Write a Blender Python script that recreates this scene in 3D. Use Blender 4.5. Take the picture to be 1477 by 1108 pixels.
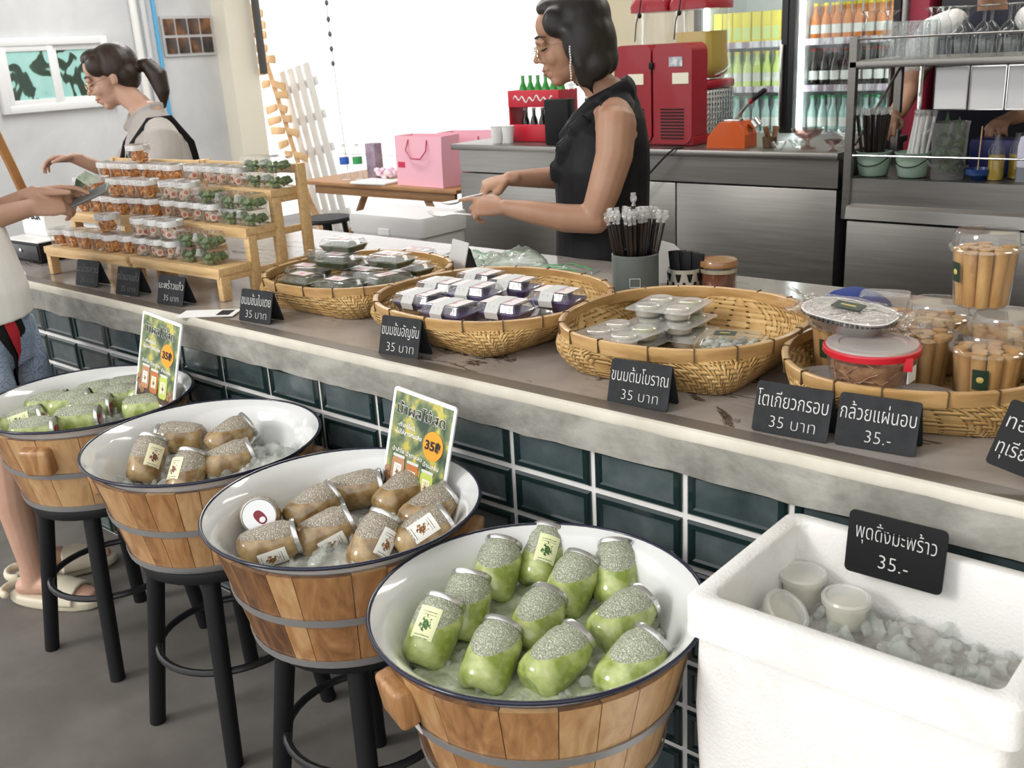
import bpy, bmesh, math, random
from mathutils import Vector, Matrix, Euler, noise
PI = math.pi
random.seed(7)
SC = bpy.context.scene
COL = SC.collection
for _o in list(bpy.data.objects): bpy.data.objects.remove(_o)

# ------------------------------------------------------------------ camera, sky, sun, exposure
cam_d = bpy.data.cameras.new('camera'); cam = bpy.data.objects.new('camera', cam_d); COL.objects.link(cam)
CAM_R = Vector((0.7610, 0.6466, -0.0537)); CAM_U = Vector((-0.1666, 0.2748, 0.9469)); CAM_F = Vector((-0.6270, 0.7117, -0.3175))
cam.matrix_world = Matrix((( CAM_R.x, CAM_U.x, -CAM_F.x, 3.2483), (CAM_R.y, CAM_U.y, -CAM_F.y, -1.4007), (CAM_R.z, CAM_U.z, -CAM_F.z, 1.4801), (0, 0, 0, 1)))
cam_d.sensor_width = 36.0; cam_d.lens = 36.0 * 1452.7 / 1477.0
cam_d.clip_start = 0.05; cam_d.clip_end = 200
cam_d.dof.use_dof = True; cam_d.dof.focus_distance = 2.1; cam_d.dof.aperture_fstop = 9.0
SC.camera = cam
W = bpy.data.worlds.new('overcast_sky'); SC.world = W; W.use_nodes = True
_bg = W.node_tree.nodes['Background']; _bg.inputs[0].default_value = (1.0, 1.0, 1.0, 1); _bg.inputs[1].default_value = 1.65
def add_sun(name, direction, strength, angle, color=(1, 1, 1)):
    d = bpy.data.lights.new(name, 'SUN'); d.energy = strength; d.angle = math.radians(angle); d.color = color
    o = bpy.data.objects.new(name, d); COL.objects.link(o)
    o.rotation_euler = Vector(direction).to_track_quat('-Z', 'Y').to_euler(); o.location = (0, -6, 6)
    return o
add_sun('hazy_sun', (0.48, 1.0, -0.62), 1.35, 16, (1.0, 0.97, 0.92))
SC.view_settings.view_transform = 'Standard'; SC.view_settings.look = 'None'
SC.view_settings.gamma = 1.0; SC.view_settings.use_curve_mapping = False
SC.view_settings.exposure = 0.0
SC.cycles.transparent_max_bounces = 24; SC.cycles.max_bounces = 10; SC.cycles.use_denoising = True
SC.cycles.caustics_reflective = False; SC.cycles.caustics_refractive = False

def add_area(name, loc, size, power, color=(1, 1, 1), rot=(0, 0, 0)):
    d = bpy.data.lights.new(name, 'AREA'); d.shape = 'RECTANGLE'; d.size, d.size_y = size; d.energy = power; d.color = color
    o = bpy.data.objects.new(name, d); COL.objects.link(o); o.location = loc; o.rotation_euler = rot; return o
add_area('added_fill_light', (2.2, 3.4, 2.95), (2.4, 0.5), 38, (1.0, 0.97, 0.92))  # added fill that brightens the back of the shop, no real fitting
add_area('added_fill_light', (0.4, 1.6, 2.95), (2.4, 0.5), 34, (1.0, 0.97, 0.92))  # second added fill, lifts the people behind the counter
add_area('added_fill_light', (-2.3, 2.2, 2.95), (2.4, 0.5), 60, (1.0, 0.99, 0.97))  # added fill to raise the tone of the left wall

# ------------------------------------------------------------------ materials
MATS = {}
def newmat(name):
    m = bpy.data.materials.new(name); m.use_nodes = True
    nt = m.node_tree
    return m, nt, nt.nodes['Principled BSDF'], nt.nodes['Material Output']
def mat(name, c, rough=0.5, metal=0.0, spec=0.5, coat=0.0, emis=0.0, sss=0.0, trans=0.0, alpha=1.0):
    if name in MATS: return MATS[name]
    m, nt, b, out = newmat(name)
    b.inputs['Base Color'].default_value = (*c, 1); b.inputs['Roughness'].default_value = rough
    b.inputs['Metallic'].default_value = metal; b.inputs['Specular IOR Level'].default_value = spec
    b.inputs['Coat Weight'].default_value = coat; b.inputs['Coat Roughness'].default_value = 0.05
    b.inputs['Transmission Weight'].default_value = trans; b.inputs['Alpha'].default_value = alpha
    if emis: b.inputs['Emission Color'].default_value = (*c, 1); b.inputs['Emission Strength'].default_value = emis
    if sss: b.inputs['Subsurface Weight'].default_value = sss; b.inputs['Subsurface Radius'].default_value = (0.02, 0.02, 0.012); b.inputs['Subsurface Scale'].default_value = 0.6
    MATS[name] = m; return m
def node(nt, kind, **kw):
    n = nt.nodes.new(kind)
    for k, v in kw.items(): setattr(n, k, v)
    return n
def lk(nt, a, b): nt.links.new(a, b)
def mth(nt, op, a, b=None, c=None):
    n = nt.nodes.new('ShaderNodeMath'); n.operation = op
    for i, v in enumerate((a, b, c)):
        if v is None: continue
        if isinstance(v, (int, float)): n.inputs[i].default_value = v
        else: nt.links.new(v, n.inputs[i])
    return n.outputs[0]
def ramp(nt, fac, stops):
    r = nt.nodes.new('ShaderNodeValToRGB'); e = r.color_ramp.elements
    while len(e) < len(stops): e.new(0.5)
    for i, (p, c) in enumerate(stops):
        e[i].position = p; e[i].color = (*c, 1)
    lk(nt, fac, r.inputs[0]); return r.outputs[0]
def mapping(nt, coord='Object', scale=(1, 1, 1), rot=(0, 0, 0)):
    t = nt.nodes.new('ShaderNodeTexCoord'); mp = nt.nodes.new('ShaderNodeMapping')
    mp.inputs['Scale'].default_value = scale; mp.inputs['Rotation'].default_value = rot
    lk(nt, t.outputs[coord], mp.inputs[0]); return mp.outputs[0]
def noisetex(nt, vec, scale, detail=4, rough=0.55, dist=0.0):
    n = nt.nodes.new('ShaderNodeTexNoise'); n.inputs['Scale'].default_value = scale; n.inputs['Detail'].default_value = detail
    n.inputs['Roughness'].default_value = rough; n.inputs['Distortion'].default_value = dist
    if vec is not None: lk(nt, vec, n.inputs['Vector'])
    return n.outputs['Fac']
def bump(nt, b, h, strength=0.3, dist=0.01):
    n = nt.nodes.new('ShaderNodeBump'); n.inputs['Strength'].default_value = strength; n.inputs['Distance'].default_value = dist
    lk(nt, h, n.inputs['Height']); lk(nt, n.outputs[0], b.inputs['Normal'])
def nmat(name, stops, scale=8, stretch=(1, 1, 1), rough=0.6, detail=5, bmp=0.0, bdist=0.004, metal=0.0, dist=0.0, spec=0.5, coat=0.0, coord='Object', r2=None):
    if name in MATS: return MATS[name]
    m, nt, b, out = newmat(name)
    v = mapping(nt, coord, stretch); f = noisetex(nt, v, scale, detail, 0.6, dist)
    lk(nt, ramp(nt, f, stops), b.inputs['Base Color'])
    b.inputs['Roughness'].default_value = rough; b.inputs['Metallic'].default_value = metal
    b.inputs['Specular IOR Level'].default_value = spec; b.inputs['Coat Weight'].default_value = coat
    if r2 is not None:
        rr = nt.nodes.new('ShaderNodeMapRange'); rr.inputs['To Min'].default_value = rough; rr.inputs['To Max'].default_value = r2
        lk(nt, f, rr.inputs['Value']); lk(nt, rr.outputs[0], b.inputs['Roughness'])
    if bmp: bump(nt, b, f, bmp, bdist)
    MATS[name] = m; return m
def clear(name, tint=(0.99, 0.99, 0.99), rough=0.06, base=0.03, gain=1.0, bumpy=0.0, bscale=60, haze=0.0):
    """thin clear plastic or glass: see-through with a glossy surface"""
    if name in MATS: return MATS[name]
    m, nt, b, out = newmat(name); nt.nodes.remove(b)
    tr = node(nt, 'ShaderNodeBsdfTransparent'); tr.inputs[0].default_value = (*tint, 1)
    gl = node(nt, 'ShaderNodeBsdfGlossy'); gl.inputs['Roughness'].default_value = rough
    fr = node(nt, 'ShaderNodeLayerWeight'); fr.inputs['Blend'].default_value = 0.5
    f = mth(nt, 'MULTIPLY_ADD', mth(nt, 'POWER', fr.outputs['Facing'], 4.0), 0.55*gain, base)
    if bumpy:
        bn = node(nt, 'ShaderNodeBump'); bn.inputs['Strength'].default_value = bumpy; bn.inputs['Distance'].default_value = 0.01
        lk(nt, noisetex(nt, mapping(nt), bscale, 3), bn.inputs['Height'])
        lk(nt, bn.outputs[0], gl.inputs['Normal']); lk(nt, bn.outputs[0], fr.inputs['Normal'])
    mx = node(nt, 'ShaderNodeMixShader'); lk(nt, f, mx.inputs[0]); lk(nt, tr.outputs[0], mx.inputs[1]); lk(nt, gl.outputs[0], mx.inputs[2])
    last = mx.outputs[0]
    if haze:
        df = node(nt, 'ShaderNodeBsdfDiffuse'); df.inputs[0].default_value = (0.9, 0.9, 0.88, 1)
        m2 = node(nt, 'ShaderNodeMixShader'); m2.inputs[0].default_value = haze
        lk(nt, last, m2.inputs[1]); lk(nt, df.outputs[0], m2.inputs[2]); last = m2.outputs[0]
    lk(nt, last, out.inputs[0]); MATS[name] = m; return m

M_BLACK = mat('black_paint', (0.008, 0.008, 0.009), 0.5, spec=0.25)
M_CHALKB = nmat('chalkboard', [(0.3, (0.014, 0.015, 0.017)), (0.7, (0.026, 0.028, 0.031))], 30, rough=0.65, spec=0.25)
M_CHALK = mat('white_chalk', (0.62, 0.62, 0.61), 0.9)
M_CHALKF = mat('faded_chalk', (0.16, 0.17, 0.17), 0.9)
M_WHITE = mat('white_plastic', (0.82, 0.82, 0.80), 0.4)
M_PAPER = mat('white_paper', (0.85, 0.85, 0.84), 0.7)
M_ENAMEL = mat('white_enamel', (0.74, 0.75, 0.745), 0.12, coat=0.6)
M_NAVY = mat('navy_enamel', (0.008, 0.010, 0.03), 0.15)
M_STEEL = nmat('brushed_steel', [(0.3, (0.285, 0.278, 0.262)), (0.7, (0.335, 0.328, 0.312))], 3, (1, 1, 30), 0.30, 5, metal=1.0, r2=0.42)
M_HOOP = mat('zinc_hoop', (0.36, 0.36, 0.36), 0.45, metal=0.7)
M_CHROME = mat('chrome', (0.75, 0.75, 0.75), 0.12, metal=1.0)
M_SILVER = mat('silver_lid', (0.62, 0.62, 0.61), 0.25, metal=0.9)
M_PINE = nmat('pine_wood', [(0.25, (0.50, 0.31, 0.13)), (0.55, (0.66, 0.45, 0.22)), (0.8, (0.74, 0.54, 0.30))], 6, (1.5, 14, 14), 0.55, dist=1.0)
M_TABLEW = nmat('brown_wood', [(0.25, (0.26, 0.12, 0.05)), (0.75, (0.48, 0.26, 0.11))], 6, (1, 10, 10), 0.5)
M_CLEAR = clear('clear_plastic', rough=0.07, base=0.07, gain=1.8, haze=0.03)
M_CLEARB = clear('clear_crinkled_film', rough=0.10, base=0.07, gain=1.4, bumpy=0.9, bscale=45)
M_GLASS = clear('clear_glass', tint=(0.94, 0.96, 0.96), rough=0.03, base=0.06, gain=1.6)
M_RED = mat('red_plastic', (0.30, 0.008, 0.018), 0.35, coat=0.2)
M_GREENLBL = mat('dark_green_label', (0.012, 0.035, 0.02), 0.5)
M_GOLD = mat('gold_print', (0.55, 0.42, 0.12), 0.5)
M_PINK = mat('pink_paper', (0.88, 0.47, 0.56), 0.5)
M_SKIN = nmat('skin', [(0.3, (0.36, 0.19, 0.12)), (0.7, (0.42, 0.235, 0.15))], 12, rough=0.5)
M_SKIN2 = nmat('fair_skin', [(0.3, (0.50, 0.29, 0.20)), (0.7, (0.56, 0.34, 0.25))], 12, rough=0.5)
M_HAIR = nmat('black_hair', [(0.3, (0.006, 0.005, 0.005)), (0.7, (0.02, 0.016, 0.014))], 30, (1, 1, 0.12), 0.42, bmp=0.5, bdist=0.003)
M_HAIRB = nmat('dark_brown_hair', [(0.3, (0.012, 0.007, 0.005)), (0.7, (0.04, 0.022, 0.014))], 30, (1, 1, 0.12), 0.42, bmp=0.5, bdist=0.003)
M_LIP = mat('lips', (0.36, 0.12, 0.10), 0.45)

# ------------------------------------------------------------------ mesh builder
class MB:
    def __init__(s): s.v = []; s.f = []; s.uv = {}; s.mi = []
    def quad(s, a, b, c, d, uv=None):
        n = len(s.v); s.v += [tuple(a), tuple(b), tuple(c), tuple(d)]
        if uv: s.uv[len(s.f)] = uv
        s.f.append((n, n+1, n+2, n+3)); return s
    def box(s, c, d, M=None, taper=1.0):
        n = len(s.v); x, y, z = d[0]/2, d[1]/2, d[2]/2
        for sz in (-1, 1):
            k = taper if sz > 0 else 1.0
            for sx, sy in ((-1, -1), (1, -1), (1, 1), (-1, 1)):
                p = Vector((sx*x*k, sy*y*k, sz*z))
                if M is not None: p = M @ p
                s.v.append((c[0]+p.x, c[1]+p.y, c[2]+p.z))
        for q in ((3, 2, 1, 0), (4, 5, 6, 7), (0, 1, 5, 4), (1, 2, 6, 5), (2, 3, 7, 6), (3, 0, 4, 7)): s.f.append(tuple(n+i for i in q))
        return s
    def bbox(s, c, d, bev=0.004, seg=2, M=None):
        b = bmesh.new(); bmesh.ops.create_cube(b, size=1.0)
        bmesh.ops.scale(b, vec=d, verts=b.verts)
        bmesh.ops.bevel(b, geom=b.edges[:], offset=bev, segments=seg, affect='EDGES', profile=0.5)
        s.bm(b, Matrix.Translation(Vector(c)) @ (M.to_4x4() if M is not None else Matrix()))
        return s
    def bm(s, b, M=None):
        n = len(s.v); b.verts.ensure_lookup_table(); b.verts.index_update()
        for v in b.verts: s.v.append(tuple(M @ v.co) if M is not None else tuple(v.co))
        for f in b.faces: s.f.append(tuple(n + v.index for v in f.verts))
        b.free(); return s
    def loft(s, rings, cap0=True, cap1=True, closed=True, uvs=False):
        n = len(s.v); k = len(rings[0]); R = len(rings)
        for r in rings: s.v += [tuple(p) for p in r]
        for i in range(R-1):
            for j in range(k if closed else k-1):
                j2 = (j+1) % k
                if uvs: s.uv[len(s.f)] = [(j/k, i/(R-1)), ((j+1)/k, i/(R-1)), ((j+1)/k, (i+1)/(R-1)), (j/k, (i+1)/(R-1))]
                s.f.append((n+i*k+j, n+i*k+j2, n+(i+1)*k+j2, n+(i+1)*k+j))
        if cap0: s.f.append(tuple(n+j for j in reversed(range(k))))
        if cap1: s.f.append(tuple(n+(R-1)*k+j for j in range(k)))
        return s
    def lathe(s, prof, seg=24, M=None, cap0=True, cap1=True, sq=1.0, c=(0, 0, 0), uvs=False):
        """prof: list of (r, z); sq<1 squares the section"""
        rings = []
        for r, z in prof:
            ring = []
            for j in range(seg):
                a = 2*PI*j/seg; x, y = math.cos(a), math.sin(a)
                if sq != 1.0:
                    x = math.copysign(abs(x)**sq, x); y = math.copysign(abs(y)**sq, y)
                p = Vector((r*x + c[0], r*y + c[1], z + c[2]))
                if M is not None: p = M @ p
                ring.append(p)
            rings.append(ring)
        return s.loft(rings, cap0, cap1, True, uvs)
    def tube(s, pts, rad, seg=10, ref=(0, 0, 1), closed=False, round_ends=False):
        """rad: number, or a list of numbers / (side, up) pairs"""
        pts = [Vector(p) for p in pts]; n = len(pts)
        if not isinstance(rad, (list, tuple)): rad = [rad]*n
        rad = [(r, r) if isinstance(r, (int, float)) else r for r in rad]
        if round_ends:
            d0 = (pts[0]-pts[1]).normalized(); d1 = (pts[-1]-pts[-2]).normalized()
            P = []; R = []
            for k in (1.0, 0.87, 0.5):
                q = math.sqrt(max(0.0, 1-k*k)) + 0.05; rr = rad[0]; P.append(pts[0]+d0*min(rr)*k); R.append((rr[0]*q, rr[1]*q))
            P += pts; R += rad
            for k in (0.5, 0.87, 1.0):
                q = math.sqrt(max(0.0, 1-k*k)) + 0.05; rr = rad[-1]; P.append(pts[-1]+d1*min(rr)*k); R.append((rr[0]*q, rr[1]*q))
            pts, rad, n = P, R, len(P)
        ref = Vector(ref); rings = []; side = None
        for i in range(n):
            if closed: d = pts[(i+1) % n] - pts[i-1]
            else: d = pts[min(i+1, n-1)] - pts[max(i-1, 0)]
            d.normalize()
            sd = d.cross(ref) if side is None else side - d*side.dot(d)
            if sd.length < 1e-4: sd = d.cross(Vector((1, 0.1, 0)))
            sd.normalize(); side = sd; up = sd.cross(d).normalized()
            rings.append([pts[i] + sd*(math.cos(2*PI*j/seg)*rad[i][0]) + up*(math.sin(2*PI*j/seg)*rad[i][1]) for j in range(seg)])
        if closed: rings.append(rings[0])
        return s.loft(rings, not closed, not closed)
    def ell(s, c, r, M=None, seg=14, rings=9):
        R = []
        for i in range(1, rings):
            t = PI*i/rings; R.append([Vector((math.sin(t)*math.cos(2*PI*j/seg)*r[0], math.sin(t)*math.sin(2*PI*j/seg)*r[1], -math.cos(t)*r[2])) for j in range(seg)])
        n = len(s.v); c = Vector(c)
        f = (lambda p: c + (M @ p if M is not None else p))
        s.loft([[f(p) for p in q] for q in R], False, False)
        a = len(s.v); s.v += [tuple(f(Vector((0, 0, -r[2])))), tuple(f(Vector((0, 0, r[2]))))]
        for j in range(seg):
            s.f.append((a, n+(j+1) % seg, n+j)); L = n+(rings-2)*seg; s.f.append((a+1, L+j, L+(j+1) % seg))
        return s
    def prism(s, poly, z0, z1, M=None):
        f = (lambda x, y, z: M @ Vector((x, y, z)) if M is not None else Vector((x, y, z)))
        return s.loft([[f(x, y, z0) for x, y in poly], [f(x, y, z1) for x, y in poly]])
    def setmi(s, start, idx):
        while len(s.mi) < len(s.f): s.mi.append(0)
        for i in range(start, len(s.f)): s.mi[i] = idx
    def mesh(s, name):
        me = bpy.data.meshes.new(name); me.from_pydata(s.v, [], s.f)
        if s.uv:
            uv = me.uv_layers.new(name='UVMap').data
            for p in me.polygons:
                q = s.uv.get(p.index)
                if q:
                    for li, c in zip(p.loop_indices, q): uv[li].uv = c
        if s.mi:
            while len(s.mi) < len(s.f): s.mi.append(0)
            me.polygons.foreach_set('material_index', s.mi)
        me.update(); return me
    def build(s, name, m, parent=None, loc=(0, 0, 0), rot=(0, 0, 0), smooth=35, wn=True):
        me = s.mesh(name)
        for q in (m if isinstance(m, (list, tuple)) else [m]): me.materials.append(q)
        b = bmesh.new(); b.from_mesh(me); bmesh.ops.recalc_face_normals(b, faces=b.faces); b.to_mesh(me); b.free()
        if smooth: me.shade_smooth(); me.set_sharp_from_angle(angle=math.radians(smooth))
        o = bpy.data.objects.new(name, me); COL.objects.link(o)
        o.location = loc; o.rotation_euler = rot
        if parent is not None: o.parent = parent
        return o
def superell(a, b, n, k=48):
    out = []
    for j in range(k):
        t = 2*PI*j/k; x, y = math.cos(t), math.sin(t)
        out.append((math.copysign(abs(x)**(2/n), x)*a, math.copysign(abs(y)**(2/n), y)*b))
    return out
def rrect(w, h, r, k=5):
    out = []
    for cx, cy, a0 in ((w/2-r, h/2-r, 0), (-w/2+r, h/2-r, 90), (-w/2+r, -h/2+r, 180), (w/2-r, -h/2+r, 270)):
        for i in range(k+1):
            a = math.radians(a0+90*i/k); out.append((cx+r*math.cos(a), cy+r*math.sin(a)))
    return out
def tag(o, label=None, cat=None, group=None, kind=None):
    if label: o['label'] = label
    if cat: o['category'] = cat
    if group: o['group'] = group
    if kind: o['kind'] = kind
    return o
def thing(name, label, cat, loc=(0, 0, 0), rz=0.0, group=None, rot=None):
    o = bpy.data.objects.new(name, None); COL.objects.link(o); o.empty_display_size = 0.05
    o.location = loc; o.rotation_euler = rot if rot is not None else (0, 0, rz)
    return tag(o, label, cat, group)
def dup(o, loc=None, rz=None, label=None, group=None, rot=None):
    c = o.copy(); COL.objects.link(c)
    if loc is not None: c.location = loc
    if rz is not None: c.rotation_euler = (0, 0, rz)
    if rot is not None: c.rotation_euler = rot
    if label: c['label'] = label
    if group: c['group'] = group
    for ch in list(o.children):
        d = ch.copy(); COL.objects.link(d); d.parent = c
        for g in list(ch.children):
            e = g.copy(); COL.objects.link(e); e.parent = d
    return c
class Proto:
    """the first use moves the model itself, later uses copy it"""
    def __init__(s, make): s.make = make; s.o = None
    def put(s, loc, rz=0.0, label=None, group=None, rot=None):
        if s.o is None:
            s.o = s.make(); o = s.o; o.location = loc; o.rotation_euler = rot if rot is not None else (0, 0, rz)
            if label: o['label'] = label
            if group: o['group'] = group
            return o
        return dup(s.o, loc, rz, label, group, rot)
def text(s, size, m, parent, loc, rot=(PI/2, 0, 0), name='lettering', thin=0.0, xs=1.0, depth=0.0004):
    cu = bpy.data.curves.new(name, 'FONT'); cu.body = s; cu.size = size; cu.align_x = 'CENTER'; cu.align_y = 'CENTER'
    cu.extrude = depth; cu.offset = thin; cu.resolution_u = 3
    t = bpy.data.objects.new(name, cu); COL.objects.link(t)
    bpy.context.view_layer.update()
    me = bpy.data.meshes.new_from_object(t.evaluated_get(bpy.context.evaluated_depsgraph_get()))
    bpy.data.objects.remove(t); bpy.data.curves.remove(cu)
    me.name = name; me.materials.clear(); me.materials.append(m)
    if xs != 1.0:
        for v in me.vertices: v.co.x *= xs
    o = bpy.data.objects.new(name, me); COL.objects.link(o); o.location = loc; o.rotation_euler = rot; o.parent = parent
    return o
def fused(mb, name, m, parent, voxel=0.005, smooth=6, loc=(0, 0, 0)):
    """melt overlapping volumes of one figure into a single continuous surface"""
    me = mb.mesh(name); o = bpy.data.objects.new(name, me); COL.objects.link(o)
    b = bmesh.new(); b.from_mesh(me); bmesh.ops.recalc_face_normals(b, faces=b.faces); b.to_mesh(me); b.free()
    r = o.modifiers.new('r', 'REMESH'); r.mode = 'VOXEL'; r.voxel_size = voxel
    if smooth: s = o.modifiers.new('s', 'SMOOTH'); s.iterations = smooth; s.factor = 0.5
    bpy.context.view_layer.update()
    nm = bpy.data.meshes.new_from_object(o.evaluated_get(bpy.context.evaluated_depsgraph_get()))
    bpy.data.objects.remove(o); bpy.data.meshes.remove(me)
    nm.name = name; nm.materials.clear(); nm.materials.append(m); nm.shade_smooth()
    o = bpy.data.objects.new(name, nm); COL.objects.link(o); o.location = loc
    if parent is not None: o.parent = parent
    return o
ORD = ['leftmost', 'second from the left', 'third from the left', 'fourth from the left', 'fifth from the left', 'sixth from the left', 'seventh from the left', 'eighth from the left', 'ninth from the left', 'tenth from the left', 'eleventh from the left', 'twelfth from the left']

# ------------------------------------------------------------------ the setting
M_FLOOR = nmat('concrete_floor', [(0.30, (0.095, 0.086, 0.077)), (0.5, (0.14, 0.127, 0.113)), (0.68, (0.20, 0.183, 0.165))], 2.2, rough=0.55, detail=9, bmp=0.15, bdist=0.003)
M_CEM = nmat('grey_cement_render', [(0.2, (0.52, 0.53, 0.54)), (0.5, (0.64, 0.65, 0.66)), (0.8, (0.76, 0.77, 0.78))], 1.6, rough=0.8, detail=8, dist=0.6)
M_YARD = nmat('pale_yard_paving', [(0.3, (0.74, 0.73, 0.71)), (0.7, (0.85, 0.84, 0.82))], 2, rough=0.8)
M_CREAM = mat('cream_wall_paint', (0.80, 0.72, 0.52), 0.6)
M_YWALL = mat('white_yard_wall_paint', (0.88, 0.88, 0.88), 0.8)
def struct(name, mb, m, **k):
    o = mb.build(name, m, **k); o['kind'] = 'structure'; return o
struct('floor', MB().box((0.4, 1.2, -0.05), (11.0, 8.0, 0.1)), M_FLOOR, smooth=0)
struct('ground_yard', MB().box((-3.0, 11.2, -0.06), (26.0, 12.0, 0.1)), M_YARD, smooth=0)
struct('ground_street', MB().box((-2.0, -8.8, -0.06), (26.0, 12.0, 0.1)), M_YARD, smooth=0)
struct('ceiling', MB().box((0.6, 2.0, 3.1), (9.8, 6.4, 0.12)), mat('ceiling_board', (0.72, 0.72, 0.70), 0.8), smooth=0)
# left wall runs away from the street: cement panel, opening for the sliding window
WX = -4.2
wl = MB()
wl.box((WX-0.08, 2.45-1.57, 1.5), (0.16, 1.9, 3.06)).box((WX-0.08, 2.255, 0.61), (0.16, 0.85, 1.28)).box((WX-0.08, 2.255, 2.37), (0.16, 0.85, 1.32)).box((WX-0.08, 3.18, 1.5), (0.16, 1.0, 3.06))
struct('wall_left', wl, M_CEM, smooth=0)
M_WFRAME = mat('white_window_frame', (0.85, 0.86, 0.86), 0.35)
def leafglass():
    m, nt, b, out = newmat('leaf_pattern_glass')
    v = mapping(nt, 'Object', (1, 1, 1)); n = noisetex(nt, v, 5.5, 1.2, 0.4, 1.6)
    lk(nt, ramp(nt, n, [(0.44, (0.035, 0.06, 0.045)), (0.49, (0.06, 0.11, 0.07)), (0.51, (0.36, 0.66, 0.62)), (0.75, (0.45, 0.74, 0.69))]), b.inputs['Base Color'])  # teal and dark green leaf shapes in the pane colour
    b.inputs['Roughness'].default_value = 0.12; return m
M_LEAFG = leafglass()
win = thing('window_1', None, None, (WX, 2.255, 1.47)); win['kind'] = 'structure'
fr = MB()
for y in (-0.40, 0.40): fr.bbox((0.01, y, 0), (0.07, 0.05, 0.50), 0.003)
for z in (-0.225, 0.225): fr.bbox((0.01, 0, z), (0.064, 0.752, 0.05), 0.003)
fr.build('window_frame', M_WFRAME, win)
for y, x in ((-0.185, 0.02), (0.185, 0.0)):
    s_ = MB()
    for q in (-0.17, 0.17): s_.bbox((x, y+q, 0), (0.03, 0.045, 0.41), 0.002)
    for z in (-0.185, 0.185): s_.bbox((x, y, z), (0.026, 0.297, 0.045), 0.002)
    sash = s_.build('sash', M_WFRAME, win)
    MB().box((x, y, 0), (0.008, 0.31, 0.34)).build('pane', M_LEAFG, sash, smooth=0)
# picture tiles on the return wall
pg = thing('photo_panel', 'grid of eight small dark brown photo tiles on the grey wall', 'picture', (WX+0.012, 3.39, 1.70))
MB().box((0, 0, 0), (0.02, 0.46, 0.30)).build('backing', mat('tile_backing', (0.55, 0.55, 0.55), 0.6), pg, smooth=0)
M_PHOTO = nmat('brown_photo_print', [(0.35, (0.02, 0.02, 0.025)), (0.55, (0.10, 0.05, 0.03)), (0.75, (0.42, 0.17, 0.05))], 7, rough=0.3)
for i in range(4):
    for j in range(2): MB().bbox((0.014, -0.165+0.11*i, -0.07+0.14*j), (0.012, 0.092, 0.118), 0.003).build('photo_tile', M_PHOTO, pg)
def pipe(name, label, y, r, m, x=WX+0.05, z1=3.0, z0=0.0, dy=0.0):
    return tag(MB().tube([(x, y, z0), (x, y+dy, z1)], r, 12).build(name, m), label, 'pipe')
pipe('drain_pipe', 'blue plastic pipe running up the grey wall beside the photo tiles', 3.10, 0.016, mat('blue_pipe', (0.10, 0.42, 0.72), 0.4))
pipe('conduit', 'pale grey conduit pipe left of the blue pipe', 3.01, 0.022, mat('grey_conduit', (0.62, 0.63, 0.64), 0.5))
pipe('downpipe', 'white downpipe on the corner of the grey wall', 2.93, 0.028, mat('white_pipe', (0.82, 0.81, 0.78), 0.4))
struct('trim_1', MB().box((WX+0.02, 3.78, 1.5), (0.30, 0.26, 3.06)).box((WX+0.02, 3.78, 0.30), (0.36, 0.32, 0.60)), mat('cream_pillar_paint', (0.84, 0.79, 0.66), 0.7), smooth=0)
tag(MB().bbox((-3.98, 3.92, 1.85), (0.05, 0.05, 0.95), 0.006).build('steel_bar', mat('dark_grey_steel', (0.07, 0.07, 0.07), 0.5), rot=(0, 0, 0)), 'dark grey steel bar hanging beside the cream pillar', 'bar')
struct('wall_back', MB().box((2.48, 4.95, 1.5), (7.5, 0.14, 3.06)), M_CREAM, smooth=0)
struct('wall_right', MB().box((5.6, 1.7, 1.5), (0.14, 6.4, 3.06)), M_CREAM, smooth=0)
struct('wall_yard', MB().box((-3.0, 9.5, 1.4), (24.0, 0.2, 2.8)), M_YWALL, smooth=0)

# ------------------------------------------------------------------ the serving counter
CX0, CX1 = -0.53, 3.9
CT = 0.85
counter = thing('serving_counter', 'long serving counter with stone top, concrete lip and dark teal glass blocks', 'counter', (0, 0, 0))
def mat_block():
    m, nt, b, out = newmat('teal_glass_block')
    g = node(nt, 'ShaderNodeNewGeometry'); v = mapping(nt)
    f = noisetex(nt, v, 9, 4, 0.6, 0.4); f2 = mth(nt, 'MULTIPLY_ADD', g.outputs['Random Per Island'], 0.25, f)
    lk(nt, ramp(nt, f2, [(0.30, (0.030, 0.045, 0.048)), (0.6, (0.065, 0.088, 0.092)), (0.9, (0.12, 0.145, 0.15))]), b.inputs['Base Color'])
    b.inputs['Roughness'].default_value = 0.16; b.inputs['Specular IOR Level'].default_value = 0.6
    bump(nt, b, noisetex(nt, v, 30, 3), 0.18, 0.004); return m
M_BLOCK = mat_block()
M_BLOCKR = mat('teal_glass_rim', (0.010, 0.024, 0.025), 0.08, spec=0.6)
gb = MB()
for row in range(0, 8):
    z0 = 0.675 - 0.1*row
    if z0 < -0.03: break
    for k in range(-3, 20):
        x0 = max(0.2*k, CX0+0.012); x1 = min(0.2*k+0.2, CX1-0.005)
        a, b_, c, d = x0+0.006, x1-0.006, max(z0, 0.0)+0.006, z0+0.1-0.006
        if d-c < 0.03: continue
        st = len(gb.f); i1, i2, i3 = 0.004, 0.013, 0.017
        def R_(i, y): return [(a+i, y, c+i), (b_-i, y, c+i), (b_-i, y, d-i), (a+i, y, d-i)]
        gb.loft([R_(0, 0.03), R_(0, 0.004), R_(i1, 0.0), R_(i2, 0.0), R_(i3, 0.004)], False, False); gb.setmi(st, 1)
        st = len(gb.f); gb.quad(*R_(i3, 0.004)); gb.setmi(st, 0)
gb.build('glass_block_wall', [M_BLOCK, M_BLOCKR], counter, smooth=20)
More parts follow.
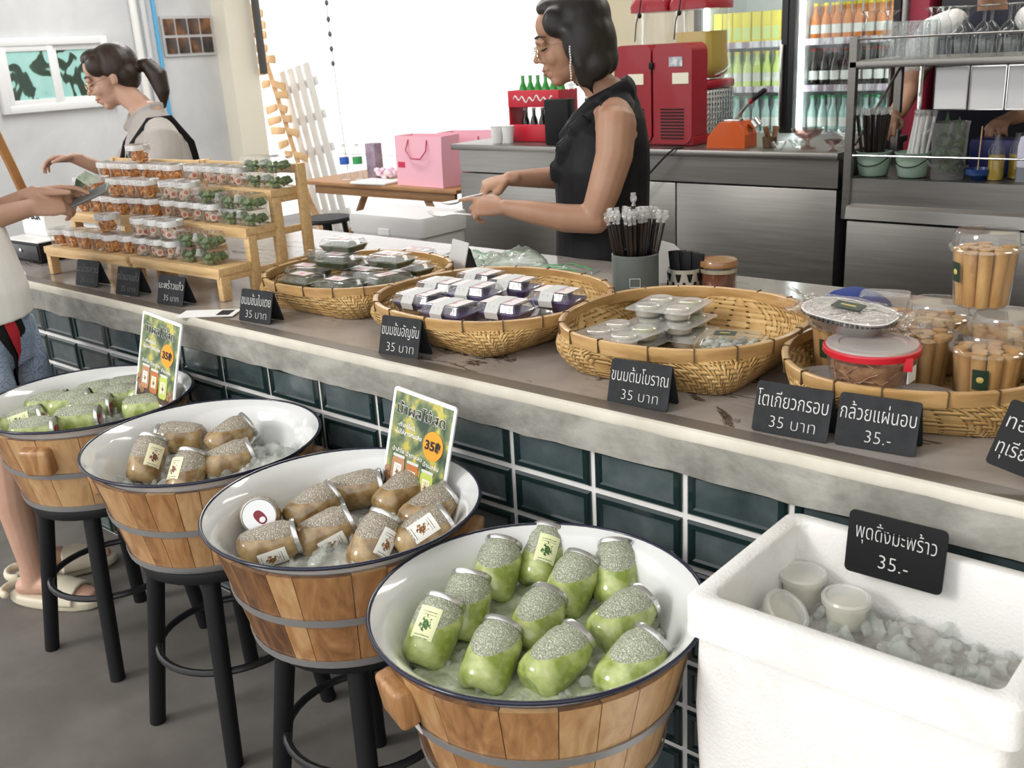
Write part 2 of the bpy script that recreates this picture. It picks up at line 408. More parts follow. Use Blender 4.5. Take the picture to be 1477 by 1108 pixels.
M_GROUT = nmat('white_grout', [(0.3, (0.72, 0.71, 0.68)), (0.7, (0.82, 0.81, 0.79))], 20, rough=0.8)
MB().box(((CX0+CX1)/2+0.025, 0.0735, 0.42), (CX1-CX0-0.05, 0.131, 0.84)).build('grout_bed', M_GROUT, counter, smooth=0)
MB().box((CX0+0.075, 0.60, 0.42), (0.09, 0.90, 0.84)).build('end_wall', mat('maroon_reflection_tint', (0.12, 0.012, 0.02), 0.3), counter, smooth=0)  # maroon is the customer's red reflection, put into the wall colour
def mat_lip():
    m, nt, b, out = newmat('trowelled_concrete')
    v = mapping(nt, 'Object', (1, 1, 1.6)); f = noisetex(nt, v, 5, 9, 0.65, 0.8); g = noisetex(nt, v, 26, 5, 0.6)
    h = mth(nt, 'MULTIPLY_ADD', g, 0.35, mth(nt, 'MULTIPLY', f, 0.75))
    lk(nt, ramp(nt, h, [(0.34, (0.14, 0.135, 0.118)), (0.5, (0.25, 0.243, 0.215)), (0.66, (0.37, 0.358, 0.325))]), b.inputs['Base Color'])
    b.inputs['Roughness'].default_value = 0.75; bump(nt, b, h, 0.35, 0.006); return m
M_LIPC = mat_lip()
lp = MB(); rings = []
n = 120
for i in range(n+1):
    x = CX0 + (CX1-CX0)*i/n; w = 0.004*noise.noise(Vector((x*9, 0, 0))) + 0.002*noise.noise(Vector((x*31, 3, 0)))
    rings.append([(x, -0.020+w*0.3, 0.836), (x, -0.021+w*0.4, 0.80), (x, -0.016+w*0.5, 0.764+w), (x, 0.02, 0.763+w), (x, 0.09, 0.765), (x, 0.09, 0.836)])
lp.loft(rings); lp.build('concrete_lip', M_LIPC, counter, smooth=50)
ed = MB(); rings = []
for i in range(n+1):
    x = CX0 + (CX1-CX0)*i/n; w = 0.002*noise.noise(Vector((x*14, 7, 0)))
    rings.append([(x, -0.0225, 0.8515), (x, -0.0235, 0.836-w), (x, -0.019, 0.829+w*1.5), (x, 0.02, 0.829), (x, 0.02, 0.8525), (x, -0.018, 0.8535)])
ed.loft(rings); ed.build('pale_edge', nmat('pale_skim_coat', [(0.3, (0.58, 0.54, 0.45)), (0.7, (0.72, 0.685, 0.60))], 9, rough=0.7), counter, smooth=40)
MB().box(((CX0+CX1)/2, 0.004, 0.8528), (CX1-CX0, 0.036, 0.0035)).build('bevelled_strip', mat('dark_stone_bevel', (0.13, 0.112, 0.095), 0.3), counter, smooth=0)
def mat_stone():
    m, nt, b, out = newmat('veined_stone')
    v = mapping(nt, 'Object', (1, 1, 1)); f = noisetex(nt, v, 3.0, 7, 0.6, 1.2)
    base = ramp(nt, f, [(0.3, (0.29, 0.26, 0.235)), (0.55, (0.37, 0.335, 0.31)), (0.8, (0.45, 0.42, 0.395))])
    w = noisetex(nt, mapping(nt, 'Object', (1.1, 3.2, 1), (0, 0, 0.5)), 1.7, 6, 0.62, 1.0)
    vein = mth(nt, 'SUBTRACT', 1.0, mth(nt, 'MULTIPLY', mth(nt, 'ABSOLUTE', mth(nt, 'SUBTRACT', w, 0.5)), 40.0))
    gate = mth(nt, 'GREATER_THAN', noisetex(nt, v, 1.9, 3), 0.53)
    vm = mth(nt, 'MULTIPLY', mth(nt, 'MAXIMUM', vein, 0.0), gate)
    mx = node(nt, 'ShaderNodeMix', data_type='RGBA'); lk(nt, vm, mx.inputs['Factor']); lk(nt, base, mx.inputs['A']); mx.inputs['B'].default_value = (0.03, 0.02, 0.016, 1)
    lk(nt, mx.outputs['Result'], b.inputs['Base Color']); b.inputs['Roughness'].default_value = 0.13; b.inputs['Specular IOR Level'].default_value = 0.55; return m
M_STONE = mat_stone()
MB().box(((CX0+CX1)/2, 0.5385, 0.8385), (CX1-CX0, 1.035, 0.023)).build('stone_top', M_STONE, counter, smooth=0)

# ------------------------------------------------------------------ tubs of iced juice on black stools
def mat_stave():
    m, nt, b, out = newmat('teak_stave')
    g = node(nt, 'ShaderNodeNewGeometry'); t = node(nt, 'ShaderNodeTexCoord'); c = node(nt, 'ShaderNodeCombineXYZ')
    lk(nt, mth(nt, 'MULTIPLY', g.outputs['Random Per Island'], 37.0), c.inputs[0])
    add = node(nt, 'ShaderNodeVectorMath', operation='ADD'); lk(nt, t.outputs['Object'], add.inputs[0]); lk(nt, c.outputs[0], add.inputs[1])
    mp = node(nt, 'ShaderNodeMapping'); mp.inputs['Scale'].default_value = (1, 1, 0.16); lk(nt, add.outputs[0], mp.inputs[0])
    f = noisetex(nt, mp.outputs[0], 26, 6, 0.6, 1.6)
    h = mth(nt, 'ADD', mth(nt, 'MULTIPLY', f, 0.68), mth(nt, 'MULTIPLY', g.outputs['Random Per Island'], 0.52))
    lk(nt, ramp(nt, h, [(0.30, (0.085, 0.034, 0.011)), (0.45, (0.21, 0.090, 0.030)), (0.62, (0.36, 0.18, 0.068)), (0.84, (0.55, 0.345, 0.165))]), b.inputs['Base Color'])
    b.inputs['Roughness'].default_value = 0.38; b.inputs['Coat Weight'].default_value = 0.25; bump(nt, b, f, 0.15, 0.002); return m
M_STAVE = mat_stave()
def frosted(name, c):
    m, nt, b, out = newmat(name)
    v = mapping(nt); vo = node(nt, 'ShaderNodeTexVoronoi'); vo.inputs['Scale'].default_value = 420; lk(nt, v, vo.inputs['Vector'])
    n2 = noisetex(nt, v, 420, 2, 0.6)
    lk(nt, ramp(nt, n2, [(0.40, tuple(q*0.55 for q in c)), (0.56, tuple(q*0.9 for q in c)), (0.70, (0.82, 0.83, 0.80))]), b.inputs['Base Color'])
    b.inputs['Roughness'].default_value = 0.18; b.inputs['Alpha'].default_value = 0.93
    bump(nt, b, mth(nt, 'ADD', vo.outputs['Distance'], n2), 0.7, 0.002); return m
def juice(name, c, c2):
    m, nt, b, out = newmat(name)
    v = mapping(nt); f = noisetex(nt, v, 34, 3, 0.5)
    lk(nt, ramp(nt, f, [(0.38, c), (0.68, c2)]), b.inputs['Base Color'])
    b.inputs['Roughness'].default_value = 0.14; b.inputs['Coat Weight'].default_value = 0.6; b.inputs['Coat Roughness'].default_value = 0.08
    b.inputs['Subsurface Weight'].default_value = 0.5; b.inputs['Subsurface Radius'].default_value = (0.02, 0.02, 0.008); b.inputs['Subsurface Scale'].default_value = 0.7
    return m
J_GREEN = juice('green_melon_juice', (0.25, 0.32, 0.060), (0.56, 0.62, 0.27)); F_GREEN = frosted('frosty_headspace_green', (0.50, 0.54, 0.38))
J_TAN = juice('amber_longan_juice', (0.22, 0.13, 0.045), (0.50, 0.36, 0.18)); F_TAN = frosted('frosty_headspace_tan', (0.48, 0.41, 0.31))
M_JARC = clear('clear_jar_shoulder', rough=0.05, base=0.08, gain=1.5, haze=0.06)
def mat_label(name, base, blot, txt):
    m, nt, b, out = newmat(name)
    uv = node(nt, 'ShaderNodeUVMap'); sp = node(nt, 'ShaderNodeSeparateXYZ'); lk(nt, uv.outputs[0], sp.inputs[0])
    u, v = sp.outputs[0], sp.outputs[1]
    du = mth(nt, 'SUBTRACT', u, 0.5); dv = mth(nt, 'SUBTRACT', v, 0.46)
    d = mth(nt, 'SQRT', mth(nt, 'ADD', mth(nt, 'MULTIPLY', du, du), mth(nt, 'MULTIPLY', dv, dv)))
    nz = noisetex(nt, uv.outputs[0], 9, 3, 0.6)
    blob = mth(nt, 'LESS_THAN', mth(nt, 'ADD', d, mth(nt, 'MULTIPLY', mth(nt, 'SUBTRACT', nz, 0.5), 0.75)), 0.20)
    ln = mth(nt, 'GREATER_THAN', mth(nt, 'SINE', mth(nt, 'MULTIPLY', v, 70.0)), 0.35)
    band = mth(nt, 'ADD', mth(nt, 'LESS_THAN', v, 0.18), mth(nt, 'MULTIPLY', mth(nt, 'GREATER_THAN', v, 0.74), mth(nt, 'LESS_THAN', v, 0.9)))
    side = mth(nt, 'LESS_THAN', mth(nt, 'ABSOLUTE', du), 0.34)
    brk = mth(nt, 'GREATER_THAN', noisetex(nt, uv.outputs[0], 34, 1), 0.46)
    t = mth(nt, 'MULTIPLY', mth(nt, 'MULTIPLY', ln, band), mth(nt, 'MULTIPLY', side, brk))
    m1 = node(nt, 'ShaderNodeMix', data_type='RGBA'); m1.inputs['A'].default_value = (*base, 1); lk(nt, ramp(nt, noisetex(nt, uv.outputs[0], 14, 2), [(0.45, blot[0]), (0.56, blot[1])]), m1.inputs['B']); lk(nt, blob, m1.inputs['Factor'])
    m2 = node(nt, 'ShaderNodeMix', data_type='RGBA'); lk(nt, m1.outputs['Result'], m2.inputs['A']); m2.inputs['B'].default_value = (*txt, 1); lk(nt, t, m2.inputs['Factor'])
    lk(nt, m2.outputs['Result'], b.inputs['Base Color']); b.inputs['Roughness'].default_value = 0.4; return m
L_GREEN = mat_label('pale_yellow_fruit_label', (0.78, 0.80, 0.48), ((0.02, 0.07, 0.02), (0.10, 0.22, 0.04)), (0.10, 0.16, 0.05))
L_WHITE = mat_label('white_fruit_label', (0.84, 0.83, 0.78), ((0.10, 0.03, 0.01), (0.42, 0.20, 0.05)), (0.12, 0.08, 0.06))
L_CREAM = mat_label('cream_fruit_label', (0.84, 0.80, 0.55), ((0.10, 0.02, 0.02), (0.28, 0.10, 0.05)), (0.15, 0.08, 0.06))
M_TAB = mat('dark_red_tab', (0.25, 0.006, 0.02), 0.3)
JPROF = [(0.011, 0.004), (0.021, 0.0), (0.029, 0.003), (0.0360, 0.012), (0.0388, 0.024), (0.0394, 0.058), (0.0390, 0.082), (0.0368, 0.093), (0.0325, 0.100), (0.0318, 0.106)]
def jar(p, d, lab, J, F, LM, label, group):
    d = Vector(d).normalized(); q = Vector((0, 0, 1)).rotation_difference(d)
    t = thing('juice_jar', label, 'jar', (0, 0, 0), group=group)
    t.rotation_mode = 'QUATERNION'; t.rotation_quaternion = q; t.location = Vector(p) - d*0.056
    u = q.inverted() @ Vector((0, 0, 1))
    body = MB().lathe(JPROF, 32)
    o = body.build('jar_body', [J, F], t, smooth=60)
    b = bmesh.new(); b.from_mesh(o.data)
    ext = abs(u.z)*0.053 + 0.038*math.sqrt(max(0, 1-u.z*u.z)); co = Vector((0, 0, 0.054)) + u*ext*(0.60-0.30*abs(u.z))
    bmesh.ops.bisect_plane(b, geom=b.verts[:]+b.edges[:]+b.faces[:], plane_co=co, plane_no=u)
    for f in b.faces: f.material_index = 1 if (f.calc_center_median()-co).dot(u) > 0 else 0
    b.to_mesh(o.data); b.free(); o.data.shade_smooth()
    lid = MB().lathe([(0.0305, 0.1035), (0.0335, 0.105), (0.0342, 0.109), (0.0335, 0.113), (0.0320, 0.1135), (0.0306, 0.110), (0.0, 0.1095)], 28, cap1=False).build('lid', M_SILVER, t, smooth=40)
    tb = MB(); tb.prism([(x+0.004, y) for x, y in superell(0.0150, 0.0095, 2.4, 20)], 0.1098, 0.1112); tb.build('pull_tab', M_TAB, lid)
    MB().prism([(x+0.010, y) for x, y in superell(0.0055, 0.0058, 2, 14)], 0.1113, 0.1116).build('tab_hole', M_SILVER, lid)
    if lab:
        tc = Vector((0.63, -0.71, 0.32))
        tc = tc + {'toward': Vector((0, 0, 0)), 'toward-left': -0.45*CAM_R, 'left': -0.6*CAM_R-0.1*CAM_U, 'right': 0.75*CAM_R, 'low': 0.35*CAM_R-0.75*CAM_U}[lab]
        tl = q.inverted() @ tc; ph = math.atan2(tl.y, tl.x)
        L = MB(); n_ = 10; w = 0.48; r = 0.0400
        for i in range(n_):
            a0 = ph-w+2*w*i/n_; a1 = ph-w+2*w*(i+1)/n_
            pz0, pz1 = 0.034, 0.086
            L.quad((r*math.cos(a0), r*math.sin(a0), pz0), (r*math.cos(a1), r*math.sin(a1), pz0), (r*math.cos(a1), r*math.sin(a1), pz1), (r*math.cos(a0), r*math.sin(a0), pz1),
                   uv=[(i/n_, 0), ((i+1)/n_, 0), ((i+1)/n_, 1), (i/n_, 1)])
        L.build('paper_label', LM, t, smooth=60)
    return t
def mat_ice():
    m, nt, b, out = newmat('wet_ice')
    b.inputs['Base Color'].default_value = (0.72, 0.73, 0.70, 1); b.inputs['Roughness'].default_value = 0.10; b.inputs['Specular IOR Level'].default_value = 0.6
    bump(nt, b, noisetex(nt, mapping(nt), 60, 3), 0.25, 0.004)
    tr = node(nt, 'ShaderNodeBsdfTransparent'); tr.inputs[0].default_value = (0.95, 0.97, 0.96, 1)
    mx = node(nt, 'ShaderNodeMixShader'); mx.inputs[0].default_value = 0.30
    lk(nt, tr.outputs[0], mx.inputs[1]); lk(nt, b.outputs[0], mx.inputs[2]); lk(nt, mx.outputs[0], out.inputs[0]); return m
M_ICE = mat_ice()
M_SLUSH = nmat('slushy_water', [(0.35, (0.33, 0.33, 0.29)), (0.65, (0.58, 0.58, 0.54))], 34, rough=0.08, detail=6, bmp=0.6, bdist=0.006)
M_SLUSHG = nmat('green_tinted_slush', [(0.35, (0.30, 0.35, 0.22)), (0.65, (0.58, 0.63, 0.47))], 34, rough=0.08, detail=6, bmp=0.6, bdist=0.006)
def ice(name, label, cx, cy, hfun, inside, R, n, slush, size=(0.006, 0.018), seed=1):
    rnd = random.Random(seed); mb = MB(); N = 26
    def H(x, y): return hfun(x, y) + 0.006*noise.noise(Vector((x*40, y*40, seed))) + 0.003*noise.noise(Vector((x*110, y*110, seed)))
    for i in range(N):
        for j in range(N):
            xs = [(-1+2*(i+a)/N)*R for a in (0, 1)]; ys = [(-1+2*(j+a)/N)*R for a in (0, 1)]
            if not inside(sum(xs)/2, sum(ys)/2): continue
            mb.quad(*[(x, y, H(x, y)) for x, y in ((xs[0], ys[0]), (xs[1], ys[0]), (xs[1], ys[1]), (xs[0], ys[1]))])
    mb.setmi(0, 0); st = len(mb.f)
    for k in range(n):
        for _ in range(30):
            x, y = rnd.uniform(-R, R), rnd.uniform(-R, R)
            if inside(x, y): break
        s = rnd.uniform(*size); rot = Euler((rnd.uniform(0, 6), rnd.uniform(0, 6), rnd.uniform(0, 6))).to_matrix()
        b = bmesh.new(); bmesh.ops.create_icosphere(b, subdivisions=2, radius=1.0); sx, sy, sz, sd_ = rnd.uniform(0.7, 1.4), rnd.uniform(0.7, 1.2), rnd.uniform(0.5, 0.9), rnd.uniform(0, 99)
        for v in b.verts:
            k_ = 1 + 0.55*noise.noise(v.co*1.3 + Vector((sd_, 0, 0))); v.co = Vector((v.co.x*s*sx*k_, v.co.y*s*sy*k_, v.co.z*s*sz*k_))
        mb.bm(b, Matrix.Translation((x, y, H(x, y)+s*rnd.uniform(-0.2, 0.75))) @ rot.to_4x4())
    mb.setmi(st, 1)
    o = mb.build(name, [slush, M_ICE], loc=(cx, cy, 0), smooth=48)
    return tag(o, label, 'ice', kind='stuff')
RIMZ, RIMR = 0.69, 0.258
def tub(x, y, rz, who, hang, seed, stool_rz, stool_xy, dz=0.0):
    st = thing('bar_stool', 'black stool under the tub of %s' % who, 'stool', (stool_xy[0], stool_xy[1], 0), stool_rz); st.scale = (1, 1, 1+dz/0.4585)
    MB().lathe([(0.155, 0.430), (0.165, 0.434), (0.168, 0.446), (0.165, 0.4575), (0.10, 0.4585), (0.0, 0.4585)], 32, cap1=False).build('seat', M_BLACK, st)
    for sx in (-1, 1):
        for sy in (-1, 1):
            MB().tube([(sx*0.143, sy*0.143, 0.0), (sx*0.098, sy*0.098, 0.432)], [0.0185, 0.0205], 14, ref=(1, 0, 0)).build('leg', M_BLACK, st)
    MB().tube([(0.163*math.cos(a*PI/18), 0.163*math.sin(a*PI/18), 0.215) for a in range(36)], 0.0085, 10, closed=True).build('foot_ring', mat('black_steel', (0.02, 0.02, 0.022), 0.3, metal=0.3), st)
    bk = thing('wooden_bucket', 'teak stave bucket on a stool, holding the tub of %s' % who, 'bucket', (x, y, dz), rz)
    rb, rt, z0, z1 = 0.192, 0.2445, 0.4605, 0.664; N = 20; sv = MB()
    rnd = random.Random(seed); cuts = [0.0]
    for i in range(N): cuts.append(cuts[-1]+rnd.uniform(0.6, 1.5))
    cuts = [c*2*PI/cuts[-1] for c in cuts]
    for i in range(N):
        a0, a1 = cuts[i]+0.003, cuts[i+1]-0.003; k = 5; lean = rnd.uniform(-0.03, 0.03)
        def arc(rr, z, l=0.0): return [(rr*math.cos(a0+(a1-a0)*j/k+l), rr*math.sin(a0+(a1-a0)*j/k+l), z) for j in range(k+1)]
        def ringz(rr, z, l): return arc(rr, z, l) + list(reversed(arc(rr-0.010, z, l)))
        sv.loft([ringz(rb, z0, 0), ringz(rb+(rt-rb)*0.5, (z0+z1)/2, lean*0), ringz(rt, z1, 0)])
    sv.build('staves', M_STAVE, bk, smooth=40)
    MB().lathe([(0.0, z0+0.004), (0.18, z0+0.004), (0.18, z0+0.016), (0.0, z0+0.016)], 32, cap0=False, cap1=False).build('bucket_floor', M_STAVE, bk)
    for f in (0.02, 0.50):
        zz = z0+(z1-z0)*f; rr = rb+(rt-rb)*f
        MB().lathe([(rr+0.0005, zz-0.007), (rr+0.003, zz-0.007), (rr+0.006, zz+0.007), (rr+0.003, zz+0.0072)], 48, cap0=False, cap1=False).build('hoop', M_HOOP, bk)
    for s in (0, 1):
        a = hang + s*PI; ca, sa = math.cos(a), math.sin(a); M3 = Matrix(((ca, -sa, 0), (sa, ca, 0), (0, 0, 1))) @ Matrix.Rotation(-0.16, 3, 'Y').to_3x3().inverted()
        MB().bbox((0.242*ca, 0.242*sa, 0.612), (0.034, 0.075, 0.070), 0.010, 3, M3).build('handle_block', M_STAVE, bk)
    bs = thing('enamel_basin', 'white enamel basin with navy rim holding %s' % who, 'basin', (x, y, dz), rz)
    MB().lathe([(0.0, 0.520), (0.13, 0.520), (0.150, 0.523), (0.168, 0.534), (0.184, 0.558), (0.204, 0.600), (0.220, 0.640), (0.231, 0.664), (0.243, 0.679), (0.2575, 0.6875),
                (0.2585, 0.690), (0.2575, 0.6915), (0.243, 0.683), (0.229, 0.669), (0.217, 0.641), (0.201, 0.602), (0.181, 0.562), (0.165, 0.539), (0.150, 0.528), (0.13, 0.525), (0.0, 0.525)], 72, cap0=False, cap1=False).build('bowl', M_ENAMEL, bs, smooth=60)
    MB().tube([(0.2585*math.cos(a*PI/48), 0.2585*math.sin(a*PI/48), 0.6898) for a in range(96)], 0.0036, 8, closed=True).build('rim', M_NAVY, bs, smooth=60)
    return bs
TUBS = [(0.809, -0.275, 0.1), (1.334, -0.280, 0.4), (1.859, -0.322, 0.9), (2.358, -0.362, 0.2)]
tub(*TUBS[0][:2], 0.1, 'green juice jars farthest left', -1.02-0.1, 3, 0.12, (0.83, -0.30))
tub(*TUBS[1][:2], 0.4, 'five amber juice jars', 0.70-0.4, 8, 0.07, (1.365, -0.305))
tub(*TUBS[2][:2], 0.9, 'nine amber juice jars', 0.60-0.9, 21, 0.05, (1.872, -0.33))
tub(*TUBS[3][:2], 0.2, 'green juice jars nearest the camera', -1.90-0.2+PI*0, 33, 0.0, (2.358, -0.366), -0.02)
tg = [o for o in COL.objects if o.name.startswith('wooden_bucket') and o.parent is None][-1]
ta = -1.87 - 0.2
MB().box((0.2235*math.cos(ta), 0.2235*math.sin(ta), 0.5665), (0.0015, 0.042, 0.020), Matrix.Rotation(ta, 3, 'Z') @ Matrix.Rotation(0.25, 3, 'Y')).build('barcode_tag', mat_label('white_barcode_tag', (0.80, 0.80, 0.78), ((0.1, 0.1, 0.1), (0.2, 0.2, 0.2)), (0.05, 0.05, 0.05)), tg, smooth=0)
def disc(r): return lambda x, y: x*x+y*y < r*r
ice('crushed_ice', 'melting crushed ice around the green jars in the farthest left tub', *TUBS[0][:2], lambda x, y: 0.606, disc(0.203), 0.22, 80, M_SLUSH, seed=1)
ice('crushed_ice', 'heap of crushed ice around the five amber jars', *TUBS[1][:2], lambda x, y: 0.598 + 0.035*math.exp(-((x-0.10)**2+(y-0.10)**2)/0.008) + 0.022*math.exp(-((x+0.02)**2+(y-0.05)**2)/0.003), disc(0.200), 0.22, 260, M_SLUSH, (0.006, 0.016), seed=2)
ice('crushed_ice', 'crushed ice around the nine amber jars', *TUBS[2][:2], lambda x, y: 0.600 + 0.012*math.exp(-((x-0.03)**2+(y+0.03)**2)/0.01), disc(0.200), 0.22, 170, M_SLUSH, (0.006, 0.017), seed=3)
ice('crushed_ice', 'slushy ice water around the green jars nearest the camera', *TUBS[3][:2], lambda x, y: 0.584, disc(0.202), 0.22, 110, M_SLUSHG, (0.004, 0.013), seed=4)
JARS_D = [
  (2.251,-0.485,0.638, -0.15,0.75,0.64, 'toward-left', 'green juice jar with a label, leftmost in the nearest tub'),
  (2.242,-0.401,0.638, -0.29,0.65,0.70, None, 'upright green jar behind the leftmost labelled jar of the nearest tub'),
  (2.205,-0.282,0.638, -0.28,0.73,0.62, None, 'green jar without label at the back left of the nearest tub'),
  (2.240,-0.198,0.638, -0.25,0.76,0.61, 'toward', 'green juice jar with a label, farthest back in the nearest tub'),
  (2.338,-0.246,0.635, -0.11,0.84,0.53, None, 'green jar lying just right of the back labelled jar in the nearest tub'),
  (2.381,-0.174,0.638, -0.40,0.64,0.65, None, 'green jar at the back right of the nearest tub'),
  (2.354,-0.358,0.628, -0.20,0.90,0.39, None, 'half sunk green jar in the middle of the nearest tub'),
  (2.464,-0.280,0.632, 0.21,0.92,0.32, None, 'green jar lying at the right of the nearest tub, above the front right jar'),
  (2.365,-0.478,0.632, -0.22,0.84,0.50, None, 'green jar with a dimpled base at the front left of the nearest tub'),
  (2.447,-0.426,0.632, 0.12,0.94,0.31, None, 'largest looking green jar lying in the front middle of the nearest tub'),
  (2.545,-0.373,0.632, 0.18,0.86,0.48, None, 'green jar at the front right edge of the nearest tub'),
]
JARS_C = [
  (1.687,-0.390,0.640, 0.72,-0.55,0.42, None, 'amber jar showing its lid with a dark red pull tab'),
  (1.790,-0.448,0.632, 0.58,0.79,0.20, 'low', 'amber jar lying in front of the jar with the red tab facing out'),
  (1.735,-0.302,0.632, 0.28,0.89,0.36, None, 'unlabelled amber jar behind the jar with the red tab'),
  (1.835,-0.353,0.630, 0.45,0.83,0.32, 'low', 'labelled amber jar in the middle left of the nine jar tub'),
  (1.746,-0.196,0.635, 0.64,0.75,0.15, None, 'amber jar lying at the back of the nine jar tub'),
  (1.840,-0.162,0.635, 0.15,0.90,0.40, None, 'amber jar leaning just below the poster in the nine jar tub'),
  (1.942,-0.327,0.630, -0.05,0.73,0.68, 'low', 'upright amber jar with its label turned right in the nine jar tub'),
  (1.935,-0.178,0.632, 0.31,0.87,0.38, None, 'amber jar at the back right of the nine jar tub'),
  (1.995,-0.254,0.632, 0.37,0.85,0.37, 'left', 'amber jar with a white label at the right edge of the nine jar tub'),
]
JARS_B = [
  (1.147,-0.226,0.632, -0.82,-0.56,0.09, None, 'amber jar lying with its lid leftward in the five jar tub'),
  (1.266,-0.171,0.640, 0.18,0.92,0.36, None, 'amber jar leaning on the ice heap at the back of the five jar tub'),
  (1.371,-0.247,0.632, 0.44,0.86,0.26, None, 'amber jar lying at the right of the five jar tub'),
  (1.228,-0.364,0.640, -0.32,0.63,0.71, 'right', 'upright amber jar at the left of the five jar tub'),
  (1.345,-0.340,0.622, -0.32,0.63,0.71, 'left', 'upright amber jar in the front middle of the five jar tub'),
]
_o = ['front left jar with a label', 'far left jar']
JARS_A = [
  (0.620,-0.299,0.635, 0.60,0.79,0.15, None, 'green jar at the left edge of the farthest tub'),
  (0.674,-0.262,0.635, 0.58,0.79,0.20, None, 'green jar lying left of the middle in the farthest tub'),
  (0.745,-0.245,0.635, 0.67,0.74,0.05, None, 'green jar in the very middle of the farthest tub'),
  (0.650,-0.173,0.635, 0.59,0.80,0.09, None, 'green jar at the back left of the farthest tub'),
  (0.735,-0.160,0.635, 0.60,0.79,0.13, None, 'green jar lying behind the middle jar in the farthest tub'),
  (0.700,-0.105,0.640, 0.61,0.79,0.02, None, 'green jar at the back middle of the farthest tub'),
  (0.804,-0.310,0.635, 0.67,0.74,0.05, None, 'green jar with its lid facing right in the front of the farthest tub'),
  (0.875,-0.160,0.635, 0.66,0.74,0.08, None, 'green jar at the right edge of the farthest tub'),
  (0.800,-0.100,0.640, 0.64,0.75,0.15, None, 'green jar just below the small poster in the farthest tub'),
  (0.690,-0.400,0.632, 0.56,0.79,0.23, 'left', 'green jar with a pale label at the front left of the farthest tub'),
  (0.785,-0.415,0.632, 0.66,0.74,0.08, None, 'green jar at the front rim of the farthest tub'),
]
for L_, J_, F_, lm in ((JARS_D, J_GREEN, F_GREEN, L_GREEN), (JARS_C, J_TAN, F_TAN, L_WHITE), (JARS_B, J_TAN, F_TAN, L_CREAM), (JARS_A, J_GREEN, F_GREEN, L_GREEN)):
    sh_ = (-0.019, 0.019, -0.02) if L_ is JARS_D else (0, 0, 0)
    for q in L_: jar([q[i]+sh_[i] for i in range(3)], q[3:6], q[6], J_, F_, lm, q[7], 'juice jars on ice')

# ------------------------------------------------------------------ polystyrene ice box at the right
def mat_foam():
    m, nt, b, out = newmat('white_polystyrene')
    v = mapping(nt); vo = node(nt, 'ShaderNodeTexVoronoi'); vo.inputs['Scale'].default_value = 190; lk(nt, v, vo.inputs['Vector'])
    d = noisetex(nt, mapping(nt, 'Object', (1, 1, 1)), 7, 8, 0.7, 0.5)
    lk(nt, ramp(nt, d, [(0.26, (0.42, 0.38, 0.32)), (0.34, (0.74, 0.72, 0.68)), (0.5, (0.80, 0.795, 0.78))]), b.inputs['Base Color'])
    b.inputs['Roughness'].default_value = 0.8; bump(nt, b, vo.outputs['Distance'], 0.25, 0.003); return m
M_FOAM = mat_foam()
BX0, BX1, BY0, BY1, BZ1 = 2.617, 3.040, -0.352, -0.030, 0.760; BD = 0.022
fb = thing('foam_box', 'open white polystyrene ice box with pudding cups at the right', 'ice box', ((BX0+BX1)/2, (BY0+BY1)/2, BD))
wx, wy = (BX1-BX0)/2, (BY1-BY0)/2
def fring(k, z, w=0.0):
    out = []
    for x, y in rrect(2*(wx+k), 2*(wy+k), 0.018, 5): out.append((x, y, z + w*noise.noise(Vector((x*40, y*40, z*9)))))
    return out
box = MB(); box.loft([fring(-0.014, 0.335), fring(-0.006, 0.56), fring(-0.009, 0.676), fring(0.003, 0.681), fring(0.003, 0.733, 0.002), fring(-0.003, 0.738, 0.003), fring(-0.022, 0.738, 0.003), fring(-0.026, 0.734, 0.003), fring(-0.030, 0.60), fring(-0.036, 0.40)], True, True)
box.build('box_body', M_FOAM, fb, smooth=45)
fb2 = tag(MB().loft([[(x, y, 0.0) for x, y in rrect(0.46, 0.33, 0.02)], [(x, y, 0.325) for x, y in rrect(0.47, 0.34, 0.02)], [(x, y, 0.333) for x, y in rrect(0.455, 0.325, 0.02)]]).build('foam_box', M_FOAM, None, ((BX0+BX1)/2, (BY0+BY1)/2-0.0, 0.0)), 'closed polystyrene box on the floor under the open ice box', 'ice box')
tag(MB().loft([[(x, y, 0.0) for x, y in rrect(0.40, 0.40, 0.02)], [(x, y, 0.60) for x, y in rrect(0.41, 0.41, 0.02)], [(x, y, 0.61) for x, y in rrect(0.395, 0.395, 0.02)]]).build('foam_box', M_FOAM, None, (3.30, -0.30, 0.0)), 'polystyrene box at the bottom right corner beside the open ice box', 'ice box')
M_SLUSHD = nmat('grey_slush', [(0.35, (0.26, 0.25, 0.225)), (0.65, (0.46, 0.45, 0.42))], 30, rough=0.1, detail=6, bmp=0.7, bdist=0.006)
ice('crushed_ice', 'grey crushed ice filling the polystyrene box', (BX0+BX1)/2, (BY0+BY1)/2, lambda x, y: 0.648 - 0.03*x + 0.012*noise.noise(Vector((x*14, y*14, 3))), lambda x, y: abs(x) < wx-0.034 and abs(y) < wy-0.034, 0.225, 170, M_SLUSHD, (0.005, 0.015), seed=9)
M_PUD = mat('milky_pudding', (0.74, 0.70, 0.56), 0.4, sss=0.3)
M_FROSTP = clear('frosted_cup_plastic', tint=(0.95, 0.95, 0.92), rough=0.25, base=0.08, gain=1.2, haze=0.35)
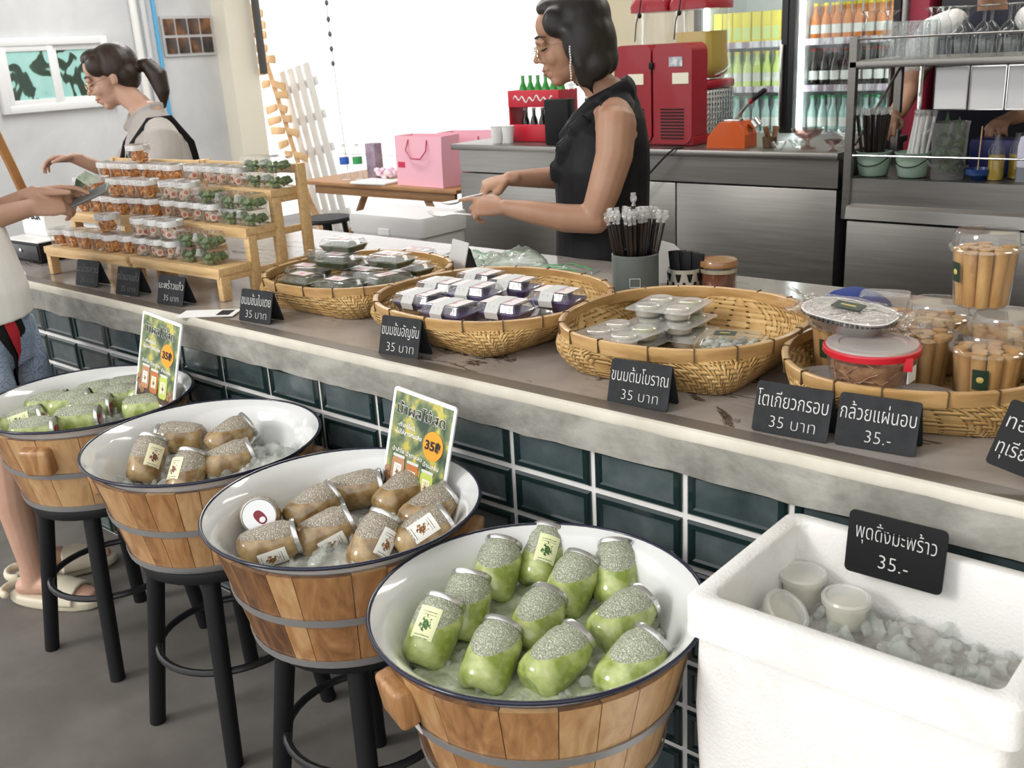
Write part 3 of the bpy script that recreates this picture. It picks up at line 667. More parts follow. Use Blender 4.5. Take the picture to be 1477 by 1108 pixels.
def mk_pudding():
    t = thing('pudding_cup', 'x', 'cup')
    MB().lathe([(0.0, 0.0), (0.027, 0.0), (0.031, 0.044), (0.0312, 0.046)], 28, cap0=False, cap1=False).build('cup', M_FROSTP, t)
    MB().lathe([(0.0, 0.001), (0.0262, 0.001), (0.0295, 0.034), (0.0, 0.035)], 28, cap0=False, cap1=False).build('pudding', M_PUD, t)
    MB().lathe([(0.0325, 0.040), (0.0355, 0.041), (0.0362, 0.049), (0.034, 0.0525), (0.030, 0.0525), (0.028, 0.0505), (0.0, 0.0505)], 28, cap0=False, cap1=False).build('lid', M_FROSTP, t)
    return t
P_ = Proto(mk_pudding)
P_.put((2.672, -0.102, 0.648), 0, 'lidded coconut pudding cup standing farthest back in the ice box', 'pudding cups')
P_.put((2.748, -0.118, 0.640), 0, 'lidded coconut pudding cup standing nearest the black price sign in the ice box', 'pudding cups')
P_.put((2.668, -0.205, 0.652), 0, 'tilted coconut pudding cup half sunk in ice at the box left wall', 'pudding cups', rot=(0.1, 0.62, 0.2))

# ------------------------------------------------------------------ chalk price signs
def chalk_sign(x, y, rz, w, h, name, price, label, faded=False, size=0.024, chx=1.0):
    t = thing('price_sign', label, 'sign', (x, y, CT+0.0012), rz)
    th = math.radians(17); dep = h*math.sin(th); hh = h*math.cos(th)
    def leaf(s):
        M4 = Matrix.Translation((0, dep, hh)) @ Matrix.Rotation(s*th, 4, 'X') @ Matrix.Translation((0, 0, -h))
        mb = MB(); mb.prism([(a, b) for a, b in rrect(w, h, 0.005, 3)], -0.0012, 0.0012, M4 @ Matrix.Translation((0, 0, h/2)) @ Matrix.Rotation(PI/2, 4, 'X'))
        return mb
    fr_ = leaf(-1).build('front_leaf', M_CHALKB, t, smooth=30)
    leaf(1).build('rear_leaf', M_CHALKB, t, smooth=30)
    m = M_CHALKF if faded else M_CHALK
    off = -0.0019
    def onleaf(u, f):  # f: fraction of height from the bottom
        zz = f*hh; yy = dep*f
        return (u, yy+off*math.cos(th), zz-off*math.sin(th)*-1)
    if name:
        o = text(name, size*1.42, m, fr_, onleaf(0, 0.66), (PI/2-th, 0, 0), 'chalk_lettering', thin=-0.0004, xs=chx, depth=0.0002)
        wd = max(v.co.x for v in o.data.vertices)-min(v.co.x for v in o.data.vertices)
        k = min(1.0, (w*0.93)/wd)
        for v in o.data.vertices: v.co.x *= k
    text(price, size*1.18, m, fr_, onleaf(0.004, 0.24), (PI/2-th, 0, 0), 'chalk_price', thin=-0.0006, depth=0.0002)
    return t
SB = '35 บาท'
chalk_sign(0.252, 0.045, 0.14, 0.108, 0.080, 'มะม่วงกวน', SB, 'faded grey price sign, leftmost under the wooden stands', True, 0.021)
chalk_sign(0.500, 0.040, 0.12, 0.104, 0.082, 'กล้วยฉาบแก้ว', SB, 'small black price sign second from the left under the wooden stands', True, 0.021)
chalk_sign(0.735, 0.036, 0.10, 0.112, 0.082, 'มะพร้าวแก้ว', SB, 'small black price sign below the stack of leafy green boxes', False, 0.020)
chalk_sign(1.118, 0.042, 0.10, 0.116, 0.082, 'ขนมชั้นใบเตย', SB, 'black price sign at the left of the basket of green cakes', False, 0.024)
chalk_sign(1.672, 0.018, 0.10, 0.112, 0.088, 'ขนมชั้นอัญชัน', SB, 'black price sign in front of the basket of purple cakes', False, 0.024)
chalk_sign(2.286, 0.028, 0.10, 0.122, 0.082, 'ขนมต้มโบราณ', SB, 'black price sign in front of the basket of white blister packs', False, 0.023)
chalk_sign(2.573, 0.042, 0.07, 0.128, 0.084, 'โตเกียวกรอบ', SB, 'black price sign left of its twin, in front of the rolls basket', False, 0.024)
chalk_sign(2.708, 0.058, 0.10, 0.124, 0.084, 'กล้วยแผ่นอบ', '35.-', 'black price sign ending in 35 with a dash, before the rolls basket', False, 0.024)
# tilted sign on a stand at the right edge
ts = thing('price_sign', 'tilted black price sign cut off by the right edge of the photo', 'sign', (2.955, 0.045, CT+0.001), 0.12)
Mt = Matrix.Translation((0, 0, 0.062)) @ Matrix.Rotation(math.radians(-16), 4, 'X') @ Matrix.Rotation(math.radians(14), 4, 'Y')
fp = MB().prism(rrect(0.135, 0.098, 0.006, 3), -0.0012, 0.0012, Mt @ Matrix.Rotation(PI/2, 4, 'X')).build('board', M_BLACK, ts, smooth=30)
eu = Mt.to_euler()
for s_, zz, sz in (('ทองพับสอด', 0.018, 0.030), ('ทุเรียน 35 บาท', -0.020, 0.030)):
    p = Mt @ Vector((0, -0.0022, zz)); o = text(s_, sz, M_CHALK, fp, p, (Mt @ Matrix.Rotation(PI/2, 4, 'X')).to_euler(), 'chalk_lettering', thin=-0.0004, depth=0.0002)
    wd = max(v.co.x for v in o.data.vertices)-min(v.co.x for v in o.data.vertices)
    for v in o.data.vertices: v.co.x *= 0.122/wd
MB().bbox((0.0, 0.012, 0.010), (0.045, 0.030, 0.020), 0.006).build('clip_foot', M_BLACK, ts)
# sign hooked over the back rim of the foam box
cs = thing('price_sign', 'black price sign hooked on the back wall of the polystyrene box', 'sign', (2.800, -0.070, 0.763), 0.02)
Mc = Matrix.Rotation(math.radians(-7), 4, 'X')
cb = MB().prism(rrect(0.140, 0.096, 0.008, 3), -0.0012, 0.0012, Mc @ Matrix.Translation((0, -0.012, 0.0)) @ Matrix.Rotation(PI/2, 4, 'X')).build('board', M_BLACK, cs, smooth=30)
for s_, zz, sz in (('พุดดิ้งมะพร้าว', 0.018, 0.033), ('35.-', -0.022, 0.030)):
    o = text(s_, sz, M_CHALK, cb, Mc @ Vector((0.0, -0.0145, zz)), (PI/2-math.radians(7), 0, 0), 'chalk_lettering', thin=-0.0005, depth=0.0002)
    wd = max(v.co.x for v in o.data.vertices)-min(v.co.x for v in o.data.vertices)
    if wd > 0.115:
        for v in o.data.vertices: v.co.x *= 0.115/wd
MB().box((0.0, 0.004, 0.0255), (0.05, 0.032, 0.002)).build('hook', M_BLACK, cs, smooth=0)

# ------------------------------------------------------------------ acrylic poster stands
def mat_poster():
    m, nt, b, out = newmat('garden_poster_print')
    uv = node(nt, 'ShaderNodeUVMap'); sp = node(nt, 'ShaderNodeSeparateXYZ'); lk(nt, uv.outputs[0], sp.inputs[0])
    n1 = noisetex(nt, uv.outputs[0], 4.5, 3, 0.5, 0.4); n2 = noisetex(nt, uv.outputs[0], 11, 2, 0.5)
    g = ramp(nt, n1, [(0.34, (0.03, 0.06, 0.035)), (0.47, (0.13, 0.18, 0.08)), (0.55, (0.25, 0.28, 0.12)), (0.62, (0.60, 0.50, 0.05)), (0.68, (0.30, 0.34, 0.18)), (0.78, (0.72, 0.74, 0.64))])
    w = ramp(nt, n2, [(0.3, (0.035, 0.02, 0.014)), (0.7, (0.14, 0.085, 0.06))])
    mx = node(nt, 'ShaderNodeMix', data_type='RGBA'); lk(nt, g, mx.inputs['A']); lk(nt, w, mx.inputs['B']); lk(nt, mth(nt, 'LESS_THAN', sp.outputs[1], 0.17), mx.inputs['Factor'])
    lk(nt, mx.outputs['Result'], b.inputs['Base Color']); b.inputs['Roughness'].default_value = 0.35; return m
M_POSTER = mat_poster()
def poster(loc, rz, lean, label, roll=0.0):
    t = thing('poster_stand', label, 'poster', loc, rot=(-lean, roll, rz)); w, h = 0.165, 0.235
    pn = MB().prism(rrect(w, h, 0.008, 4), -0.002, 0.002, Matrix.Translation((0, 0, h/2)) @ Matrix.Rotation(PI/2, 4, 'X')).build('acrylic_panel', mat('acrylic_edge', (0.78, 0.80, 0.80), 0.1), t)
    x0, x1, z0, z1 = -w/2+0.007, w/2-0.007, 0.010, h-0.008
    pr = MB().quad((x0, -0.0024, z0), (x1, -0.0024, z0), (x1, -0.0024, z1), (x0, -0.0024, z1), uv=[(0, 0), (1, 0), (1, 1), (0, 1)]).build('print', M_POSTER, t, smooth=0)
    R90 = (PI/2, 0, 0); WH = mat('white_print', (0.85, 0.85, 0.83), 0.5); BK = mat('black_print', (0.015, 0.012, 0.012), 0.5)
    cu = text('น้ำผลไม้สด', 0.030, WH, pr, (-0.002, -0.0028, 0.194), R90, 'title_outline', thin=0.0009)
    text('น้ำผลไม้สด', 0.030, BK, pr, (-0.002, -0.0038, 0.194), R90, 'title', thin=0.0)
    d = MB().prism([(0.038+x, 0.142+y) for x, y in superell(0.026, 0.030, 2, 28)], 0.0030, 0.0034, Matrix.Rotation(PI/2, 4, 'X')).build('price_disc', mat('orange_print', (0.80, 0.33, 0.02), 0.5), pr)
    text('35฿', 0.026, BK, pr, (0.038, -0.0040, 0.141), R90, 'price', thin=0.0008)
    for s_, zz, xx in (('-ทำสดใหม่', 0.162, -0.036), ('-ไม่ใส่สารกันเสีย', 0.147, -0.028), ('น้ำลำไย', 0.108, -0.048), ('น้ำตาลสด', 0.106, -0.006), ('น้ำเมลอน', 0.100, 0.040)):
        text(s_, 0.0115, WH, pr, (xx, -0.0032, zz), R90, 'small_print', thin=0.0001)
    for k, (xx, c, lm) in enumerate(((-0.044, (0.50, 0.25, 0.13), L_WHITE), (-0.006, (0.50, 0.17, 0.05), L_CREAM), (0.034, (0.52, 0.60, 0.12), L_CREAM))):
        zz = 0.066-0.005*k
        j = MB().prism([(xx+x, zz+y) for x, y in superell(0.0165, 0.030, 5, 24)], 0.0030, 0.0036, Matrix.Rotation(PI/2, 4, 'X')).build('pictured_jar', mat('printed_juice_%d' % k, c, 0.5), pr)
        MB().quad((xx-0.010, -0.0040, zz-0.017), (xx+0.010, -0.0040, zz-0.017), (xx+0.010, -0.0040, zz+0.015), (xx-0.010, -0.0040, zz+0.015), uv=[(0, 0), (1, 0), (1, 1), (0, 1)]).build('pictured_label', lm, j, smooth=0)
        MB().prism([(xx+x, zz+0.031+y) for x, y in rrect(0.031, 0.006, 0.002, 2)], 0.0030, 0.0038, Matrix.Rotation(PI/2, 4, 'X')).build('pictured_lid', mat('printed_grey', (0.66, 0.66, 0.64), 0.5), j)
    fz = [(-0.070, 0.050), (-0.062, 0.036), (-0.052, 0.030), (-0.070, 0.062), (0.058, 0.036), (0.066, 0.046), (0.070, 0.034)]
    fm = MB()
    for x, z in fz: fm.prism([(x+a, z+b_) for a, b_ in superell(0.0085, 0.0085, 2, 14)], 0.0028, 0.0033, Matrix.Rotation(PI/2, 4, 'X'))
    fm.build('pictured_fruit', nmat('printed_longan', [(0.3, (0.20, 0.09, 0.04)), (0.7, (0.45, 0.27, 0.15))], 60), pr)
    return t
poster((1.852, -0.150, 0.607), 0.05, 0.20, 'acrylic juice poster in the back of the nine jar tub', 0.12)
poster((0.900, -0.150, 0.645), 0.05, 0.22, 'acrylic juice poster in the back of the farthest left tub', 0.12)

# ------------------------------------------------------------------ bamboo baskets on the counter
def mat_weave(name, N, Mv, twill=True):
    m, nt, b, out = newmat(name)
    uv = node(nt, 'ShaderNodeUVMap'); sp = node(nt, 'ShaderNodeSeparateXYZ'); lk(nt, uv.outputs[0], sp.inputs[0])
    U = mth(nt, 'MULTIPLY', sp.outputs[0], N); V = mth(nt, 'MULTIPLY', sp.outputs[1], Mv)
    fu = mth(nt, 'FLOOR', U); fv = mth(nt, 'FLOOR', V)
    k = mth(nt, 'MODULO', mth(nt, 'ADD', mth(nt, 'ADD', fu, fv), 400.0), 4.0)
    over = mth(nt, 'LESS_THAN', k, 1.9)
    pu = mth(nt, 'ABSOLUTE', mth(nt, 'SUBTRACT', mth(nt, 'FRACT', U), 0.5)); pv = mth(nt, 'ABSOLUTE', mth(nt, 'SUBTRACT', mth(nt, 'FRACT', V), 0.5))
    prof = mth(nt, 'ADD', mth(nt, 'MULTIPLY', over, pu), mth(nt, 'MULTIPLY', mth(nt, 'SUBTRACT', 1.0, over), pv))
    h = mth(nt, 'SUBTRACT', 1.0, mth(nt, 'MULTIPLY', mth(nt, 'POWER', prof, 2.0), 3.6))
    hole = mth(nt, 'MULTIPLY', mth(nt, 'GREATER_THAN', pu, 0.40), mth(nt, 'GREATER_THAN', pv, 0.36))
    c = node(nt, 'ShaderNodeCombineXYZ'); lk(nt, mth(nt, 'ADD', fu, mth(nt, 'MULTIPLY', over, 31.0)), c.inputs[0]); lk(nt, fv, c.inputs[1])
    wn = node(nt, 'ShaderNodeTexWhiteNoise', noise_dimensions='2D'); lk(nt, c.outputs[0], wn.inputs['Vector'])
    n = noisetex(nt, mapping(nt, 'Object'), 16, 4)
    s = mth(nt, 'ADD', mth(nt, 'MULTIPLY', wn.outputs['Value'], 0.35), mth(nt, 'MULTIPLY', n, 0.75))
    col = ramp(nt, s, [(0.2, (0.36, 0.19, 0.055)), (0.5, (0.54, 0.33, 0.115)), (0.85, (0.70, 0.48, 0.21))])
    mx = node(nt, 'ShaderNodeMix', data_type='RGBA'); lk(nt, hole, mx.inputs['Factor']); lk(nt, col, mx.inputs['A']); mx.inputs['B'].default_value = (0.05, 0.025, 0.008, 1)
    lk(nt, mx.outputs['Result'], b.inputs['Base Color']); b.inputs['Roughness'].default_value = 0.5
    bump(nt, b, h, 0.9, 0.004); return m
M_WEAVE = mat_weave('bamboo_weave', 132, 9)
M_WEAVEF = mat_weave('bamboo_weave_floor', 44, 44)
M_BAMBOO = nmat('split_bamboo_rim', [(0.3, (0.36, 0.20, 0.07)), (0.55, (0.52, 0.32, 0.13)), (0.8, (0.62, 0.42, 0.20))], 9, (1, 1, 5), 0.35, coat=0.2)
M_TICK = mat('dark_rattan_binding', (0.10, 0.055, 0.02), 0.6)
def basket(x, y, rz, rx, ry, base, H, label, sq=2.3):
    """square woven foot rising to a rounded rim"""
    t = thing('bamboo_basket', label, 'basket', (x, y, CT+0.001), rz)
    def ring(f, z, inset=0.0):
        g = f**0.85; n = 7.0 + (sq-7.0)*f**1.3
        a = base*1.06 + (rx-base*1.06)*g - inset; b_ = base*1.06 + (ry-base*1.06)*g - inset
        # the foot is turned so that its corners sit under the long sides of the rim
        return [(px, py, z) for px, py in superell(a, b_, n, 72)]
    lv = [0, 0.06, 0.16, 0.3, 0.45, 0.6, 0.75, 0.88, 1.0]
    zb = H*0.76
    wv = MB(); wv.loft([ring(0.0, 0.0)] + [ring(f, 0.002+zb*f) for f in lv[1:]], False, False, True, True)
    wv.loft([ring(f, 0.006+zb*f, 0.004) for f in reversed(lv)], False, False, True, True)
    wv.build('woven_wall', M_WEAVE, t, smooth=70)
    fl = MB(); rr = ring(0.0, 0.0)
    for z, s in ((0.0, 1.0), (0.006, 0.97)):
        n0 = len(fl.v); k = len(rr); fl.v += [(p[0]*s, p[1]*s, z) for p in rr]; fl.uv[len(fl.f)] = [(p[0]/base/2+0.5, p[1]/base/2+0.5) for p in rr]; fl.f.append(tuple(range(n0, n0+k)))
    fl.build('woven_floor', M_WEAVEF, t, smooth=0)
    def rim(k, z): return [(px, py, z) for px, py in superell(rx+k, ry+k, sq, 72)]
    rb = MB().loft([rim(-0.003, zb-0.004), rim(0.002, zb-0.004), rim(0.005, H*0.9), rim(0.006, H-0.002), rim(0.003, H), rim(-0.003, H), rim(-0.006, H-0.002), rim(-0.005, zb)], False, False, True)
    rb.loft([rim(-0.005, zb), rim(-0.003, zb-0.004)], False, False, True)
    ro = rb.build('rim_band', M_BAMBOO, t, smooth=50)
    pts = superell(1, 1, sq, 72)
    for j in range(0, 72, 4):
        px, py = pts[j][0], pts[j][1]; a = math.atan2(py, px)
        M3 = Matrix.Rotation(a, 3, 'Z')
        MB().box((px*(rx+0.0045), py*(ry+0.0045), (zb+H)/2), (0.0055, 0.0022, H-zb+0.004), M3).box((px*rx, py*ry, H+0.0005), (0.014, 0.0022, 0.002), M3).build('rattan_tie', M_TICK, ro, smooth=0)
    return t
basket(1.165, 0.360, 0.02, 0.246, 0.235, 0.172, 0.085, 'bamboo basket of green layered cakes, next to the wooden stands')
basket(1.692, 0.315, -0.10, 0.276, 0.255, 0.180, 0.088, 'bamboo basket holding purple layered cakes')
basket(2.212, 0.318, 0.05, 0.240, 0.240, 0.168, 0.098, 'bamboo basket with white blister packs in it')
basket(2.674, 0.312, 0.35, 0.216, 0.212, 0.150, 0.090, 'bamboo basket of crispy rolls and red lidded tub at the right')

# clamshell packs of cake
M_PANDAN = nmat('pandan_cake', [(0.3, (0.020, 0.035, 0.008)), (0.7, (0.055, 0.075, 0.018))], 40, rough=0.3)
M_PEA = nmat('purple_pea_cake', [(0.3, (0.035, 0.02, 0.10)), (0.7, (0.10, 0.065, 0.22))], 40, rough=0.3)
M_PINKL = mat_label('pink_edged_label', (0.80, 0.74, 0.74), ((0.62, 0.16, 0.22), (0.75, 0.35, 0.40)), (0.55, 0.15, 0.2))
M_BAND = mat('grey_paper_band', (0.60, 0.61, 0.60), 0.5)
def shell(w, d, h, cake, ch, parts):
    t = thing('cake_pack', 'x', 'cake pack')
    def rr(k, z, r=0.012): return [(x, y, z) for x, y in rrect(w-2*k, d-2*k, max(0.003, r-k*0.5), 3)]
    tr = MB(); tr.loft([rr(0.014, 0.001), rr(0.012, 0.0015), rr(0.004, ch), ], True, False)
    tr.build('clear_tray', M_CLEAR, t, smooth=40)
    ck = MB(); ck.loft([rr(0.016, 0.0025), rr(0.007, ch-0.004), rr(0.009, ch-0.001)], True, True); ck.build('cake', cake, t, smooth=40)
    ld = MB(); ld.loft([rr(0.0, ch), rr(0.0, ch+0.0015), rr(0.006, ch+0.002), rr(0.013, h-0.001), rr(0.016, h)], False, True)
    for i in range(7):   # pressed ribs down the long sides
        for s in (-1, 1): ld.box((-(w/2-0.024)+(w-0.048)*i/6, s*(d/2-0.008), (ch+h)/2), (0.004, 0.004, (h-ch)*0.8))
    ld.build('clear_lid', M_CLEAR, t, smooth=30)
    if parts == 'label':
        x0, y0 = w*0.27, d*0.20
        MB().quad((-x0, -y0, h+0.0008), (x0*0.7, -y0, h+0.0008), (x0*0.7, y0, h+0.0008), (-x0, y0, h+0.0008), uv=[(0, 0), (1, 0), (1, 1), (0, 1)]).build('sticker', M_PINKL, t, smooth=0)
    elif parts == 'band':
        MB().quad((-w*0.34, -d*0.33, h+0.0008), (w*0.34, -d*0.33, h+0.0008), (w*0.34, d*0.33, h+0.0008), (-w*0.34, d*0.33, h+0.0008), uv=[(0, 0), (1, 0), (1, 1), (0, 1)]).build('sticker', M_PINKL, t, smooth=0)
        bd_ = MB(); x0, x1 = -w*0.17, w*0.10
        prf = [(-d/2+0.003, 0.008), (-d/2-0.001, ch+0.001), (-d/2+0.013, h+0.0016), (d/2-0.013, h+0.0016), (d/2+0.001, ch+0.001), (d/2-0.003, 0.008)]
        bd_.loft([[(x0, y, z) for y, z in prf], [(x1, y, z) for y, z in prf]], False, False, False)
        bd_.build('paper_band', M_BAND, t, smooth=0)
    return t
P_G = Proto(lambda: shell(0.128, 0.092, 0.036, M_PANDAN, 0.021, 'label'))
gl = 0.861
def under(P, spots, what, grp):
    for i, (x, y, r) in enumerate(spots): P.put((x, y, gl), r, '%s, %s of those lying on the basket floor' % (what, ORD[i]), grp)
GG = 'green layered cake packs'
under(P_G, ((1.015, 0.345, 1.57), (1.120, 0.270, 0.1), (1.130, 0.390, 0.05), (1.265, 0.300, 1.5), (1.240, 0.440, 0.3)), 'green cake pack', GG)
g1 = gl + 0.0375; g2 = g1 + 0.0375; g3 = g2 + 0.0375
for x, y, z, r, lab in (
    (1.000, 0.320, g1, 0.75, 'green cake pack at the left rim of its basket'),
    (1.085, 0.238, g1, 0.10, 'green cake pack at the front rim of its basket'),
    (1.225, 0.240, g1, 0.15, 'green cake pack at the front right rim of its basket'),
    (1.300, 0.345, g1, 1.35, 'green cake pack at the right rim of its basket'),
    (1.195, 0.355, g1, 0.35, 'green cake pack half hidden in the middle of its basket'),
    (1.035, 0.455, g1, 0.50, 'green cake pack at the back left rim of its basket'),
    (1.240, 0.485, g1, 0.20, 'green cake pack at the back right rim of its basket'),
    (1.020, 0.385, g2, 0.95, 'green cake pack on the upper layer at the left of its basket'),
    (1.110, 0.340, g2, 0.62, 'green cake pack on the upper layer in the front middle'),
    (1.245, 0.410, g2, 0.40, 'green cake pack on the upper layer at the right'),
    (1.085, 0.385, g3-0.004, 0.62, 'topmost green cake pack, crowning the pile in its basket')):
    P_G.put((x, y, z), r if r > 1.2 else r*0.25, lab, GG)
P_G.put((0.935, 0.800, CT+0.001), 0.1, 'green cake pack with a pink sticker behind the first basket', GG)
P_P = Proto(lambda: shell(0.132, 0.096, 0.040, M_PEA, 0.022, 'band'))
GP = 'purple layered cake packs'
under(P_P, ((1.540, 0.335, 1.5), (1.650, 0.250, 0.0), (1.650, 0.360, 0.1), (1.790, 0.275, 0.05), (1.790, 0.390, 0.0)), 'purple cake pack', GP)
p1 = gl + 0.0415
for x, y, z, r, lab in (
    (1.555, 0.215, p1, 0.45, 'purple cake pack at the front left rim of its basket'),
    (1.690, 0.175, p1, 0.35, 'purple cake pack at the front rim of its basket, lowest in the photo'),
    (1.512, 0.330, p1, 0.62, 'purple cake pack at the left rim of its basket'),
    (1.660, 0.430, p1, 0.55, 'purple cake pack with a pink top at the back middle of its basket'),
    (1.535, 0.450, p1, 0.40, 'purple cake pack with a pink top at the back left of its basket'),
    (1.790, 0.245, p1, 0.62, 'purple cake pack at the front right of its basket'),
    (1.830, 0.385, p1, 0.75, 'purple cake pack at the right rim of its basket'),
    (1.650, 0.298, p1+0.012, 0.66, 'purple cake pack in the very middle of its basket')):
    P_P.put((x, y, z), r*0.25-0.06, lab, GP)
# four hole blister packs
M_COCO = nmat('coconut_sweet', [(0.3, (0.48, 0.44, 0.33)), (0.7, (0.66, 0.64, 0.56))], 30, rough=0.5)
M_COCOG = nmat('green_coconut_sweet', [(0.3, (0.30, 0.33, 0.10)), (0.7, (0.55, 0.55, 0.34))], 30, rough=0.5)
M_BLIST = clear('frosty_blister_plastic', rough=0.10, base=0.13, gain=1.9, haze=0.20)
def mk_blister():
    t = thing('blister_pack', 'x', 'sweet pack'); w, d = 0.150, 0.142
    sh = MB(); sh.loft([[(x, y, 0.018) for x, y in rrect(w, d, 0.012, 3)], [(x, y, 0.0195) for x, y in rrect(w, d, 0.012, 3)]], True, True)
    for sx in (-1, 1):
        for sy in (-1, 1):
            c = (sx*0.0345, sy*0.0325, 0)
            sh.lathe([(0.0275, 0.0195), (0.027, 0.024), (0.023, 0.0265), (0.018, 0.026), (0.0, 0.0255)], 24, cap0=False, cap1=False, c=c)
            sh.lathe([(0.0295, 0.018), (0.028, 0.003), (0.025, 0.0), (0.0, 0.0)], 24, cap0=False, cap1=False, c=c)
    sh.build('clear_shell', M_BLIST, t, smooth=40)
    k = 0
    for sx in (-1, 1):
        for sy in (-1, 1):
            MB().lathe([(0.0, 0.001), (0.0235, 0.0015), (0.0265, 0.004), (0.0275, 0.014), (0.0235, 0.020), (0.0, 0.021)], 22, cap0=False, cap1=False, c=(sx*0.0345, sy*0.0325, 0)).build('sweet', M_COCOG if k == 3 else M_COCO, t); k += 1
    return t
P_B = Proto(mk_blister)
GBP = 'blister packs of coconut sweets'
BS = 0.0275
for k, (x, y, r, n0) in enumerate(((2.088, 0.270, 0.52, 2), (2.140, 0.400, 0.62, 3))):
    for i in range(n0):
        top = i == n0-1
        lab = (('four hole blister pack at the bottom of the pair at the front left', 'four hole blister pack lying on top at the front left'), ('four hole blister pack at the very bottom of the tall stack', 'four hole blister pack just below the top of the tall stack', 'four hole blister pack on top of the tall stack'))[k][i]
        P_B.put((x-0.012*i*(k == 1), y+0.006*i*(k == 1), gl+BS*i+0.022*(k == 0)*0), (r-0.55)+0.05*(-1)**i, lab, GBP)
M_DICED = nmat('pale_green_sweet', [(0.35, (0.22, 0.25, 0.18)), (0.65, (0.52, 0.53, 0.46))], 55, rough=0.5, bmp=0.6)
def mk_flat():
    t = thing('sweet_box', 'x', 'sweet box'); w, d, h = 0.135, 0.10, 0.03
    def rr(k, z): return [(x, y, z) for x, y in rrect(w-2*k, d-2*k, 0.010, 3)]
    MB().loft([rr(0.008, 0.0), rr(0.0, 0.017), rr(0.0, 0.0185), rr(0.007, 0.019), rr(0.012, h)], True, True).build('clear_box', M_CLEAR, t, smooth=35)
    mb = MB(); rnd = random.Random(4)
    for i in range(46): mb.ell((rnd.uniform(-0.052, 0.052), rnd.uniform(-0.036, 0.036), rnd.uniform(0.004, 0.014)), (0.009, 0.008, 0.006), None, 8, 5)
    mb.build('sweets', M_DICED, t)
    MB().box((-0.012, 0.008, h+0.0006), (0.042, 0.028, 0.0008)).build('green_label', M_GREENLBL, t, smooth=0)
    MB().box((-0.012, 0.008, h+0.0012), (0.020, 0.004, 0.0005)).build('gold_mark', M_GOLD, t, smooth=0)
    return t
P_F = Proto(mk_flat)
P_F.put((2.320, 0.310, gl+0.031), 0.35, 'clear sweet box with a dark green label at the right of the blister stack', 'sweet boxes with dark green labels')
P_F.put((2.232, 0.195, gl+0.0), 0.60, 'clear sweet box with a dark green label at the front rim of the basket', 'sweet boxes with dark green labels')
P_F.put((2.318, 0.312, gl), 0.30, 'clear sweet box underneath the right one with the green label', 'sweet boxes with dark green labels')

# crispy rolls, red lidded tub and foil tray
M_ROLL = nmat('golden_wafer_roll', [(0.25, (0.34, 0.165, 0.04)), (0.5, (0.48, 0.26, 0.075)), (0.8, (0.60, 0.38, 0.14))], 60, (1, 1, 0.25), rough=0.6, bmp=0.15, bdist=0.001)
def mk_rolls():
    t = thing('roll_cup', 'x', 'cup of rolls')
    cup = MB(); cup.lathe([(0.0, 0.0), (0.044, 0.0), (0.046, 0.002), (0.0545, 0.098), (0.058, 0.099), (0.0585, 0.102), (0.0545, 0.103)], 40, cap0=False, cap1=False); cup.build('clear_cup', M_CLEAR, t, smooth=40)
    n = 10
    for i in range(n):
        a = 2*PI*i/n; ca, sa = math.cos(a), math.sin(a); r0, r1 = 0.0330, 0.0415
        MB().tube([(r0*ca, r0*sa, 0.003), (r1*ca, r1*sa, 0.101+0.004*math.sin(i*2.3))], [0.0106, 0.0120], 14).build('wafer_roll', M_ROLL, t, smooth=50)
    for i in range(4):
        a = 2*PI*i/4+0.3
        MB().tube([(0.013*math.cos(a), 0.013*math.sin(a), 0.003), (0.0165*math.cos(a), 0.0165*math.sin(a), 0.102)], [0.0094, 0.0112], 14).build('wafer_roll', M_ROLL, t, smooth=50)
    MB().lathe([(0.0595, 0.098), (0.0615, 0.100), (0.061, 0.106), (0.0555, 0.108), (0.0530, 0.128), (0.0500, 0.133), (0.030, 0.1335), (0.0, 0.1335)], 40, cap0=False, cap1=False).build('dome_lid', M_CLEAR, t, smooth=40)
    L = MB(); n_ = 6; a_ = -2.35
    for i in range(n_):
        a0, a1 = a_-0.24+0.48*i/n_, a_-0.24+0.48*(i+1)/n_
        f = lambda a, z: ((0.0462+0.0085*z/0.098)*math.cos(a)*1.006, (0.0462+0.0085*z/0.098)*math.sin(a)*1.006, z)
        L.quad(f(a0, 0.045), f(a1, 0.045), f(a1, 0.080), f(a0, 0.080))
    lb = L.build('green_label', M_GREENLBL, t, smooth=60)
    MB().ell((0.0515*math.cos(a_), 0.0515*math.sin(a_), 0.063), (0.0015, 0.006, 0.006), Matrix.Rotation(a_, 3, 'Z'), 10, 6).build('gold_mark', M_GOLD, lb)
    return t
P_R = Proto(mk_rolls)
for x, y, z, r, lab in ((2.735, 0.455, 1.001, 0.0, 'cup of wafer rolls standing on top of the other cups'),
    (2.792, 0.315, gl, 0.9, 'cup of wafer rolls at the front right of the basket'), (2.668, 0.352, gl, 0.35, 'cup of wafer rolls right behind the red lidded tub'),
    (2.655, 0.475, gl, 2.0, 'cup of wafer rolls at the back of the basket, under the top cup'), (2.785, 0.440, gl, 1.2, 'cup of wafer rolls at the right rim of the basket'),
    (2.525, 0.355, gl, 0.6, 'cup of wafer rolls at the left of the basket behind the foil tray')):
    P_R.put((x, y, z), r, lab, 'cups of crispy wafer rolls')
tb = thing('snack_tub', 'round clear tub of brown shreds with a red rimmed lid', 'tub', (2.640, 0.205, 0.912), 0.4); tb.scale = (1.36, 1.36, 1.40)
MB().lathe([(0.0, 0.0), (0.044, 0.0), (0.048, 0.003), (0.0535, 0.036), (0.0545, 0.040)], 44, cap0=False, cap1=False).build('clear_tub', M_CLEAR, tb, smooth=40)
sh = MB(); rnd = random.Random(5)
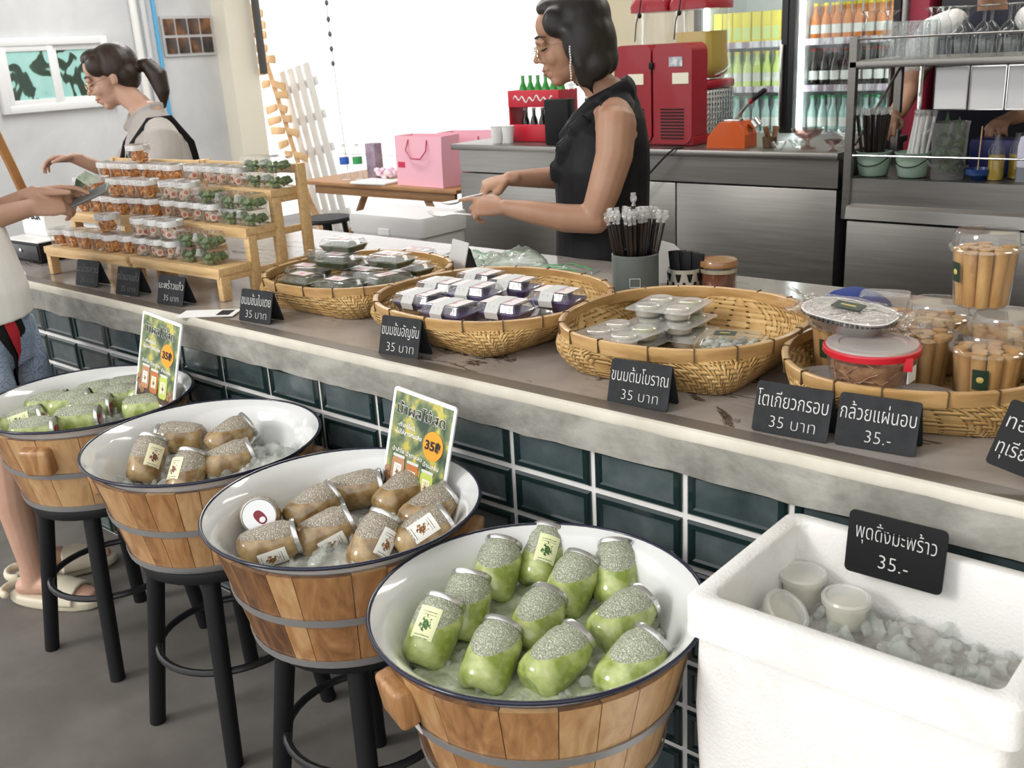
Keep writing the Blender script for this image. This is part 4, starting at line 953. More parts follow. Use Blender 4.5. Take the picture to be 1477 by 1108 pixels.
sh.lathe([(0.0, 0.002), (0.040, 0.002), (0.047, 0.030), (0.0, 0.031)], 30, cap0=False, cap1=False)
for i in range(230):
    a = rnd.uniform(0, 6.28); r = rnd.uniform(0.034, 0.0475) if i % 3 else rnd.uniform(0, 0.045); z = rnd.uniform(0.005, 0.036); r = min(r, 0.0425+z*0.16)
    L = rnd.uniform(0.006, 0.013); d = Vector((-math.sin(a), math.cos(a), rnd.uniform(-0.8, 0.8))).normalized()*L; p = Vector((r*math.cos(a), r*math.sin(a), z))
    sh.tube([p-d, p+Vector((0, 0, 0.002)), p+d], 0.0011, 5)
sh.build('dried_shreds', nmat('brown_dried_shreds', [(0.3, (0.17, 0.07, 0.03)), (0.55, (0.36, 0.18, 0.08)), (0.8, (0.58, 0.38, 0.20))], 70, rough=0.6), tb, smooth=60)
MB().lathe([(0.0545, 0.0375), (0.0575, 0.038), (0.0585, 0.0445), (0.0575, 0.046), (0.0540, 0.0465)], 44, cap0=False, cap1=False).build('red_seal_ring', mat('red_lid_ring', (0.52, 0.012, 0.025), 0.3), tb, smooth=40)
MB().lathe([(0.0545, 0.0466), (0.0540, 0.0490), (0.0400, 0.0490), (0.0385, 0.0475), (0.0, 0.0475)], 44, cap0=False, cap1=False).build('lid', clear('milky_lid', tint=(0.96, 0.93, 0.93), rough=0.15, base=0.06, haze=0.35), tb, smooth=40)
MB().box((0.040, -0.0425, 0.035), (0.010, 0.004, 0.016)).build('red_tongue', MATS['red_lid_ring'], tb, smooth=0)
MB().box((0.046, -0.022, 0.017), (0.0015, 0.022, 0.018), Matrix.Rotation(-0.45, 3, 'Z')).build('white_sticker', M_PAPER, tb, smooth=0)
def mk_lidtub():
    t = thing('flat_tub', 'x', 'tub'); t.scale = (1.28, 1.28, 1.28)
    MB().lathe([(0.0, 0.0), (0.052, 0.0), (0.0560, 0.018), (0.0575, 0.019), (0.0575, 0.0215), (0.054, 0.022), (0.040, 0.0215), (0.0385, 0.020), (0.0, 0.020)], 40, cap0=False, cap1=False).build('milky_tub', MATS['milky_lid'], t, smooth=40)
    MB().lathe([(0.0, 0.002), (0.049, 0.002), (0.050, 0.014), (0.0, 0.015)], 30, cap0=False, cap1=False).build('snack_filling', mat('dim_brown_filling', (0.20, 0.11, 0.07), 0.6), t)
    return t
P_L = Proto(mk_lidtub)
P_L.put((2.560, 0.250, 0.864), 0, 'flat round tub with milky lid left of the red lidded tub', 'flat milky lidded tubs')
P_L.put((2.712, 0.222, 0.864), 0, 'flat round tub with milky lid right of the red lidded tub', 'flat milky lidded tubs')
ft = thing('foil_tray', 'oval foil tray wrapped in crinkled clear film, lying on the tubs', 'foil tray', (2.575, 0.262, 1.010), rot=(0.06, 0.08, -0.02)); ft.scale = (1.12, 1.12, 1.12)
def ov(a, b_, z, sq=2.6): return [(x, y, z) for x, y in superell(a, b_, sq, 44)]
MB().loft([ov(0.050, 0.036, -0.024), ov(0.064, 0.046, -0.002), ov(0.072, 0.052, 0.0), ov(0.073, 0.053, 0.003), ov(0.066, 0.047, 0.003)], True, False).build('foil_pan', mat('aluminium_foil', (0.72, 0.72, 0.72), 0.28, metal=0.9), ft, smooth=40)
MB().loft([ov(0.070, 0.050, 0.003), ov(0.066, 0.046, 0.0045)], True, True).build('card_lid', mat('greyish_card', (0.50, 0.46, 0.43), 0.4), ft, smooth=30)
bt = MB()
for i in range(30):
    a = -PI*i/29; x, y = 0.0735*math.cos(a), 0.0535*math.sin(a); bt.box((x, y, -0.001), (0.0045, 0.0045, 0.006), Matrix.Rotation(a, 3, 'Z'))
bt.build('crimped_edge', mat('dark_foil_crimp', (0.10, 0.095, 0.09), 0.35, metal=0.7), ft, smooth=0)
fm = MB(); fm.loft([[(x*(1+0.05*math.sin(i*2.4)), y*(1+0.07*math.sin(i*1.7)), z) for i, (x, y, z) in enumerate(ov(a, b_, zz))] for a, b_, zz in ((0.052, 0.038, -0.028), (0.070, 0.051, -0.006), (0.078, 0.058, 0.001), (0.072, 0.052, 0.0075), (0.030, 0.02, 0.0085))], True, True)
for s in (-1, 1):
    rings = []
    for k, (dx, w_, hh) in enumerate(((0.070, 0.045, 0.010), (0.082, 0.014, 0.008), (0.094, 0.026, 0.014), (0.106, 0.034, 0.018))):
        rings.append([(s*dx+0.003*math.sin(j*2.1+k), w_*math.cos(2*PI*j/16)*(1+0.25*math.sin(j*3.3+k)), hh*math.sin(2*PI*j/16)*(1+0.35*math.cos(j*2.7+k))) for j in range(16)])
    fm.loft(rings, False, False)
fm.build('clear_film', M_CLEARB, ft, smooth=20)
MB().box((-0.004, 0.004, 0.0096), (0.046, 0.030, 0.001)).build('green_label', M_GREENLBL, ft, smooth=0)
MB().box((-0.004, 0.004, 0.0104), (0.024, 0.005, 0.0005)).build('gold_mark', M_GOLD, ft, smooth=0)
# things behind the baskets
def puff(name, label, cat, loc, size, seed, m, rz=0.0, stripe=None, hgt=0.02):
    """a crumpled flat bag of clear film lying down"""
    t = thing(name, label, cat, loc, rz); N = 22; mb = MB(); w, d = size
    def Z(u, v, s): 
        e = (1-abs(u)**4)*(1-abs(v)**4)
        return 0.0035 + max(0, e)*hgt*(0.5+0.7*abs(noise.noise(Vector((u*1.8+seed, v*1.8, 0)))) + 0.35*abs(noise.noise(Vector((u*6+seed, v*6, 3)))))*s
    P = [[(w/2*(-1+2*i/N), d/2*(-1+2*j/N), Z(-1+2*i/N, -1+2*j/N, 1)) for j in range(N+1)] for i in range(N+1)]
    mb.loft(P, False, False, False)
    mb.loft([[(p[0], p[1], 0.0015) for p in r] for r in (P[0], P[-1])], False, False, False)
    mb.build('film', m, t, smooth=25)
    if stripe:
        for v in stripe:
            j = int((v+1)/2*N); MB().tube([(P[i][j][0], P[i][j][1], P[i][j][2]+0.0025) for i in range(1, N)], [(0.004, 0.0012)]*(N-1), 6).build('zip_strip', mat('green_zip', (0.05, 0.38, 0.10), 0.4), t)
    return t
M_BAGF = clear('greenish_bag_film', tint=(0.90, 0.97, 0.92), rough=0.12, base=0.08, gain=1.6, bumpy=0.8, bscale=30, haze=0.16)
puff('zip_bag', 'clear zip bag with green strip, left of the three behind the purple cakes', 'plastic bag', (1.095, 0.855, CT+0.001), (0.20, 0.15), 1, M_BAGF, 0.3, (-0.6, 0.4), 0.028)
puff('zip_bag', 'puffed clear zip bag with green strip, middle one behind the purple cakes', 'plastic bag', (1.285, 0.845, CT+0.001), (0.24, 0.17), 5, M_BAGF, 0.75, (0.55,), 0.055)
puff('zip_bag', 'clear zip bag with green strip beside the grey straw cup', 'plastic bag', (1.475, 0.840, CT+0.001), (0.20, 0.15), 9, M_BAGF, 0.2, (-0.3, 0.6), 0.022)
puff('film_sheet', 'crumpled clear film left of the foil tray', 'plastic film', (2.330, 0.690, CT+0.001), (0.22, 0.18), 13, M_CLEARB, 0.3, None, 0.04)
puff('film_sheet', 'small crumpled clear film behind the green cakes', 'plastic film', (0.76, 0.66, CT+0.001), (0.20, 0.16), 17, M_CLEARB, 0.1, None, 0.03)
bc = tag(MB().loft([[(0.075*math.cos(2*PI*j/18)*s*(1+0.15*math.sin(j*2)), 0.05*math.sin(2*PI*j/18)*s, z) for j in range(18)] for s, z in ((1.0, 0.0), (0.95, 0.012), (0.65, 0.03), (0.25, 0.04))], True, True).build('blue_cloth', mat('blue_cloth', (0.012, 0.035, 0.20), 0.7), None, (2.33, 0.905, CT+0.001)), 'crumpled dark blue cloth behind the clear dome lid', 'cloth')
bx = thing('lidded_box', 'low clear dome box of brown snack in front of the blue cloth', 'box', (2.475, 0.700, CT+0.001), 0.3)
MB().loft([[(x, y, z) for x, y in rrect(w_, w_*0.75, 0.02, 4)] for w_, z in ((0.115, 0.0), (0.125, 0.05), (0.130, 0.051), (0.112, 0.054), (0.104, 0.085), (0.098, 0.088))], True, True).build('clear_box', M_CLEAR, bx, smooth=30)
MB().loft([[(x, y, z) for x, y in rrect(w_, w_*0.75, 0.02, 4)] for w_, z in ((0.108, 0.002), (0.116, 0.046))], True, True).build('brown_snack', M_ROLL, bx)
# grey straw cup and straws
sc = thing('straw_cup', 'grey green cup with small white lettering, holding dark straws', 'cup', (1.806, 0.745, CT+0.001), 0)
MB().lathe([(0.0, 0.0), (0.056, 0.0), (0.060, 0.004), (0.0605, 0.108), (0.0585, 0.110), (0.056, 0.108), (0.055, 0.008), (0.0, 0.006)], 44, cap0=False, cap1=False).build('cup_body', mat('grey_green_glaze', (0.115, 0.135, 0.125), 0.4), sc, smooth=40)
o = text('HAP', 0.013, M_WHITE, sc, (0.033, -0.0515, 0.026), (PI/2, 0, 0.56), 'lettering', thin=0.0001)
fr_ = MB()
for a, b_, w_, h_ in ((-0.013, 0.043, 0.001, 0.022), (0.013, 0.043, 0.001, 0.022), (0.0, 0.054, 0.027, 0.001), (0, 0.032, 0.027, 0.001)):
    q = Matrix.Rotation(0.56, 3, 'Z') @ Vector((a, 0, 0)); fr_.box((0.033+q.x, -0.0515+q.y, b_), (w_, 0.001, h_), Matrix.Rotation(0.56, 3, 'Z'))
fr_.build('square_mark', M_WHITE, sc, smooth=0)
M_STRAW = mat('dark_brown_straw', (0.022, 0.015, 0.013), 0.25)
M_WRAP = clear('clear_straw_wrapper', rough=0.12, base=0.16, gain=1.8, bumpy=0.7, bscale=120, haze=0.10)
M_TIP = clear('crinkled_wrapper_tip', rough=0.12, base=0.16, gain=1.8, bumpy=0.7, bscale=120, haze=0.14)
def mk_straw():
    t = thing('straw', 'x', 'straw')
    MB().tube([(0, 0, 0), (0, 0, 0.186)], 0.0046, 10).build('tube', M_STRAW, t)
    w = MB(); w.loft([[(r*math.cos(2*PI*j/8), r*math.sin(2*PI*j/8)*s, z) for j in range(8)] for r, s, z in ((0.0060, 1, 0.184), (0.003, 1, 0.190), (0.0095, 0.5, 0.197), (0.0105, 0.55, 0.204), (0.006, 1.3, 0.208), (0.0075, 0.9, 0.216))], False, False)
    w.build('crinkled_tip', M_TIP, t, smooth=25)
    MB().tube([(0, 0, 0.0), (0, 0, 0.185)], 0.0058, 8).build('clear_sleeve', clear('straw_sleeve', rough=0.1, base=0.03, gain=0.7), t); return t
P_S = Proto(mk_straw); rnd = random.Random(12)
for i in range(34):
    r0 = 0.042*math.sqrt(rnd.random()); a = rnd.uniform(0, 6.28); tilt = 0.06+0.22*r0/0.042*rnd.uniform(0.75, 1.1)
    P_S.put((1.806+r0*math.cos(a)*0.85, 0.745+r0*math.sin(a)*0.85, CT+0.009), 0, 'wrapped dark straw standing in the grey green cup', 'wrapped straws in the grey cup', rot=Euler((0, tilt*0.8, a), 'XYZ'))
    if i == 17: pass
P_S.put((1.800, 0.750, CT+0.048), 0, 'wrapped straw sticking up highest from the grey green cup', 'wrapped straws in the grey cup', rot=(0.03, 0.02, 0))
# metal filigree holder with black packets
hd = thing('filigree_holder', 'silver cutwork metal holder with black packets, beside the brown jar', 'holder', (1.898, 0.835, CT+0.001), 0.35)
MB().lathe([(0.0, 0.0), (0.042, 0.0), (0.043, 0.062), (0.041, 0.062), (0.040, 0.004), (0.0, 0.004)], 36, cap0=False, cap1=False).build('metal_wall', mat('champagne_metal', (0.62, 0.60, 0.52), 0.35, metal=0.6), hd, smooth=40)
cw = MB()
for k in range(18):
    a0 = 2*PI*k/18
    for s in (-1, 1):
        for f in (0.16, 0.10, 0.04):
            cw.tube([(0.0436*math.cos(a0+s*f*0.3), 0.0436*math.sin(a0+s*f*0.3), 0.031), (0.0436*math.cos(a0+s*f), 0.0436*math.sin(a0+s*f), 0.052 if k % 2 else 0.010)], [0.0008, 0.0015], 6)
cw.build('cutwork', M_BLACK, hd, smooth=40)
for i in range(5):
    tag(MB().bbox((0, 0, 0.05), (0.030, 0.008, 0.100), 0.003).build('black_packet', M_BLACK, None, (1.880+0.011*i, 0.830+0.006*(i % 2)+0.004*i, CT+0.006), (0.05*(i-2), 0.07*(i-2), 0.2)), 'black paper packet standing in the silver cutwork holder', 'packet', 'black packets in the cutwork holder')
br = thing('jam_jar', 'squat glass jar of brown syrup with amber lid', 'jar', (1.975, 0.875, CT+0.001), 0)
MB().lathe([(0.0, 0.0), (0.044, 0.0), (0.047, 0.004), (0.047, 0.062), (0.044, 0.068), (0.044, 0.072)], 40, cap0=False, cap1=False).build('glass_body', M_GLASS, br, smooth=40)
MB().lathe([(0.0, 0.004), (0.0435, 0.004), (0.0435, 0.050), (0.0, 0.051)], 36, cap0=False, cap1=False).build('brown_syrup', mat('brown_syrup', (0.18, 0.055, 0.028), 0.25), br)
MB().lathe([(0.0465, 0.066), (0.0490, 0.068), (0.0490, 0.080), (0.0470, 0.083), (0.040, 0.0835), (0.0, 0.082)], 40, cap0=False, cap1=False).build('amber_lid', mat('amber_lid', (0.30, 0.145, 0.055), 0.2, coat=0.5), br, smooth=40)
MB().lathe([(0.0475, 0.052), (0.0477, 0.062)], 40, cap0=False, cap1=False).build('gold_band', mat('gold_band', (0.62, 0.56, 0.42), 0.3, metal=0.7), br)
tag(MB().loft([[(-0.05, 0.0, 0.0), (0.05, 0.006, 0.0), (0.05, 0.009, 0.0), (-0.05, 0.003, 0.0)], [(-0.05, 0.018, 0.06), (0.045, 0.03, 0.05), (0.045, 0.033, 0.05), (-0.05, 0.021, 0.06)], [(-0.045, 0.02, 0.115), (-0.005, 0.03, 0.10), (-0.005, 0.033, 0.10), (-0.045, 0.023, 0.115)]]).build('paper_sheet', M_PAPER, None, (1.835, 0.905, CT+0.001), (0, 0, 0.7)), 'white paper sheet propped behind the grey straw cup', 'paper')
# payment card stands: the printed codes are left out
qs = thing('card_stand', 'white leaning card stand behind the basket of green cakes', 'card stand', (1.285, 0.600, CT+0.001), -0.35)
Mq = Matrix.Rotation(-0.28, 4, 'X')
MB().prism(rrect(0.100, 0.125, 0.004, 2), -0.0015, 0.0015, Mq @ Matrix.Translation((0, 0, 0.0625)) @ Matrix.Rotation(PI/2, 4, 'X')).build('card', mat('grey_white_card', (0.62, 0.62, 0.62), 0.4), qs, smooth=0)
MB().prism(rrect(0.100, 0.110, 0.004, 2), -0.0015, 0.0015, Matrix.Translation((0, 0.068, 0)) @ Matrix.Rotation(0.30, 4, 'X') @ Matrix.Translation((0, 0, 0.055)) @ Matrix.Rotation(PI/2, 4, 'X')).build('rear_leg', M_BLACK, qs, smooth=0)
qf = thing('flat_card', 'white flat payment card overhanging the counter edge', 'card', (0.935, 0.030, CT+0.0045), 0.62)
MB().box((0, 0, 0), (0.155, 0.075, 0.0015)).build('card', M_PAPER, qf, smooth=0)
MB().box((0.045, 0.0, 0.0012), (0.035, 0.050, 0.0006)).build('dark_corner_print', M_CHALKB, qf, smooth=0)

# ------------------------------------------------------------------ tiered wooden stands with snack cups
def stand(x, y, rz, w, label, zoff=0.0):
    t = thing('tiered_stand', label, 'display stand', (x, y, CT+0.001), rz)
    TZ = (0.093, 0.188, 0.280); TY = (0.0, 0.108, 0.210); d = 0.112; th = 0.022
    for i, (z, yy) in enumerate(zip(TZ, TY)):
        MB().bbox((w/2, yy+d/2, z-th/2), (w, d, th), 0.002).build('shelf_board', M_PINE, t)
        MB().bbox((w/2, yy+0.010, z-th/2-0.010), (w-0.01, 0.016, 0.020), 0.002).build('front_rail', M_PINE, t)
        for xx in (0.012, w-0.012): MB().bbox((xx, yy+0.02+0.0*i, (z-th)/2), (0.022, 0.030, z-th-0.0005), 0.002).build('leg', M_PINE, t)
    for xx in (0.012, w-0.012):
        MB().bbox((xx+(-0.017 if xx < w/2 else 0.017), 0.320, 0.172), (0.018, 0.030, 0.343), 0.002).build('rear_post', M_PINE, t)
        for z, y0, y1 in ((TZ[0]-0.018, 0.02, 0.34), (TZ[1]-0.018, 0.12, 0.345), (TZ[2]-0.018, 0.22, 0.34)):
            MB().bbox((xx+(-0.0215 if xx < w/2 else 0.0215)*0+(0.0 if True else 0), (y0+y1)/2+0.0, z-0.012), (0.014, y1-y0, 0.020), 0.002).build('side_rail', M_PINE, t)
    MB().bbox((w/2, 0.318, 0.328), (w+0.02, 0.012, 0.026), 0.002).build('back_rail', M_PINE, t)
    return t
stand(0.405, 0.118, 0.03, 0.445, 'tiered pine stand at the right, carrying green boxes and red snacks')
stand(-0.060, 0.076, 0.08, 0.455, 'tiered pine stand at the far left, carrying orange snack cups')
M_ORANGE = nmat('orange_snack', [(0.3, (0.42, 0.13, 0.02)), (0.55, (0.62, 0.26, 0.045)), (0.8, (0.72, 0.42, 0.14))], 50, rough=0.45)
M_REDS = nmat('red_filling', [(0.4, (0.34, 0.03, 0.02)), (0.6, (0.50, 0.10, 0.05))], 50, rough=0.5)
M_CREAMS = nmat('cream_wafer', [(0.3, (0.50, 0.38, 0.27)), (0.7, (0.70, 0.60, 0.48))], 60, rough=0.6)
def mat_band():
    m, nt, b, out = newmat('printed_lid_band')
    v = mapping(nt, 'Object'); sp = node(nt, 'ShaderNodeSeparateXYZ'); t = node(nt, 'ShaderNodeTexCoord'); lk(nt, t.outputs['Object'], sp.inputs[0])
    ln = mth(nt, 'GREATER_THAN', mth(nt, 'SINE', mth(nt, 'MULTIPLY', sp.outputs[2], 1500.0)), 0.2)
    ang = mth(nt, 'MULTIPLY', mth(nt, 'ARCTAN2', sp.outputs[1], sp.outputs[0]), 3.0)
    seg = mth(nt, 'GREATER_THAN', mth(nt, 'SINE', ang), 0.05)
    brk = mth(nt, 'GREATER_THAN', noisetex(nt, v, 260, 1), 0.42)
    f = mth(nt, 'MULTIPLY', mth(nt, 'MULTIPLY', ln, seg), brk)
    lk(nt, ramp(nt, f, [(0.3, (0.84, 0.84, 0.83)), (0.7, (0.25, 0.23, 0.24))]), b.inputs['Base Color']); b.inputs['Roughness'].default_value = 0.4; return m
M_PBAND = mat_band()
def mk_cup(kind, seed):
    def f():
        t = thing('snack_cup', 'x', 'snack cup'); t.scale = (1.1, 1.1, 1.1); rnd = random.Random(seed)
        MB().lathe([(0.0, 0.0), (0.026, 0.0), (0.028, 0.002), (0.031, 0.036)], 28, cap0=False, cap1=False, sq=0.72).build('clear_cup', M_CLEAR, t, smooth=40)
        MB().lathe([(0.0322, 0.034), (0.0328, 0.035), (0.0328, 0.0495)], 28, cap0=False, cap1=False, sq=0.72).build('printed_band', M_PBAND, t, smooth=40)
        MB().lathe([(0.0328, 0.0497), (0.0315, 0.0515), (0.028, 0.052), (0.0, 0.0515)], 28, cap0=False, cap1=False, sq=0.72).build('clear_lid', M_CLEAR, t, smooth=40)
        mb = MB()
        if kind == 'orange':
            for i in range(20):
                a = rnd.uniform(0, 6.28); r = rnd.uniform(0.010, 0.019); z = rnd.uniform(0.006, 0.031); e = Euler((rnd.uniform(0.6, 2.5), rnd.uniform(-0.6, 0.6), a)).to_matrix(); c = Vector((r*math.cos(a), r*math.sin(a), z)); R = rnd.uniform(0.006, 0.0095)
                mb.tube([c + e @ Vector((R*math.cos(q*PI/5), R*math.sin(q*PI/5), 0)) for q in range(10)], 0.0028, 6, closed=True)
            mb.ell((0, 0, 0.016), (0.018, 0.018, 0.013), None, 10, 6)
            mb.build('orange_rings', M_ORANGE, t)
        else:
            m2 = MB()
            for i in range(7):
                a = 6.28*i/7+rnd.uniform(-0.2, 0.2); z = rnd.uniform(0.010, 0.024); r = 0.0165; M3 = Matrix.Rotation(a, 3, 'Z') @ Matrix.Rotation(PI/2+rnd.uniform(-0.3, 0.3), 3, 'Y'); c = Vector((r*math.cos(a), r*math.sin(a), z)); M4 = Matrix.Translation(c) @ M3.to_4x4()
                mb.lathe([(0.005, -0.004), (0.0098, -0.004), (0.0104, 0.0), (0.0098, 0.006), (0.005, 0.006)], 14, M4)
                m2.lathe([(0.0, -0.004), (0.0056, -0.0046), (0.0056, 0.0068), (0.0, 0.0075)], 10, M4)
            mb.ell((0, 0, 0.014), (0.014, 0.014, 0.012), None, 10, 6)
            w = mb.build('wafer_rolls', M_CREAMS, t); m2.build('red_centres', M_REDS, w)
        return t
    return f
PO = [Proto(mk_cup('orange', s)) for s in (1, 2, 3)]; PR = [Proto(mk_cup('red', s)) for s in (4, 5)]
def leaf_box():
    t = thing('leaf_box', 'x', 'food box'); w, d, h = 0.082, 0.070, 0.044; rnd = random.Random(3)
    def rr(k, z): return [(x, y, z) for x, y in rrect(w-2*k, d-2*k, 0.006, 2)]
    MB().loft([rr(0.006, 0.0), rr(0.001, 0.021), rr(-0.003, 0.0215), rr(-0.003, 0.023), rr(0.001, 0.0235), rr(0.006, h)], True, True).build('clear_box', M_CLEAR, t, smooth=25)
    mb = MB()
    for i in range(34):
        p = Vector((rnd.uniform(-0.032, 0.032), rnd.uniform(-0.024, 0.024), rnd.uniform(0.007, 0.026))); r = rnd.uniform(0.005, 0.009)
        b = bmesh.new(); bmesh.ops.create_icosphere(b, subdivisions=2, radius=r)
        for v in b.verts: v.co *= 1+0.5*noise.noise(v.co*260+p*50)
        mb.bm(b, Matrix.Translation(p))
    mb.build('green_florets', nmat('green_florets', [(0.3, (0.03, 0.06, 0.015)), (0.55, (0.10, 0.17, 0.04)), (0.8, (0.24, 0.32, 0.10))], 90, rough=0.6), t, smooth=0)
    return t
PLB = Proto(leaf_box)
def SP(x, y, z):   # a point on the stands: x along both stands, y depth from the front edge, z above the counter
    if x < 0.40: c, s = math.cos(0.08), math.sin(0.08); return (-0.060+(x+0.060)*c-y*s, 0.076+(x+0.060)*s+y*c, CT+0.001+z)
    c, s = math.cos(0.03), math.sin(0.03); return (0.405+(x-0.405)*c-y*s, 0.118+(x-0.405)*s+y*c, CT+0.001+z)
T1, T2, T3 = 0.0935, 0.1885, 0.2805
def row(xs, y, z, P, what, where, grp, jit=0.006, seed=0):
    rnd = random.Random(seed)
    for i, x in enumerate(xs):
        P[(i+seed) % len(P)].put(SP(x, y+rnd.uniform(-jit, jit), z), rnd.uniform(-0.3, 0.3), '%s, %s %s' % (what, ORD[i], where), grp)
OC, RC = 'clear cup of orange snack rings', 'clear cup of red centred rolls'
GO, GR, GB = 'cups of orange rings', 'cups of red centred rolls', 'boxes of green florets'
row([-0.015, 0.059, 0.133, 0.207, 0.281, 0.355], 0.050, T1, PO, OC, 'on the bottom tier', GO, seed=1)
row([0.245], 0.052, T1+0.058, PO, OC+' stacked alone', 'above the bottom tier row', GO, seed=2)
row([0.432, 0.506, 0.580], 0.050, T1, PR, RC, 'on the bottom tier shelf', GR, seed=3)
row([0.432, 0.506, 0.578], 0.052, T1+0.058, PR, RC, 'stacked on the bottom tier', GR, seed=4)
row([-0.020, 0.053, 0.126, 0.199, 0.272, 0.345], 0.160, T2, PO, OC, 'on the middle tier shelf', GO, seed=5)
row([-0.010, 0.062, 0.190, 0.262, 0.330], 0.160, T2+0.058, PO, OC, 'stacked on the middle tier', GO, seed=6)
row([0.432, 0.504, 0.576, 0.648], 0.160, T2, PR, RC, 'on the middle tier shelf', GR, seed=7)
row([0.445, 0.530], 0.160, T2+0.058, PR, RC, 'stacked on the middle tier', GR, seed=8)
row([-0.020, 0.053, 0.126, 0.199, 0.272, 0.345], 0.262, T3, PO, OC, 'on the top tier', GO, seed=9)
row([0.160], 0.262, T3+0.058, PO, OC+' highest of all', 'one, above the top tier row', GO, seed=10)
row([0.432, 0.504, 0.576, 0.648], 0.262, T3, PR, RC, 'on the top tier', GR, seed=11)
def gb_row(xs, y, z, where, grp=GB):
    for i, x in enumerate(xs): PLB.put(SP(x, y, z), 0.04*(-1)**i, 'clear box of green florets, %s %s' % (('left', 'right')[i], where), grp)
gb_row([0.662, 0.757], 0.052, T1, 'one at the foot of the bottom tier stack')
gb_row([0.658, 0.754], 0.052, T1+0.0445, 'one on top of the bottom tier stack')
gb_row([0.729, 0.818], 0.162, T2, 'one at the foot of the middle tier stack')
gb_row([0.728, 0.817], 0.162, T2+0.0445, 'one on top of the middle tier pair')
PLB.put(SP(0.625, 0.162, T2+0.058), 0.05, 'clear box of green florets standing on a cup on the middle tier', GB)
gb_row([0.729, 0.818], 0.264, T3, 'one at the foot of the top tier stack')
gb_row([0.728, 0.817], 0.264, T3+0.0445, 'one highest on the top tier stack')

# ------------------------------------------------------------------ people
def seg(mb, pts, rad, n=14, ref=(0, 1, 0)): return mb.tube(pts, rad, n, ref, round_ends=True)
def head(mb, c, pitch=0.0, yaw=0.0, k=1.0):
    """face towards +x; returns the head matrix"""
    M4 = Matrix.Translation(c) @ Matrix.Rotation(yaw, 4, 'Z') @ Matrix.Rotation(pitch, 4, 'Y') @ Matrix.Scale(k, 4)
    R3 = M4.to_3x3()
    def E_(p, r, rot=None): mb.ell(M4 @ Vector(p), r, R3 @ rot if rot is not None else R3, 18, 12)
    E_((-0.018, 0, 0.035), (0.096, 0.075, 0.088)); E_((0.030, 0, -0.020), (0.060, 0.062, 0.085)); E_((0.020, 0, -0.068), (0.060, 0.054, 0.045))
    E_((0.055, 0, -0.098), (0.026, 0.028, 0.020)); E_((0.045, 0, 0.055), (0.045, 0.060, 0.050))
    for s in (-1, 1):
        E_((0.058, s*0.034, -0.030), (0.026, 0.024, 0.026)); E_((0.076, s*0.032, 0.004), (0.0125, 0.0165, 0.010)); E_((-0.012, s*0.075, -0.004), (0.017, 0.008, 0.030), Matrix.Rotation(-s*0.25, 3, 'Z'))
        E_((0.094, s*0.013, -0.036), (0.010, 0.007, 0.007)); E_((-0.004, s*0.073, -0.024), (0.009, 0.007, 0.010))
    mb.tube([M4 @ Vector(p) for p in ((0.080, -0.050, 0.018), (0.091, -0.022, 0.024), (0.092, 0, 0.020), (0.091, 0.022, 0.024), (0.080, 0.050, 0.018))], [0.009*k]*5, 10, round_ends=True)
    mb.tube([M4 @ Vector(p) for p in ((0.086, 0, 0.018), (0.096, 0, -0.008), (0.108, 0, -0.028))], [0.009*k, 0.0095*k, 0.0115*k], 10, round_ends=True)
    E_((0.086, 0, -0.058), (0.012, 0.022, 0.010)); E_((0.091, 0, -0.0615), (0.008, 0.019, 0.0055)); E_((0.089, 0, -0.0725), (0.008, 0.017, 0.006)); E_((0.080, 0, -0.078), (0.010, 0.02, 0.012))
    return M4
def face_parts(M4, parent, hair_m, k=1.0):
    lp = MB(); R3 = M4.to_3x3()
    lp.ell(M4 @ Vector((0.0945, 0, -0.0615)), (0.006, 0.0185, 0.0042), R3, 14, 8); lp.ell(M4 @ Vector((0.0925, 0, -0.0722)), (0.006, 0.0165, 0.0048), R3, 14, 8)
    fused(lp, 'lips', M_LIP, parent, 0.0016, 2)
    for s in (-1, 1):
        MB().tube([M4 @ Vector(p) for p in ((0.070, s*0.056, 0.030), (0.087, s*0.040, 0.036), (0.0965, s*0.018, 0.033))], [(0.002, 0.002), (0.003, 0.0035), (0.0025, 0.003)], 8).build('eyebrow', hair_m, parent)
        MB().tube([M4 @ Vector(p) for p in ((0.074, s*0.0485, 0.000), (0.0862, s*0.040, -0.0045), (0.0885, s*0.031, -0.0055), (0.0860, s*0.020, -0.003))], [0.0012, 0.0022, 0.0024, 0.0012], 8).build('eyelashes', M_BLACK, parent)
